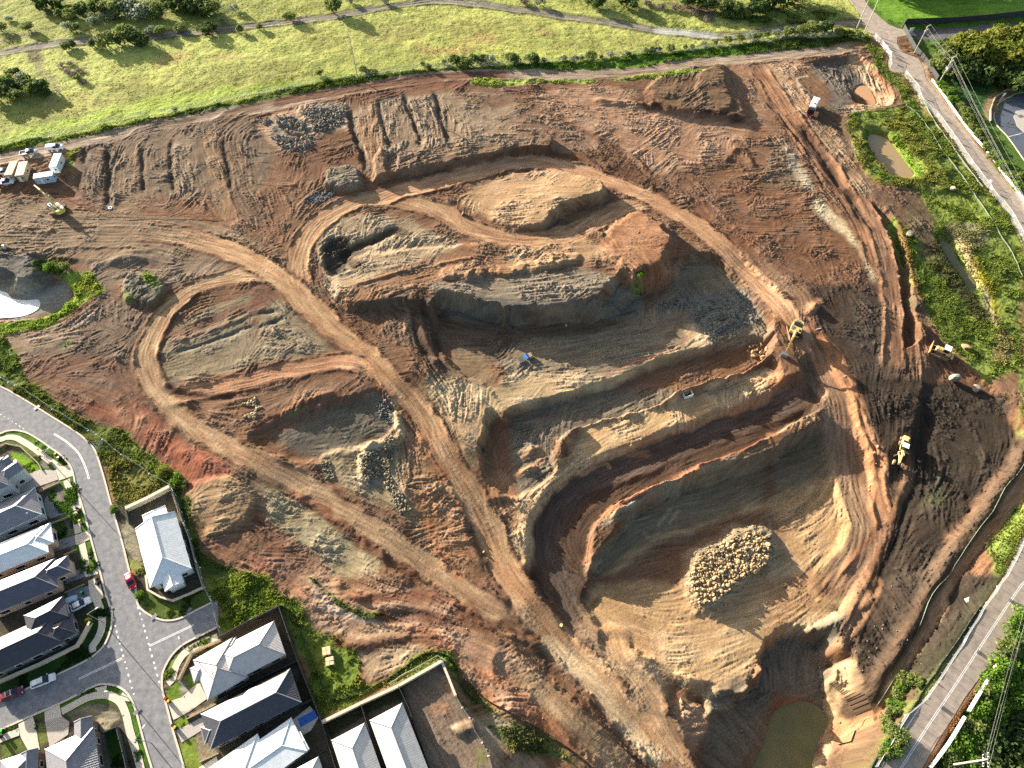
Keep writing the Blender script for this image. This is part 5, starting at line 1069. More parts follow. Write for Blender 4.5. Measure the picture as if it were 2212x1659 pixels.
def house(label, wings, roofm, wallm, capm, ze=2.7, pitch=22, extra=None, win=True, garage=None):
    ze, pitch = ze+.9, pitch+(4 if pitch > 15 else 1)
    R0 = rect(*wings[0][:3], ze); cx = R0[0]+R0[1]*R0[3]/2+R0[2]*R0[4]/2
    h = thing('house', label, 'house', (cx.x, cx.y, 0)); O = Vector((cx.x, cx.y, 0))
    rb, cb, wb, gb = MB(), MB(), MB(), MB(); wins = []
    for k, wg in enumerate(wings):
        z = ze-.06*k+(wg[4] if len(wg) > 4 else 0); a, e, n, w, L = rect(*wg[:3], z); ends = wg[3] if len(wg) > 3 and wg[3] else (1, 1)
        a = a-cx; pt = wg[5] if len(wg) > 5 else pitch
        hip(rb, cb, (a, e, n, w, L), z, pt, ends)
        P = lambda x, y: (a.x+e.x*x+n.x*y, a.y+e.y*x+n.y*y)
        m = .48; wb.prism([P(m, m), P(w-m, m), P(w-m, L-m), P(m, L-m)], 0, z-.1-.01*k)
        for q0, q1 in (((0,0),(w,0)), ((w,0),(w,L)), ((w,L),(0,L)), ((0,L),(0,0))):
            gb.face([P(*q0)+(z-.2,), P(*q1)+(z-.2,), P(*q1)+(z+.015,), P(*q0)+(z+.015,)])
            # gutter with real thickness
            d = Vector((P(*q1)[0]-P(*q0)[0], P(*q1)[1]-P(*q0)[1], 0)); d.normalize(); nn = Vector((d.y, -d.x, 0))
            c0, c1 = Vector(P(*q0)+(0,)), Vector(P(*q1)+(0,)); ang = math.atan2(d.y, d.x); mid = (c0+c1)/2+nn*.07
            gb.box((mid.x, mid.y, z-.07-.003*k), ((c1-c0).length+.1, .13, .13), ang)
        if win:
            for (q0, q1) in (((m, m), (w-m, m)), ((w-m, m), (w-m, L-m)), ((w-m, L-m), (m, L-m)), ((m, L-m), (m, m))):
                s0, s1 = Vector(P(*q0)), Vector(P(*q1)); ll = (s1-s0).length; nw = int(ll/3.6)
                for j in range(nw):
                    c = s0+(s1-s0)*((j+.5)/nw); ang = math.atan2((s1-s0).y, (s1-s0).x); wins.append((c, ang, k))
    rb.build('roof', roofm, h, merge=False); cb.build('ridge_cap', capm, h); wb.build('wall', wallm, h); gb.build('gutter', capm, h)
    for c, ang, k in wins[:26]:
        hwc = 1.0 if (int(abs(c.x*7)) % 3) else .6
        f = MB().box((0,0,0), (hwc*2+.1, .14, 1.3)).build('window', M_WHITE, h); f.location = (c.x, c.y, 1.45); f.rotation_euler = (0, 0, ang)
        MB().box((0,0,0), (hwc*2-.08, .18, 1.12)).build('pane', M_GLASS, f)
    if extra: extra(h, O)
    return h
R_GREY = roof_mat('grey_ribbed_roof', (132,132,140), 'metal'); R_DGREY = roof_mat('dark_tile_roof', (84,86,98), 'tile'); R_BLACK = roof_mat('charcoal_ribbed_roof', (66,68,78), 'metal'); R_BLUE = roof_mat('pale_metal_roof', (232,238,240), 'metal')
R_TAN = roof_mat('light_tile_roof', (196,190,184), 'tile'); R_BTILE = roof_mat('black_tile_roof', (58,60,70), 'tile'); R_SHED = roof_mat('silver_grey_roof', (204,202,198), 'metal')
C_WHITE = mat('white_trim', (214,220,222), .5); C_DK = mat('dark_trim', (70,72,80), .5); C_GR = mat('grey_trim', (140,142,146), .5)
M_RENDER = mat('pale_render', (176,186,190), .8); M_RDK = mat('grey_render', (122,124,128), .8)
def vent(h, O, u, v, z, m=C_WHITE, d=(.5,.35,.25)):
    p = Vector(unproj(u, v, z)+(z,))-O; MB().box(tuple(p), d, .5).build('roof_vent', m, h, bevel=.04)
house('grey roofed house with three small front gables behind the curved lawn', [((12,985),(19,1049),(-70,1082)), ((34,992),(50,1013),(2,1036),(0,1),-.2), ((17,983),(25,996),(-25,1015),(0,1),.1)], R_GREY, M_RENDER, C_GR, ze=4.8)
house('dark grey hip roofed house with white gutters beside the street', [((75,1053),(90,1111),(-60,1171))], R_GREY, M_RENDER, C_WHITE, extra=lambda h, O: vent(h, O, 58, 1108, 4.6))
house('pale blue-white metal roofed house, second from the dark grey one', [((97,1134),(105,1193),(-40,1254),None,0,14), ((109,1129),(116,1172),(60,1196),None,.0,14)], R_BLUE, M_BRICK, C_WHITE)
house('dark tiled house with stepped front and light ridge caps', [((118,1206),(126,1268),(-30,1336)), ((147,1199),(154,1234),(90,1262),(1,1),.05)], R_DGREY, M_BRICK, C_GR, extra=lambda h, O: vent(h, O, 50, 1266, 4.4))
house('black tiled corner house with white front edge and several hips', [((124,1320),(136,1387),(-40,1462)), ((137,1287),(148,1332),(60,1369),(1,1),.5), ((153,1323),(164,1367),(104,1392),(1,1),-.1)], R_BTILE, M_RDK, C_DK)
house('grey roofed corner house at the bottom edge with fenced side lawn', [((97,1618),(203,1570),(238,1700)), ((160,1560),(199,1547),(214,1600),(0,1),-.1)], R_GREY, M_DBRICK, C_GR)
house('grey roofed house cut off by the bottom left corner', [((1,1643),(81,1617),(98,1690)), ((44,1629),(82,1616),(98,1670),(0,1),.1)], R_GREY, M_DBRICK, C_GR)
def h_extra(h, O):
    vent(h, O, 340, 1180, 4.8)
house('white ribbed roof house standing alone beside the earthworks fence', [((292,1143),(378,1105),(412,1229),(0,1)), ((357,1277),(396,1258),(370,1170),(0,1),-.1), ((317,1232),(352,1215),(340,1165),(0,1),-.05), ((307,1114),(357,1092),(372,1140),(0,0),-.15,2)], R_BLUE, M_RENDER, C_WHITE, pitch=20, extra=h_extra)
house('light grey tiled house with many hips beside the curved footpath', [((592,1341),(617,1414),(480,1476)), ((418,1426),(449,1513),(540,1476),(1,1),.0), ((510,1376),(520,1400),(425,1440),(1,1),-.05), ((411,1444),(420,1475),(455,1461),(1,1),-.2)], R_TAN, M_BRICK, C_GR, extra=lambda h, O: vent(h, O, 512, 1427, 4.4))
house('black roofed long house south of the light grey tiled one', [((627,1444),(651,1517),(454,1621)), ((434,1571),(443,1606),(500,1578),(1,1),-.2)], R_BLACK, M_RDK, C_GR, extra=lambda h, O: vent(h, O, 563, 1537, 4.0))
M_SOLAR = mat('solar_cell', (22,30,58), .15, spec=.6)
def k_extra(h, O):
    for i in range(4):
        for j in range(2):
            u = 541+i*13+j*4; v = 1657-i*7.2+j*11
            p = Vector(unproj(u, v, 3.9)+(3.9,))-O; MB().box((p.x, p.y, 3.62-j*.12), (1.5, .95, .06), .5, ry=0).build('solar_panel', M_SOLAR, h)
    for u, v in ((614.5,1622),(626,1616)):
        p = Vector(unproj(u, v, 3.7)+(3.7,))-O; MB().box((p.x, p.y, 3.72), (.7, 1.2, .12), .5).build('skylight', M_GLASS, h)
house('white low roofed house with solar panels beside a swimming pool', [((629,1550),(664,1622),(480,1712),None,0,7), ((556,1585),(600,1680),(420,1770),None,.12,7), ((648,1580),(668,1618),(610,1648),(0,0),-.15,5)], R_BLUE, M_RENDER, C_WHITE, pitch=7, extra=k_extra)
house('grey and blue hip roofed house at the bottom edge, left one of the pair', [((715.5,1599),(788,1561),(850,1725))], R_SHED, M_RDK, C_GR, extra=lambda h, O: vent(h, O, 759, 1611, 4.2))
house('silver hip roofed house at the bottom edge, right one of the pair', [((798,1556),(869,1518),(945,1700))], R_SHED, M_RDK, C_GR)
house('small pale roof corner at the bottom edge beneath the solar panels house', [((634,1663),(688,1634),(704,1680))], R_SHED, M_RDK, C_GR)
# swimming pool
pool = thing('swimming_pool', 'blue rectangular swimming pool in a pale paved yard', 'pool', unproj(662, 1556)+(0,))
def rel(P, o, z=0): return [(q[0]-o.location.x, q[1]-o.location.y) for q in [unproj(p[0], p[1], z) for p in P]]
MB().prism(rel([(624,1562),(670,1525),(688,1551),(672,1578),(648,1592),(637,1570)], pool), .0, .12).build('deck', M_CONC, pool)
MB().prism(rel([(643,1553),(680,1534),(686,1551),(650,1571)], pool), .1, .135).build('basin', mat('pool_water', (30,96,190), .05, spec=.6, c2=(40,110,205), noise=.1), pool)
# retaining walls and yard fences
M_CB = mat('charcoal_fence_sheet', (62,66,68), .5); M_CREAMW = mat('cream_wall', (204,190,160), .8, noise=.06)
def wallthing(name, label, P, h, th, m, cat='fence', zoff=0, posts=0, capm=None):
    Q = [unproj(p[0], p[1], 0) for p in P]; o = thing(name, label, cat, (Q[0][0], Q[0][1], 0)); Q = [(q[0]-o.location.x, q[1]-o.location.y) for q in Q]
    strip(Q, th, -.3, h).build('panel', m, o)
    if capm: strip(Q, th+.12, h, h+.1).build('coping', capm, o)
    if posts:
        for a, b in zip(Q[:-1], Q[1:]):
            L = math.hypot(b[0]-a[0], b[1]-a[1]); n = max(1, int(L/posts))
            for k in range(n): MB().box((a[0]+(b[0]-a[0])*k/n, a[1]+(b[1]-a[1])*k/n, h/2+.05), (th+.1, th+.1, h+.1)).build('post', m, o)
    return o
wallthing('fence', 'dark sheet fence along the east side of the light grey tiled yard', [(606,1314),(646,1430),(680,1515),(698,1561)], 1.9, .1, M_CB, posts=3)
wallthing('fence', 'dark sheet fence along the north side of the light grey tiled yard', [(480,1379),(540,1346),(606,1314)], 1.9, .1, M_CB, posts=3)
wallthing('fence', 'dark sheet fence between the light grey tiled and black roofed houses', [(646,1430),(560,1472),(466,1520)], 1.7, .08, M_CB)
wallthing('fence', 'dark sheet fence between the black roofed house and the pool', [(676,1514),(600,1548),(500,1596)], 1.7, .08, M_CB)
wallthing('fence', 'dark sheet fence dividing the pool yard from the grey pair', [(698,1562),(712,1608),(728,1660),(740,1700)], 1.8, .08, M_CB)
wallthing('fence', 'dark sheet fence between the two grey hip roofed houses', [(782,1524),(800,1580),(830,1670)], 1.8, .08, M_CB)
wallthing('fence', 'dark sheet fence beside the empty dirt lot', [(862,1484),(884,1530),(928,1655),(940,1700)], 1.8, .08, M_CB)
wallthing('retaining_wall', 'cream topped retaining wall north of the grey pair and dirt lot', [(698,1562),(780,1522),(862,1484),(955,1431)], 1.5, .5, M_CREAMW, 'wall', capm=M_CONC)
wallthing('retaining_wall', 'cream wall along the east side of the empty dirt lot', [(955,1431),(968,1462),(985,1505)], 1.2, .4, M_CREAMW, 'wall', capm=M_CONC)
wallthing('retaining_wall', 'cream wall north of the white ribbed roof house', [(277,1103),(324,1081),(371,1056)], 1.6, .7, M_CREAMW, 'wall', capm=M_CONC)
wallthing('fence', 'timber fence east of the white ribbed roof house', [(371,1056),(389,1110),(412,1168),(428,1232),(441,1270)], 1.2, .1, M_WOOD, posts=2.4)
wallthing('retaining_wall', 'pale curved wall south of the white ribbed roof house', [(440,1271),(408,1286),(375,1299),(350,1292),(322,1276),(318,1245)], .8, .3, M_CREAMW, 'wall', capm=M_CONC)
wallthing('fence', 'dark screen fence west of the white ribbed roof house', [(277,1103),(281,1120),(284,1136)], 1.6, .1, M_CB)
wallthing('retaining_wall', 'cream wall around the black tiled corner house', [(-60,1500),(0,1476),(90,1437),(170,1398),(178,1386),(200,1346)], 1.3, .35, M_CREAMW, 'wall', capm=M_CONC)
wallthing('retaining_wall', 'cream wall beside the curved footpath and light grey tiled house', [(478,1384),(418,1412),(412,1422),(389,1470)], 1.0, .25, M_CREAMW, 'wall', capm=M_WOOD)
wallthing('fence', 'dark fence round the side lawn of the bottom corner house', [(228,1585),(258,1573),(272,1625),(282,1670)], 1.7, .12, M_CB, posts=2.4)
wallthing('retaining_wall', 'low timber sleeper wall between two front gardens', [(90,1062),(130,1044)], .6, .2, M_WOOD, 'wall')
wallthing('retaining_wall', 'low timber sleeper wall beside the pale blue-white roof', [(112,1132),(150,1118)], .6, .2, M_WOOD, 'wall')
wallthing('retaining_wall', 'low timber sleeper wall beside the dark tiled house', [(140,1200),(167,1188)], .6, .2, M_WOOD, 'wall')
wallthing('retaining_wall', 'low timber sleeper wall behind the parked white sedan', [(142,1282),(184,1263)], .6, .2, M_WOOD, 'wall')
wallthing('retaining_wall', 'low timber sleeper wall between the light grey and black roofed gardens', [(405,1554),(470,1521)], .6, .2, M_WOOD, 'wall')
wallthing('retaining_wall', 'low timber sleeper wall beside the white low roofed house', [(433,1646),(474,1627)], .6, .2, M_WOOD, 'wall')
wallthing('retaining_wall', 'pale garden wall along the top left curved garden', [(-10,972),(14,960),(46,966),(85,1003),(92,1016)], .6, .2, M_WOOD, 'wall')
# ------------------------------------------------------------------ vehicles
def body_loft(stn, mb=None):
    """stations (x, z_low, z_high, half width low, half width top)"""
    secs = []
    for x, z0, z1, w0, w1 in stn:
        zm = z0+(z1-z0)*.55
        secs.append([(x,-w0*.94,z0),(x,-w0,zm),(x,-w1,z1-.03),(x,-w1*.86,z1),(x,w1*.86,z1),(x,w1,z1-.03),(x,w0,zm),(x,w0*.94,z0)])
    return (mb or MB()).loft(secs)
def wheels(o, xs, y, r=.34, w=.24):
    for x in xs:
        for s in (-1, 1):
            wl = MB().wheel((0,0,0), r, w).build('wheel', M_TYRE, o, bevel=.03); wl.location = (x, s*y, r)
            MB().wheel((0,0,0), r*.6, w+.03, 10).build('rim', M_STEEL, wl)
def lights(o, x, y, z, xr=None, zr=None):
    for s in (-1, 1):
        MB().box((x, s*y, z), (.14, .34, .16)).build('headlight', M_WHITE, o, bevel=.03)
        if xr is not None: MB().box((xr, s*y, zr or z), (.1, .26, .22)).build('tail_light', M_RLENS, o)
M_RLENS = mat('red_lens', (170,30,30), .3)
def car(label, cat, u, v, hd, m, L=4.7, wagon=False, name='parked_car', dz=.02, rails=False, sc=1.0, group=None):
    x, y, z = G(u, v); o = thing(name, label, cat, (x, y, max(z, .02) if dz == .02 else z+dz), hd, group); h = L/2; o.scale = (sc, sc, sc)
    hi = .78; rf = 1.62 if wagon else 1.44
    body_loft([(-h,.42,.92,.70,.66),(-h+.12,.28,hi+.22,.86,.80),(-h*.55,.24,hi+.22,.92,.84),(.3,.24,hi+.2,.92,.84),(h*.42,.24,hi+.17,.92,.82),(h*.8,.26,hi+.04,.88,.74),(h-.08,.3,hi-.12,.78,.62),(h,.38,hi-.2,.62,.5)]).build('body', m, o, smooth=True)
    rb = -h+.28 if wagon else -h*.62
    body_loft([(rb,hi+.12,hi+.26,.78,.74),(rb+.35,hi+.14,rf-.06,.8,.62),(0,hi+.14,rf-.02,.82,.64),(.35,hi+.12,rf-.08,.82,.62),(h*.5,hi+.1,hi+.2,.8,.76)]).build('window', M_GLASS, o, smooth=False)
    body_loft([(rb+.38,rf-.13,rf-.02,.62,.58),(-.2,rf-.1,rf+.03,.64,.6),(.3,rf-.16,rf-.04,.62,.56)]).build('roof', m, o, smooth=True)
    for s in (-1, 1):
        MB().box((.0, s*.735, rf-.3), (.1, .05, .42)).build('door_pillar', m, o)
        MB().box((h*.42, s*.98, hi+.22), (.2, .2, .14)).build('wing_mirror', m, o, bevel=.03)
        if rails: MB().box((-.3, s*.55, rf+.06), (1.7, .05, .05)).build('roof_rail', M_STEEL, o)
    if rails:
        for xx in (-.8, .2): MB().box((xx, 0, rf+.1), (.12, 1.2, .05)).build('roof_bar', M_WHITE, o)
    wheels(o, (-h*.6, h*.62), .8); lights(o, h-.22, .6, hi-.08, -h+.05, hi+.06)
    return o
M_CARW = mat('white_car_paint', (226,232,238), .25, spec=.5); M_MAROON = mat('maroon_car_paint', (110,30,58), .25, spec=.5); M_RED = mat('red_car_paint', (176,36,58), .25, spec=.5); M_SILV = mat('silver_car_paint', (168,178,184), .3, metal=.3)
car('white station wagon parked at the kerb of the side street', 'car', 97.5, 1472, heading(60,1486,130,1458), M_CARW, 4.9, True, rails=True)
car('maroon station wagon parked at the kerb behind the white one', 'car', 31, 1500, heading(0,1513,60,1488), M_MAROON, 4.5, True, rails=True)
car('red car parked at the kerb west of the white ribbed roof house', 'car', 285, 1257, heading(279,1241,291,1276), M_RED, 4.3)
car('white sedan parked in the driveway of the black tiled corner house', 'car', 175, 1308, heading(155,1318,195,1297), M_CARW, 4.8, dz=.1)
def ute(label, u, v, hd, m, canopy=False, name='utility_truck', sc=1.12):
    x, y, z = G(u, v); o = thing(name, label, 'pickup truck', (x, y, z), hd); o.scale = (sc,)*3
    body_loft([(-.4,.4,1.08,.9,.86),(.9,.4,1.08,.92,.86),(1.5,.42,1.08,.92,.82),(2.3,.45,1.0,.86,.74),(2.5,.5,.85,.7,.6)]).build('body', m, o, smooth=True)
    body_loft([(-.4,1.05,1.2,.82,.78),(-.25,1.05,1.74,.82,.64),(.7,1.05,1.74,.82,.64),(1.45,1.05,1.15,.82,.78)]).build('window', M_GLASS, o)
    body_loft([(-.3,1.68,1.8,.64,.6),(.65,1.68,1.78,.64,.6)]).build('roof', m, o, smooth=True)
    if canopy: MB().box((-1.5, 0, 1.2), (2.1, 1.8, 1.25), top=.94).build('canopy', m, o, bevel=.05)
    else:
        t = MB(); t.box((-1.5,0,.85), (2.3,1.9,.1)); t.box((-1.5,.93,1.05), (2.3,.06,.36)); t.box((-1.5,-.93,1.05), (2.3,.06,.36)); t.box((-2.62,0,1.05), (.06,1.9,.36)); t.box((-.45,0,1.3), (.08,1.8,.9))
        t.build('tray', M_STEEL if m is not M_CARW else m, o)
    wheels(o, (-1.7, 1.6), .8, .39, .26); lights(o, 2.36, .6, .86, -2.6, .8)
    return o
ute('white twin cab pickup with closed canopy beside the white site hut', 122, 323, heading(104,325,142,320), M_CARW, True)
ute('silver pickup with white tray box parked north of the brown containers', 66, 334, heading(48,338,84,331), M_SILV)
ute('white pickup half cut by the left edge, nearest the brown containers', 9, 376, heading(-6,379,24,373), M_CARW)
ute('white tray pickup below the brown containers at the left edge', 14, 398, heading(-8,400,26,396), M_CARW)
# covered trailer beside the white sedan
x, y, z = G(160, 1297); o = thing('box_trailer', 'trailer under a pale blue tarpaulin beside the white sedan', 'trailer', (x, y, .1), heading(147,1302,180,1290))
body_loft([(-1.5,.4,.9,.7,.5),(-.9,.4,1.25,.75,.6),(.5,.4,1.2,.75,.6),(1.1,.4,.95,.7,.5)]).build('tarpaulin', mat('blue_grey_tarpaulin', (150,178,202), .6), o, smooth=True); wheels(o, (-.3,), .72, .3); MB().tube([(1.1,0,.45),(2.0,0,.45)], .05).build('drawbar', M_STEEL, o)
def bin_(label, u, v, lid, body=M_BLACK, rz=0.0, name='wheelie_bin', group=None):
    x, y = unproj(u, v, 0); o = thing(name, label, 'bin', (x, y, .08), rz, group)
    MB().box((0,0,.55), (.46,.56,.98), 0).build('body', body, o); o.children[0].data.transform(Matrix.Identity(4))
    l = MB().box((.03,0,1.08), (.56,.6,.1), top=.86).build('lid', lid, o, bevel=.02); MB().tube([(-.3,-.22,1.0),(-.3,.22,1.0)], .025, 6).build('handle', body, o)
    for s in (-1, 1):
        w = MB().wheel((0,0,0), .11, .05, 10).build('wheel', M_TYRE, o); w.location = (-.24, s*.24, .11)
M_LY = mat('yellow_lid', (214,170,34), .5); M_LR = mat('red_lid', (176,34,28), .5); M_LG = mat('green_lid', (48,196,92), .5); M_LD = mat('dark_green_lid', (20,84,56), .5)
for a in [('black bin with a red lid at the kerb by the light grey tiled house', 361, 1511, M_LR), ('black bin with a yellow lid at the kerb by the light grey tiled house', 367.5, 1516, M_LY), ('black bin with a black lid at the kerb by the black roofed house', 377, 1568, M_BLACK), ('black bin with a yellow lid at the kerb by the black roofed house', 381.5, 1572, M_LY),
 ('black bin with a yellow lid on the verge below the curved grass', 124, 984, M_LY), ('black bin with a pale lid beside the top driveway', 130, 992, M_WHITE), ('upper black bin of the first pair on the verge by the dark grey roof', 169, 1100, M_BLACK), ('lower black bin of the first pair on the verge by the dark grey roof', 173, 1106, M_BLACK),
 ('upper black bin of the second pair on the verge by the pale roof', 176, 1128, M_LY), ('lower black bin of the second pair on the verge by the pale roof', 180, 1133, M_BLACK), ('lone black bin on the verge in front of the dark tiled house', 198, 1207, M_BLACK), ('upper of two black bins beside the driveway of the white sedan', 212, 1252, M_BLACK), ('lower of two black bins beside the driveway of the white sedan', 213, 1263, M_BLACK),
 ('green lidded bin on the verge at the bottom left edge', 8.5, 1580, M_LG), ('dark green lidded bin on the path at the bottom left edge', 4, 1592, M_LD), ('bright green lidded bin behind the covered trailer', 180, 1282, M_LG), ('green lidded bin between the light grey and black roofs', 472, 1509, M_LG)]:
    bin_(a[0], a[1], a[2], a[3], rz=rnd.uniform(-.5, .5))
# ------------------------------------------------------------------ street lamps and power poles
def lamp(label, base, head_uv, h=7.2):
    x, y = unproj(*base, 0); hx, hy = unproj(*head_uv, h); o = thing('street_lamp', label, 'street lamp', (x, y, 0))
    MB().tube([(0,0,-.2),(0,0,h)], .1, 8, .06).build('pole', M_STEEL, o)
    d = Vector((hx-x, hy-y, 0)); d = d.normalized()*min(d.length, 2.4) if d.length > .5 else Vector((1.5,0,0))
    MB().tube([(0,0,h-.1),(d.x*.5,d.y*.5,h+.15),(d.x,d.y,h+.2)], .05, 6).build('arm', M_STEEL, o)
    MB().box((d.x, d.y, h+.2), (.8, .3, .14), math.atan2(d.y, d.x), .8).build('lantern', M_WHITE, o, bevel=.04)
lamp('galvanised street lamp at the top driveway of the curved street', (125,1013), (110,964)); lamp('galvanised street lamp in the front garden of the black tiled corner house', (224,1345), (210,1314))
lamp('galvanised street lamp on the corner above the bottom curved footpath', (276,1507), (230,1494)); lamp('galvanised street lamp on the verge by the light grey tiled house', (424,1416), (386,1375)); lamp('galvanised street lamp south of the side street corner', (327,1605),(318,1560))
M_POLEW = mat('pale_timber_pole', (172,168,156), .8, noise=.1)
TOPS = {}
def ppole(key, label, base, h, arms=2, az=0.0, xf=False, z=0):
    x, y = unproj(*base, z); o = thing('power_pole', label, 'utility pole', (x, y, z), az); tops = []
    MB().tube([(0,0,-.5),(0,0,h)], .22, 8, .14).build('pole', M_POLEW, o)
    for k in range(arms):
        zz = h-.3-k*1.7; hw = 1.3-.2*k; MB().box((.18, 0, zz), (.12, hw*2, .14)).build('crossarm', M_GREYM, o)
        for s in (-1, -.45, .45, 1):
            MB().tube([(.18, s*hw*.95, zz+.07),(.18, s*hw*.95, zz+.38)], .07, 6).build('insulator', M_WHITE, o)
            if abs(s) == 1 or k == 1: tops.append((x+.18*math.cos(az)-s*hw*.95*math.sin(az), y+.18*math.sin(az)+s*hw*.95*math.cos(az), z+zz+.4))
    if xf: MB().tube([(.55,0,h-5.2),(.55,0,h-3.9)], .5, 10).build('transformer', M_STEEL, o); MB().box((.5,0,h-3.4), (.9,2.0,.15)).build('crossarm', M_GREYM, o); MB().box((-.5,.3,h-4.6), (.5,.5,.9)).build('switch_box', M_STEEL, o)
    TOPS[key] = tops; return o
ppole('N', 'tall lone timber power pole at the north fence', (773,171), 18.0, 1, .2); ppole('A', 'left of the two tall poles where the gravel path meets the road', (1850.5,61), 17.5, 1, .9); ppole('B', 'right of the two tall poles where the gravel path meets the road', (1863,79), 17.5, 2, .9)
ppole('C', 'power pole with double crossarm on the grass island beside the road', (1974,116), 11.5, 2, -.95); ppole('D', 'power pole carrying a round transformer among the trees', (2027,181), 11, 2, -.95, True)
ppole('E', 'power pole at the bottom right edge leaning out of the hedge', (2060,1652), 12, 2, -.35)
ppole('F', 'power pole beyond the right edge of the road', (2330,780), 12, 2, -1.3)
def cable(a, b, sag, label, r=.03, group='overhead power cables on the right'):
    a, b = Vector(a), Vector(b); P = [a.lerp(b, t/14)-Vector((0,0,sag*4*(t/14)*(1-t/14))) for t in range(15)]
    o = MB().tube([p-a for p in P], r, 5).build('power_cable', M_CABLE, None, merge=False); o.location = a; tag(o, label, 'cable', group)
M_CABLE = mat('aluminium_cable', (120,122,118), .5)
for k in range(2): cable(TOPS['B'][k], TOPS['C'][k], .8, 'pale overhead cable strung from the tall road pole to the double crossarm pole', .02, 'cables above the road junction')
for k, a, b in [(k, TOPS['C'][k], TOPS['D'][k]) for k in range(len(TOPS['C']))]: cable(a, b, .5, 'pale overhead cable running between the double crossarm pole and the transformer pole', .02, 'cables over the trees')
for k, a, b in [(k, TOPS['D'][k], TOPS['F'][k]) for k in range(len(TOPS['D']))]: cable(a, b, 1.6, 'pale overhead cable running down from the transformer pole past the right edge', .02, 'cables beside the road')
for k, a, b in [(k, TOPS['F'][k], TOPS['E'][k]) for k in range(4)]: cable(a, b, 1.6, 'pale overhead cable over the hedge of the lower right road', .02, 'cables over the lower right hedge')
for k in range(2): cable(TOPS['N'][k], tuple(Vector(TOPS['A'][k])), 2.5, 'thin overhead cable along the north fence', .015, 'cables along the north fence'); cable(TOPS['N'][k], (-260+k*2, 150, 15), 2.5, 'thin overhead cable crossing the field toward the left edge', .015, 'cables over the field')
# ------------------------------------------------------------------ fences
mm, N_, K_, P_ = mat_new('chain_mesh'); P_.inputs['Base Color'].default_value = (.42,.46,.46,1); P_.inputs['Alpha'].default_value = .22; P_.inputs['Roughness'].default_value = .5; M_MESH = mm
M_SIGNW = mat('white_sign_board', (236,238,238), .5)
M_SHADE = mat('green_silt_cloth', (104,118,100), .9); M_DSHADE = mat('dark_silt_cloth', (34,44,38), .85); M_NET = mat('orange_barrier_net', (206,96,72), .8)
def mesh_fence(label, P, h=1.8, step=2.6, signs=0, feet=True, sheet=None, tilt=0, name='mesh_fence', rail=.028, cat='fence', postr=.035, wob=.15, lean=.0, maxp=95, lo=.06):
    Q = smooth([W(p[0], p[1]) for p in P], 5); acc = [0]
    for a, b in zip(Q[:-1], Q[1:]): acc.append(acc[-1]+math.hypot(b[0]-a[0], b[1]-a[1]))
    L = acc[-1]; step = max(step, L/maxp); n = max(1, int(L/step)); pts = []
    for k in range(n+1):
        s = L*k/n; x = np.interp(s, acc, [q[0] for q in Q]); y = np.interp(s, acc, [q[1] for q in Q]); x += rnd.uniform(-wob, wob); y += rnd.uniform(-wob, wob); pts.append((x, y, hmap(x, y)))
    o = thing(name, label, cat, pts[0]); O = Vector(pts[0]); pts = [Vector(p)-O for p in pts]
    mb, rl = MB(), MB()
    for k, (a, b) in enumerate(zip(pts[:-1], pts[1:])):
        la = Vector((0,0,h)); mb.face([a+Vector((0,0,lo)), b+Vector((0,0,lo)), b+la, a+la])
        rl.tube([a+la, b+la], rail, 4, cap=False); rl.tube([a+Vector((0,0,lo+.04)), b+Vector((0,0,lo+.04))], rail, 4, cap=False)
        if signs and k % signs == 0:
            c = (a+b)/2; ang = math.atan2((b-a).y, (b-a).x); s = MB().box((0,0,0), (.9,.05,.6)).build('sign_board', M_SIGNW, o); s.location = c+Vector((0,0,1.25)); s.rotation_euler = (0, 0, ang)
    (sheet and mb.build('cloth', sheet, o, merge=False)) or (not sheet and mb.build('mesh_panel', M_MESH, o, merge=False))
    rl.build('rail', M_STEEL if not sheet else sheet, o, merge=False)
    pm = MB().tube([(0,0,-.1),(0,0,h+.05)], postr, 5); pm0 = pm.build('post', M_STEEL if sheet is None else M_WOOD, o); pm0.location = pts[0]
    ft0 = None
    if feet: ft0 = MB().box((0,0,.07), (.45,.2,.12)).build('foot_block', M_WHITE, o); ft0.location = pts[0]
    for p in pts[1:]:
        c = pm0.copy(); COL.objects.link(c); c.parent = o; c.location = p
        if ft0: c = ft0.copy(); COL.objects.link(c); c.parent = o; c.location = p; c.rotation_euler = (0, 0, rnd.uniform(0, 3))
    return o
mesh_fence('temporary mesh fence with white signs along the north side, left of the lone pole', [(-20,318),(0,314),(147,287),(270,258),(375,243),(450,228),(532,206),(640,188),(700,174),(775,169)], step=3.2, signs=3)
mesh_fence('temporary mesh fence with white signs along the north side, right of the lone pole', [(778,168),(830,159),(900,150),(953,146),(992,142),(1050,142),(1106,141),(1180,137),(1250,130),(1330,122),(1400,116),(1475,111),(1550,103),(1600,97),(1659,91),(1700,86),(1740,82),(1808,78)], step=3.2, signs=2)
mesh_fence('temporary mesh fence at the edge of the right road down to its lower bend', T(4,[(910,320),(985,400),(1055,500),(1042,545),(1060,590)]), signs=2)
mesh_fence('long mesh fence standing along the left edge of the right road', T(4,[(1175,640),(1240,720),(1290,790),(1320,880),(1450,1010),(1550,1140),(1700,1360),(1800,1500),(1900,1620)])+T(8,[(1930,20),(2080,190),(2200,420),(2260,560)]), signs=5)
mesh_fence('mesh fence with pale base standing along the left edge of the lower right road', T(12,[(2212,1330)])+T(16,[(2035,20),(1880,240),(1700,530),(1580,720),(1450,920),(1330,1095),(1250,1150),(1170,1230),(1080,1380),(1000,1520),(920,1659)]), signs=6)
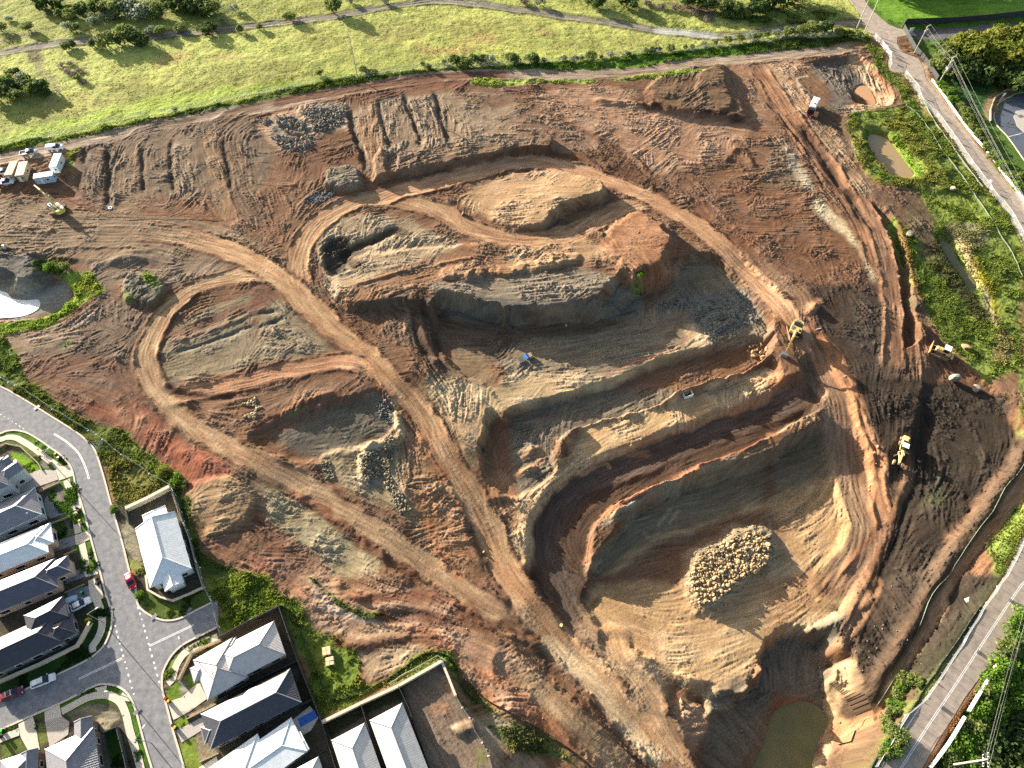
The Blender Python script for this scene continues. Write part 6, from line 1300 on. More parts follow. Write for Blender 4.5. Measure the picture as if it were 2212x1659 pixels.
mesh_fence('mesh fence curving between the curved street and the red bank', [(-10,808),(25,830),(50,842),(100,875),(160,912),(210,942),(257,980),(300,1007),(340,1035),(371,1052)], signs=0)
mesh_fence('mesh fence running down east of the white ribbed roof house to the side street end', [(374,1053),(385,1085),(405,1142),(425,1205),(438,1255),(455,1295),(467,1320),(475,1352),(481,1378)], signs=4)
mesh_fence('mesh fence east of the empty dirt lot at the bottom', [(985,1503),(992,1522),(1008,1537),(1018,1557),(1030,1585),(1040,1602),(1050,1625),(1060,1645),(1064,1665)])
mesh_fence('pale mesh fence above the cream retaining wall', [(843,1480),(880,1455),(920,1435),(952,1418),(966,1433)], feet=False)
mesh_fence('small square mesh enclosure around a drain on the street corner', T(9,[(810,520),(870,490),(900,545),(845,575),(810,520)]), h=1.2, wob=.02, feet=False)
mesh_fence('dark silt cloth fence curving from the side street to the black sheds', [(462,1250),(485,1295),(512,1328),(560,1340),(613,1308),(640,1345),(663,1395),(678,1435),(700,1490),(713,1511)], h=.7, step=2.4, feet=False, sheet=M_DSHADE, name='silt_fence', wob=.05)
mesh_fence('dark silt cloth fence along the red bank down to the bottom edge', [(713,1511),(778,1500),(823,1475),(865,1450),(903,1420),(928,1410),(953,1411),(978,1427),(1013,1475),(1048,1510),(1106,1541),(1168,1577),(1226,1615),(1268,1645),(1281,1665)], h=.7, step=2.4, feet=False, sheet=M_DSHADE, name='silt_fence', wob=.05)
mesh_fence('pale green silt fence on the weedy bank beside the right road, upper length', T(4,[(1200,920),(1300,1000),(1400,1130),(1500,1300),(1620,1450),(1750,1640)])+T(8,[(1760,-10),(1800,60)]), h=.45, step=2.4, feet=False, sheet=M_SHADE, rail=.018, name='silt_fence', wob=.05)
mesh_fence('pale green silt fence on the weedy bank beside the right road, lower length', T(8,[(1800,60),(1870,150),(1950,270),(2010,390),(2090,500),(2150,620),(2195,730)]), h=.45, step=2.4, feet=False, sheet=M_SHADE, rail=.018, name='silt_fence', wob=.05)
mesh_fence('second green silt fence just below the right road fence', T(4,[(1330,860),(1420,1030),(1560,1230),(1700,1430),(1850,1620)]), h=.6, step=2.4, feet=False, sheet=M_SHADE, name='silt_fence', wob=.05)
mesh_fence('pale green silt fence along the lit bank of the lower right haul road', T(12,[(2260,560),(2180,740),(2040,900),(1990,1010),(1920,1130),(1800,1280),(1640,1520),(1560,1659)])+T(16,[(1540,20),(1410,170),(1290,470),(1180,720),(1060,930),(930,1130),(850,1270),(720,1420),(600,1455)]), h=.45, step=2.6, feet=False, sheet=M_SHADE, rail=.018, name='silt_fence', wob=.06)
mesh_fence('black cloth fence along the foot of the lower right road', T(16,[(1830,260),(1600,600),(1420,860),(1250,1130),(1100,1320),(980,1480),(880,1659)]), h=.6, step=2.6, feet=False, sheet=M_DSHADE, name='silt_fence', wob=.06)
for lab, P in [('orange safety netting around the inner curve of the sunken haul road', T(11,[(640,1540),(660,1400),(690,1300),(750,1190),(820,1120),(900,1060),(1160,920),(1400,810),(1560,730),(1800,650),(2212,465)])+T(12,[(90,405)])),
 ('orange safety netting along the middle bench edge', T(7,[(760,1595),(900,1550),(1050,1480),(1250,1420),(1400,1370),(1480,1300),(1530,1250)])),
 ('pink safety netting on the bank above the orange puddle', T(4,[(770,480),(860,560),(940,630),(970,700),(1010,770),(1060,850)])),
 ('orange safety netting south of the north-west strips', T(5,[(560,45),(740,130),(860,180),(1000,195),(1200,210),(1500,215),(1900,225)]))]:
    mesh_fence(lab, P, h=.55, step=1.9, feet=False, sheet=M_NET, name='safety_net', wob=.12, cat='barrier', rail=.03, lo=.38)
# guard rails of the right roads and the dark fence of the playing field
def guard(label, P, h=.75):
    Q = [unproj(p[0], p[1], 0) for p in P]; o = thing('guard_rail', label, 'guard rail', (Q[0][0], Q[0][1], 0)); Q = smooth([(q[0]-Q[0][0], q[1]-Q[0][1]) for q in Q], 3); strip(Q, .5, .15, h).build('rail', M_WHITE, o)
    for q in Q[::3]: MB().box((q[0], q[1], .2), (.15, .15, .5)).build('post', M_GREYM, o)
guard('long white guard rail on the right side of the right road', T(4,[(1412,695),(1500,810),(1640,1010),(1780,1190),(1872,1295)])); guard('white guard rail leaving the picture at the right edge', T(4,[(1890,1320),(1985,1435)])); guard('white guard rail below it, running out at the right edge', T(4,[(1990,1455),(2080,1570),(2150,1650)])+T(8,[(2150,0),(2212,90),(2300,260)]))
guard('white guard rail on the lower right road, topmost piece', T(16,[(2160,445),(2225,350),(2300,230)])); guard('white guard rail piece, second from the top on the lower right road', T(16,[(2000,710),(2045,640),(2090,570)])); guard('long white guard rail piece in the middle of the lower right hedge', T(16,[(1725,1170),(1840,980),(1985,735)])); guard('white guard rail piece at the bottom of the lower right hedge', T(16,[(1390,1659),(1550,1450),(1690,1220)]))
wallthing('fence', 'long black screen fence along the bottom of the playing field', T(4,[(1160,240),(1180,215),(1600,200),(1900,175),(2212,140),(2400,120)]), 2.6, .12, M_CB, posts=4)
wallthing('fence', 'dark screen fence beside the road from the playing field corner', T(4,[(1165,240),(1210,330),(1265,430),(1330,500),(1400,600),(1460,690)]), 1.8, .12, M_CB, posts=4)
wallthing('retaining_wall', 'outer curved wall of the dark car park', T(4,[(1915,1060),(1915,960),(1950,860),(2050,790),(2212,740),(2330,720)]), 1.0, .3, M_WOOD, 'wall')
# road signs
def board(label, u, v, w, h, zz, m=M_SIGNW, rz=0, name='road_sign', face=None):
    x, y, z = G(u, v); o = thing(name, label, 'sign', (x, y, z), rz)
    for s in (-1, 1): MB().tube([(s*w*.35,0,0),(s*w*.35,0,zz)], .04, 6).build('post', M_STEEL, o)
    MB().box((0,-.03,zz), (w,.05,h)).build('sign_board', m, o)
board('tall white sign board beside the dark screen fence', 1962, 79, 1.6, 1.4, 3, rz=.2); board('white banner board on the road fence, upper', 1909, 108, 2.2, 1.2, 1.6, rz=-.9); board('white banner board on the road fence, lower', 1917, 120, 2.2, 1.2, 1.6, rz=-1.0); board('blue and white sign panel at the bottom of the car park', 2159, 220, 1.2, .8, 3.2, rz=.4)
board('small white sign beside the right road fence near its lower end', 2134, 399, .9, .9, 1.6, rz=-1)
# ------------------------------------------------------------------ site huts
def hut(label, P, h, roofm, wallm, name='site_container', door=True):
    Q = [Vector(unproj(p[0], p[1], h)) for p in P]; z = hmap(*(sum((q for q in Q), Vector((0,0)))/len(Q)))
    e = (Q[1]-Q[0]); w = e.length; e.normalize(); n = Vector((-e.y, e.x)); L = (Q[2]-Q[1]).dot(n); n = n if L > 0 else -n; L = abs(L); c = Q[0]+e*w/2+n*L/2
    if L < 2.2: L = 2.4
    o = thing(name, label, 'container', (c.x, c.y, z), math.atan2(e.y, e.x)); s = 1 if (n.x*-e.y+n.y*e.x) > 0 else -1
    MB().box((0,0,h/2-.1), (w, L, h-.25)).build('wall', wallm, o); r = MB(); r.box((0,0,h-.06), (w+.12, L+.12, .14)); r.build('roof', roofm, o, bevel=.03)
    ribs = MB(); 
    if w > L:
        for k in range(int(w/.6)): ribs.box((-w/2+.3+k*.6, 0, h+.03), (.12, L*.94, .05))
    else:
        for k in range(int(L/.6)): ribs.box((0, -L/2+.3+k*.6, h+.03), (w*.94, .12, .05))
    ribs.build('roof_ribs', roofm, o)
    f = MB().box((w*.18, -L/2-.02, 1.5), (.9, .08, .7)).build('window', M_WHITE, o); MB().box((w*.18, -L/2-.05, 1.5), (.75, .08, .55)).build('pane', M_GLASS, f)
    if door: d = MB().box((-w*.15, -L/2-.03, 1.05), (.9, .08, 2.0)).build('door', M_WHITE, o); MB().box((-w*.15+.35, -L/2-.08, 1.05), (.06,.06,.2)).build('handle', M_GREYM, d)
    f = MB().box((w/2+.02, 0, 1.5), (.08, 1.0, .8)).build('window', M_WHITE, o); MB().box((w/2+.05, 0, 1.5), (.08, .85, .65)).build('pane', M_GLASS, f)
    return o
M_BC = mat('beige_container', (176,158,128), .6, noise=.06); M_PC = mat('pinkish_container_roof', (206,174,150), .6, noise=.06); M_WC = mat('white_container', (222,226,226), .5, noise=.04); M_BLC = mat('pale_blue_container', (168,196,218), .5)
hut('beige shipping container with tan roof, left of the pair', [(22,350),(38,349),(35,377)], 2.7, M_BC, M_BC); hut('beige shipping container with pinkish roof, right of the pair', [(41,350),(59,348),(54,377)], 2.7, M_PC, M_BC)
hut('pale blue site hut with ribbed white roof and white door', [(71,385),(112,379),(113,369)], 2.7, M_WC, M_BLC, 'site_hut'); hut('white site hut with small blue window beside the canopy pickup', [(116,331),(132,330),(131,358)], 2.8, M_WC, M_WC, 'site_hut')
# ------------------------------------------------------------------ machines
def track(o, x0, x1, y, w=.6, h=.95, name='track'):
    r = h/2; prof = [(x0+r-r*math.sin(t*math.pi/5), r-r*math.cos(t*math.pi/5)) for t in range(6)]+[(x1-r+r*math.sin(t*math.pi/5), r+r*math.cos(t*math.pi/5)) for t in range(6)]
    t = MB().side([(p[0], p[1]) for p in prof], y-w/2, y+w/2).build(name, M_MUD, o)
    g = MB()
    n = int((x1-x0)/.22)
    for k in range(n): g.box((x0+.3+k*.22, y, h+.02), (.1, w+.04, .05))
    g.build('track_pads', M_BLACK, t)
def excavator(label, u, v, body_h, boom, stick, bucket_dir, m=M_YEL, dz=0, track_h=0.0, sc=1.0, bucket=True):
    x, y, z = G(u, v, dz); o = thing('excavator', label, 'excavator', (x, y, z), body_h); o.scale = (sc,)*3
    tr = MB().box((0,0,.62), (2.2, 1.6, .5)).build('undercarriage', M_MUD, o)
    c, s_ = math.cos(track_h), math.sin(track_h)
    for s in (-1, 1):
        before = set(o.children); track(o, -2.2, 2.2, s*1.25); t = [q for q in o.children if q not in before][0]; t.rotation_euler = (0, 0, track_h)
    MB().tube([(0,0,.85),(0,0,1.15)], .8, 16).build('slew_ring', M_BLACK, o)
    MB().box((-.7,0,1.7), (3.6,2.7,1.0), top=.97).build('house', m, o, bevel=.08)
    MB().prism([(-2.0,-1.35),(-2.9,-1.1),(-3.1,-.5),(-3.1,.5),(-2.9,1.1),(-2.0,1.35)], 1.15, 2.35).build('counterweight', m, o, bevel=.08)
    MB().box((-1.5,0,2.28), (1.1,2.0,.2)).build('engine_grille', M_BLACK, o); MB().box((-2.4,-.3,2.42), (.6,.9,.1)).build('engine_hatch', M_GREYM, o)
    MB().box((0,-.95,2.26), (1.2,.6,.14)).build('walkway', M_GREYM, o); MB().tube([(-1.9,.8,2.2),(-1.9,.8,2.9)], .08).build('exhaust', M_BLACK, o)
    cb = MB().box((.85,.85,2.05), (1.7,.98,1.75), top=.86, topy=.92).build('cab', M_WHITE if m is M_PYEL else m, o, bevel=.06)
    MB().box((1.0,.85,2.25), (1.52,1.0,1.1), top=.9, topy=.94).build('window', M_GLASS, cb); MB().box((.85,.85,2.965), (.8,.5,.06)).build('roof_hatch', M_GLASS, cb)
    y0 = -.1; bx = [Vector((.7,y0,1.7))]+[Vector((p[0],y0,p[1])) for p in boom]
    b = MB()
    for k, (p, q) in enumerate(zip(bx[:-1], bx[1:])):
        d = (q-p); n = Vector((-d.z, 0, d.x)).normalized(); w0, w1 = (.32, .42) if k == 0 else (.42, .24); yy = .24
        b.loft([[p-n*w0+Vector((0,-yy,0)), p-n*w0+Vector((0,yy,0)), p+n*w0+Vector((0,yy,0)), p+n*w0+Vector((0,-yy,0))],[q-n*w1+Vector((0,-yy,0)), q-n*w1+Vector((0,yy,0)), q+n*w1+Vector((0,yy,0)), q+n*w1+Vector((0,-yy,0))]])
    b.build('boom', m, o)
    p, q = bx[-1], Vector((stick[0], y0, stick[1])); d = (q-p).normalized(); n = Vector((-d.z,0,d.x)); p0 = p-d*.8
    MB().loft([[p0-n*.15+Vector((0,-.18,0)),p0-n*.15+Vector((0,.18,0)),p0+n*.15+Vector((0,.18,0)),p0+n*.15+Vector((0,-.18,0))],[p-n*.34+Vector((0,-.18,0)),p-n*.34+Vector((0,.18,0)),p+n*.3+Vector((0,.18,0)),p+n*.3+Vector((0,-.18,0))],[q-n*.15+Vector((0,-.16,0)),q-n*.15+Vector((0,.16,0)),q+n*.15+Vector((0,.16,0)),q+n*.15+Vector((0,-.16,0))]]).build('stick', m, o)
    for s in (-.42, .42): MB().tube([(1.0,y0+s,1.4), bx[1]+Vector((-.2,s,0))], .1, 6).build('boom_cylinder', M_STEEL, o)
    MB().tube([bx[1]+Vector((.2,0,.6)), p0], .1, 6).build('stick_cylinder', M_STEEL, o)
    if bucket:
        bd = bucket_dir; R_ = Matrix.Rotation(bd, 3, 'Y'); B = MB()
        pr = [(0,.1),(.75,.25),(1.2,-.2),(1.25,-.75),(.95,-1.25),(.35,-1.45),(.25,-1.35),(.8,-1.05),(1.0,-.7),(.95,-.25),(.6,.05),(0,-.1)]
        B.side(pr, -.75, .75); B.side([(0,.0),(.8,.1),(1.1,-.5),(.35,-1.4)], -.78, -.72); B.side([(0,.0),(.8,.1),(1.1,-.5),(.35,-1.4)], .72, .78)
        for k in range(5): B.box((.2, -.6+k*.3, -1.42), (.3,.1,.08))
        bo = B.build('bucket', M_GREYM, o); bo.location = q; bo.rotation_euler = (0, bd, 0)
    return o
excavator('yellow excavator with its boom raised beside the site huts', 128, 457, heading(131,460,88,425), [(2.6,4.4),(5.2,5.2)], (8.2,5.4), -.6, M_PYEL, track_h=.9, sc=1.1, bucket=False)
excavator('yellow excavator digging at the end of the lit bench', 1714, 722, heading(1716,712,1690,774), [(2.6,4.0),(5.0,3.4)], (7.2,.9), .4, M_YEL, track_h=.5, sc=1.15)
# small excavator at left edge
x, y, z = G(2, 541); o = thing('roller', 'pale roller or small machine cut by the left edge above the pond', 'machine', (x, y, z), .3)
MB().box((0,0,1.0), (2.6,1.7,.9), top=.9).build('body', M_PYEL, o, bevel=.08); cb = MB().box((.2,0,1.9), (1.3,1.4,1.1), top=.85).build('cab', M_WHITE, o, bevel=.06); MB().box((.2,0,1.95), (1.4,1.3,.7), top=.85).build('window', M_GLASS, cb); wheels(o, (-.9,), .85, .6, .4); w_ = MB().wheel((0,0,0), .65, 1.8, 18).build('drum', M_STEEL, o); w_.location = (1.3, 0, .65)
# motor grader
x, y, z = G(1945, 976); o = thing('motor_grader', 'pale yellow motor grader working on the dark soil', 'grader', (x, y, z), heading(1954,948,1935,1003)); M_GR = mat('cream_yellow_paint', (232,206,132), .45, noise=.08); o.scale = (1.02,)*3
MB().box((-2.6,0,1.55), (3.0,1.35,1.1), top=.92).build('engine_cover', M_GR, o, bevel=.08); MB().box((-1.9,0,2.14), (1.0,1.0,.1)).build('engine_grille', M_BLACK, o)
MB().box((-.3,0,2.1), (1.4,1.5,1.8), top=.9).build('cab', M_GR, o, bevel=.05); MB().box((-.3,0,2.25), (1.46,1.56,1.1), top=.9).build('window', M_GLASS, o.children[-1]); MB().box((-.3,0,3.04), (1.5,1.6,.1)).build('cab_roof', M_WHITE, o, bevel=.03)
b = MB().side([(.3,1.2),(.3,1.7),(1.6,2.15),(4.4,1.5),(4.7,.9),(4.3,.9),(3.9,1.2),(1.8,1.75)], -.2, .2); b.build('frame_beam', M_GR, o)
c_ = MB(); c_.tube([(1.2+.75*math.cos(t*.524), .75*math.sin(t*.524), .95) for t in range(13)], .09, 6); c_.tube([(1.2,-.5,.95),(4.2,0,.95)], .1, 6); c_.tube([(1.2,.5,.95),(4.2,0,.95)], .1, 6); c_.build('circle_drawbar', M_GR, o)
bl = MB().side([(-.1,.05),(.12,.35),(-.05,.75),(-.12,.75),(.02,.35),(-.18,.05)], -1.9, 1.9).build('blade', M_STEEL, o); bl.location = (1.1, 0, .1); bl.rotation_euler = (0, 0, .75)
for s in (-1, 1): MB().tube([(1.4, s*.3, 2.2),(1.2, s*.9, 1.0)], .08, 6).build('lift_cylinder', M_STEEL, o)
M_TW = mat('dusty_tyre', (150,128,104), .85)
for xx in (-3.3, -1.9, 4.3):
    for s in (-1, 1):
        wl = MB().wheel((0,0,0), .68, .45, 16).build('wheel', M_TW, o, bevel=.05); wl.location = (xx, s*1.05, .68); MB().wheel((0,0,0), .34, .5, 10).build('rim', M_GR, wl)
MB().box((-4.4,0,.9), (.5,2.2,.35)).build('ripper', M_GR, o)
# bulldozer
x, y, z = G(2030, 765); o = thing('bulldozer', 'dusty yellow bulldozer pushing soil with its blade raised', 'bulldozer', (x, y, z), heading(2035,768,2008,752)); o.scale = (1.15,)*3
for s in (-1, 1): track(o, -2.1, 1.7, s*1.1, .6, 1.15)
M_DZ = mat('dusty_yellow', (206,176,112), .6, noise=.15)
MB().box((.6,0,1.5), (2.0,1.2,1.0), top=.9).build('engine_cover', M_DZ, o, bevel=.06); MB().box((-1.5,0,1.4), (1.0,1.7,1.0)).build('fuel_tank', M_DZ, o, bevel=.06)
cb = MB().box((-.6,0,2.2), (1.3,1.5,1.5), top=.85).build('cab', M_DZ, o, bevel=.05); MB().box((-.6,0,2.3), (1.36,1.56,.9), top=.86).build('window', M_GLASS, cb); MB().box((-.6,0,3.0), (1.5,1.7,.1)).build('cab_roof', M_WHITE, o)
bl = MB().side([(0,0),(.25,.5),(.15,1.25),(.02,1.25),(.1,.5),(-.14,0)], -2.0, 2.0).build('blade', mat('worn_orange_steel', (190,130,84), .6), o); bl.location = (2.5, 0, .25)
for s in (-1, 1): MB().tube([(-.2,s*1.45,.6),(2.5,s*1.45,.6)], .12, 6).build('push_arm', M_DZ, o); MB().tube([(1.3,s*.7,1.5),(2.5,s*.8,1.1)], .08, 6).build('lift_cylinder', M_STEEL, o)
MB().box((-2.5,0,1.1), (.5,2.0,.5)).build('ripper_frame', M_DZ, o)
for s in (-.7, 0, .7): MB().box((-2.85,s,.6), (.18,.14,1.3)).build('ripper_tooth', M_GREYM, o)
MB().tube([(1.1,.25,2.0),(1.1,.25,2.7)], .07).build('exhaust', M_BLACK, o)
# water cart
x, y, z = G(1752, 241); o = thing('water_truck', 'white tanker truck with flat top and round hatch spraying the ground', 'truck', (x, y, z), heading(1760,222,1744,256)); o.scale = (1.05,)*3
M_TK = mat('off_white_tank', (224,214,200), .5)
MB().box((-1.2,0,2.05), (6.0,2.4,1.7), top=.96).build('tank', M_WHITE, o, bevel=.15); MB().box((-.9,.1,2.93), (4.8,1.5,.08)).build('walkway', M_TK, o, bevel=.02); MB().tube([(-.4,.2,2.95),(-.4,.2,3.1)], .3, 14).build('hatch', M_BLACK, o)
MB().box((-3.6,0,2.1), (1.4,2.5,2.0), top=.95).build('pump_box', M_WHITE, o, bevel=.06)
MB().box((-.6,0,.95), (8.4,1.0,.3)).build('chassis', M_BLACK, o)
cb = MB().box((2.9,0,1.95), (1.7,2.4,2.1), top=.92).build('cab', M_BLACK, o, bevel=.08); MB().box((3.6,0,2.3), (.5,2.2,.9), top=.8).build('windscreen', M_GLASS, cb); MB().box((3.76,0,1.0), (.16,2.4,.4)).build('bumper', M_RED, o)
wheels(o, (-3.2, -2.0, 2.7), 1.0, .52, .34); lights(o, 3.78, .9, 1.2)
for s in (-1, 1): MB().tube([(-4.3,0,.9),(-4.4,s*1.6,.8)], .05, 6).build('spray_bar', M_STEEL, o)
# open skip
x, y, z = G(1484, 855); o = thing('skip_bin', 'small pale skip with dark open top on the lit bench', 'skip', (x, y, z), heading(1475,852,1490,848))
k_ = MB(); k_.box((0,.85,.8), (2.5,.1,1.3)); k_.box((0,-.85,.8), (2.5,.1,1.3)); k_.box((1.25,0,.8), (.1,1.8,1.3)); k_.box((-1.25,0,.8), (.1,1.8,1.3)); k_.build('body', M_WC, o); MB().box((0,0,.3), (2.4,1.6,.4)).build('floor', M_BLACK, o)
# pump and hose reel in the pit
x, y, z = G(1133, 777); o = thing('pump_set', 'blue tank and grey ribbed pump unit standing on the grey pit floor', 'pump', (x, y, z), .5)
MB().tube([(.8,-.8,.8),(.8,1.0,.8)], .55, 12).build('tank', mat('blue_tank', (40,92,170), .4), o); MB().box((1.9,.1,.6), (1.0,1.5,1.1)).build('pump', mat('tan_box', (150,130,96), .6), o, bevel=.04); MB().box((-1.2,0,.5), (1.7,2.0,.8)).build('housing', M_GREYM, o, bevel=.04)
rb_ = MB()
for k in range(6): rb_.box((-1.2,-.9+k*.36,.95), (1.7,.14,.14))
rb_.build('ribs', M_CABLE, o)
# pallets of pavers
for lab, u, v in (('tan pallet stack of pavers on the weeds, upper of two', 707, 1408), ('tan pallet stack of pavers on the weeds, lower of two', 714, 1430)):
    x, y, z = G(u, v); o = thing('paver_pallet', lab, 'pallet', (x, y, z+.1), heading(700,1400,720,1396)); MB().box((0,0,.1), (1.9,1.9,.16)).build('pallet', M_WOOD, o)
    for i in range(2):
        for j in range(2): MB().box((-.45+i*.9+rnd.uniform(-.04,.04), -.45+j*.9, .55+rnd.uniform(0,.12)), (.84,.84,.8)).build('paver_stack', mat('tan_paver', (214,190,152), .8, noise=.08), o, bevel=.03) if i+j == 0 else (lambda c: (COL.objects.link(c), setattr(c, 'parent', o), setattr(c, 'location', (i*.9, j*.9, rnd.uniform(-.05,.1)))))(o.children[1].copy())
# pond side objects, white sheet, posts
for lab, u, v, d, m in [('white flat board lying on the dark soil near the lower right road', 2090, 1296, (1.4,.9,.06), M_WHITE), ('thin white pipe lying by the orange windrow', 1767, 711, (2.0,.14,.1), M_WHITE), ('short white pipe lying on the dark soil below the haul road bend', 1827, 812, (1.5,.14,.1), M_WHITE), ('grey plank lying on the weeds beside the silt fence', 475, 1250, (2.4,.2,.08), M_WOOD)]:
    x, y, z = G(u, v); o = MB().box((0,0,0), d).build('board' if d[1] > .15 else 'pipe', m, None, bevel=.02); o.location = (x, y, z+.12); o.rotation_euler = (0, 0, .3); tag(o, lab, 'board' if d[1] > .15 else 'pipe')
x, y, z = G(239, 477+415-0); 
x, y, z = G(239, 450); o = MB().tube([(0.55*math.cos(t*.524), .55*math.sin(t*.524), 0) for t in range(13)], .2, 8).build('old_tyre', M_WHITE, None, smooth=True); o.location = (x, y, z+.2); tag(o, 'pale worn tyre lying beside the dark trench in the north-west strips', 'tyre')
# ------------------------------------------------------------------ boulders and stones
M_ROCKC = mat('cream_rock', (150,124,90), .9, c2=(196,170,130), noise=.2, nscale=1.2, bump=.05, bscale=6); M_ROCKG = mat('grey_rock', (122,116,106), .9, c2=(152,144,130), noise=.25, nscale=1.2, bump=.05, bscale=6); M_ROCKB = mat('brown_rock', (150,118,92), .9, noise=.2, nscale=1.5, bump=.05, bscale=6)
def rock_mesh(seed, m, sub=2):
    bm = bmesh.new(); bmesh.ops.create_icosphere(bm, subdivisions=sub, radius=.5); r = random.Random(seed)
    pl = [(Vector((r.gauss(0,1), r.gauss(0,1), r.gauss(0,1))).normalized(), r.uniform(.2,.4)) for _ in range(11)]; sx = Vector((r.uniform(.8,1.25), r.uniform(.75,1.1), r.uniform(.65,.95)))
    for v in bm.verts:
        for n, d in pl:
            t = v.co.dot(n)
            if t > d: v.co -= n*(t-d)*.9
        v.co = Vector((v.co.x*sx.x, v.co.y*sx.y, v.co.z*sx.z))*(1+.06*r.uniform(-1,1))
    me = bpy.data.meshes.new('boulder'); bm.to_mesh(me); bm.free(); me.materials.append(m); return me
RK = {k: [rock_mesh(i*7+s, m, 1 if s > 50 else 2) for i in range(5)] for k, m, s in (('c', M_ROCKC, 1), ('g', M_ROCKG, 2), ('b', M_ROCKB, 3))}
def boulder(x, y, z, d, kind, label, group, name='boulder', cat='boulder'):
    o = link(bpy.data.objects.new(name, rnd.choice(RK[kind]))); o.location = (x, y, z); s = d; o.scale = (s, s*rnd.uniform(.8,1.1), s*rnd.uniform(.7,1)); o.rotation_euler = (rnd.uniform(0,6), rnd.uniform(0,6), rnd.uniform(0,6))
    tag(o, label, cat, group)
def inside(P, x, y):
    r = False
    for i in range(len(P)):
        a, b = P[i], P[i-1]
        if (a[1] > y) != (b[1] > y) and x < (b[0]-a[0])*(y-a[1])/(b[1]-a[1])+a[0]: r = not r
    return r
def pile(P, n, dmin, dmax, kind, label, group, zoff=.0, lump=None, kinds=None, name='boulder', cat='boulder'):
    Q = [W(p[0], p[1]) for p in P]; xs = [q[0] for q in Q]; ys = [q[1] for q in Q]; k = 0; t = 0
    while k < n and t < n*40:
        t += 1; x = rnd.uniform(min(xs), max(xs)); y = rnd.uniform(min(ys), max(ys))
        if not inside(Q, x, y): continue
        d = dmin+(dmax-dmin)*rnd.random()**2; boulder(x, y, hmap(x, y)+d*.22+zoff, d, rnd.choice(kinds) if kinds else kind, label, group, name, cat); k += 1
PILE = [(1489,1246),(1500,1212),(1530,1190),(1565,1170),(1600,1153),(1632,1150),(1655,1165),(1665,1200),(1640,1232),(1592,1262),(1545,1302),(1510,1305),(1492,1275)]
pile(PILE, 210, .7, 1.7, 'c', 'cream boulder in the big rock pile on the pit floor', 'boulders of the big rock pile')
pile(T(7,[(2010,1400),(2060,1330),(2140,1320),(2212,1340),(2212,1440),(2100,1450)])+[(1685,780)], 26, .9, 2.0, 'c', 'cream boulder heaped beside the digging excavator', 'boulders beside the excavator')
pile(T(2,[(170,1010),(240,1000),(320,1050),(420,1060),(420,1130),(380,1190),(460,1180),(480,1260),(300,1300),(180,1250),(130,1200),(250,1160),(180,1080)]), 120, .8, 2.4, 'g', 'grey broken concrete lump in the rubble heap north-west of the ring road', 'rubble heap lumps', kinds='gggb', name='concrete_lump', cat='concrete lump')
def rubble(P, n, d0, d1, c, label):
    Q = [W(p[0], p[1]) for p in P]; xs = [q[0] for q in Q]; ys = [q[1] for q in Q]; out = []; t = 0
    while len(out) < n and t < n*40:
        t += 1; x = rnd.uniform(min(xs), max(xs)); y = rnd.uniform(min(ys), max(ys))
        if inside(Q, x, y): d = d0+(d1-d0)*rnd.random()**2.5; out.append((x, y, hmap(x, y)+d*.2, d))
    col_ = A(c)[None]*np.random.RandomState(n).uniform(.6, 1.5, (len(out), 1))
    scatter_later.append(('rubble', label, 'rubble', out, col_*.7))
scatter_later = []
rubble(T(2,[(470,1050),(600,960),(760,960),(760,1060),(600,1140),(500,1130)]), 420, .3, 1.2, (168,158,142), 'second heap of broken grey stone left of the long trench')
rubble(T(2,[(170,1000),(240,990),(420,1050),(430,1150),(480,1190),(480,1270),(300,1310),(130,1220),(250,1160),(180,1080)]), 420, .3, .9, (176,168,154), 'small broken pieces among the concrete lumps of the rubble heap')
rubble(T(2,[(40,1060),(90,1030),(140,1050),(90,1090)]), 70, .3, 1.0, (150,150,140), 'small leftmost heap of grey slabs')
rubble(T(2,[(390,960),(480,930),(580,940),(570,1000),(420,1020)]), 160, .3, 1.1, (170,168,158), 'topmost heap of splintered grey rubble')
rubble(T(2,[(310,1230),(450,1220),(460,1290),(320,1320)]), 260, .25, .6, (160,168,176), 'blue grey gravel at the foot of the rubble heap')
rubble(T(6,[(400,80),(500,0),(700,0),(600,80),(480,110)]), 320, .25, .6, (162,168,172), 'blue grey gravel spilled in front of the small dump')
rubble(T(10,[(900,650),(1050,560),(1150,440),(1220,500),(1150,760),(1350,1100),(1250,1130),(1080,800),(960,870)]), 900, .25, .9, (176,164,138), 'broken rock on the ridge between the haul roads')
rubble(T(10,[(560,680),(640,660),(680,820),(600,820)]), 160, .25, .7, (176,166,142), 'rubble patch beside the left haul road')
rubble(T(10,[(1000,120),(1180,160),(1190,380),(1060,260)]), 260, .25, .8, (150,150,142), 'grey rubble in the corner of the sunk dark floor')
rubble(T(9,[(2080,180),(2212,120),(2212,300),(2100,290)])+T(10,[(60,200)]), 260, .3, .9, (214,198,160), 'pale cobbles in the stony bank above the left haul road')
rubble(T(7,[(1280,960),(1450,920),(1470,1000),(1280,1030)]), 120, .3, 1.0, (160,156,148), 'grey stones spilled at the foot of the brown cone dump')
rubble(T(7,[(1500,950),(2050,880),(2150,1100),(1700,1300),(1550,1100)]), 400, .2, .8, (150,150,144), 'grey blasted rock strewn over the shaded end of the pit')
rubble(PILE, 1800, .25, .9, (206,182,142), 'smaller rocks filling the big rock pile on the pit floor')
rubble([(1478,1250),(1494,1200),(1560,1160),(1620,1138),(1668,1158),(1684,1205),(1650,1245),(1600,1275),(1550,1320),(1500,1322)], 500, .15, .6, (176,150,116), 'stray fragments scattered round the big rock pile')
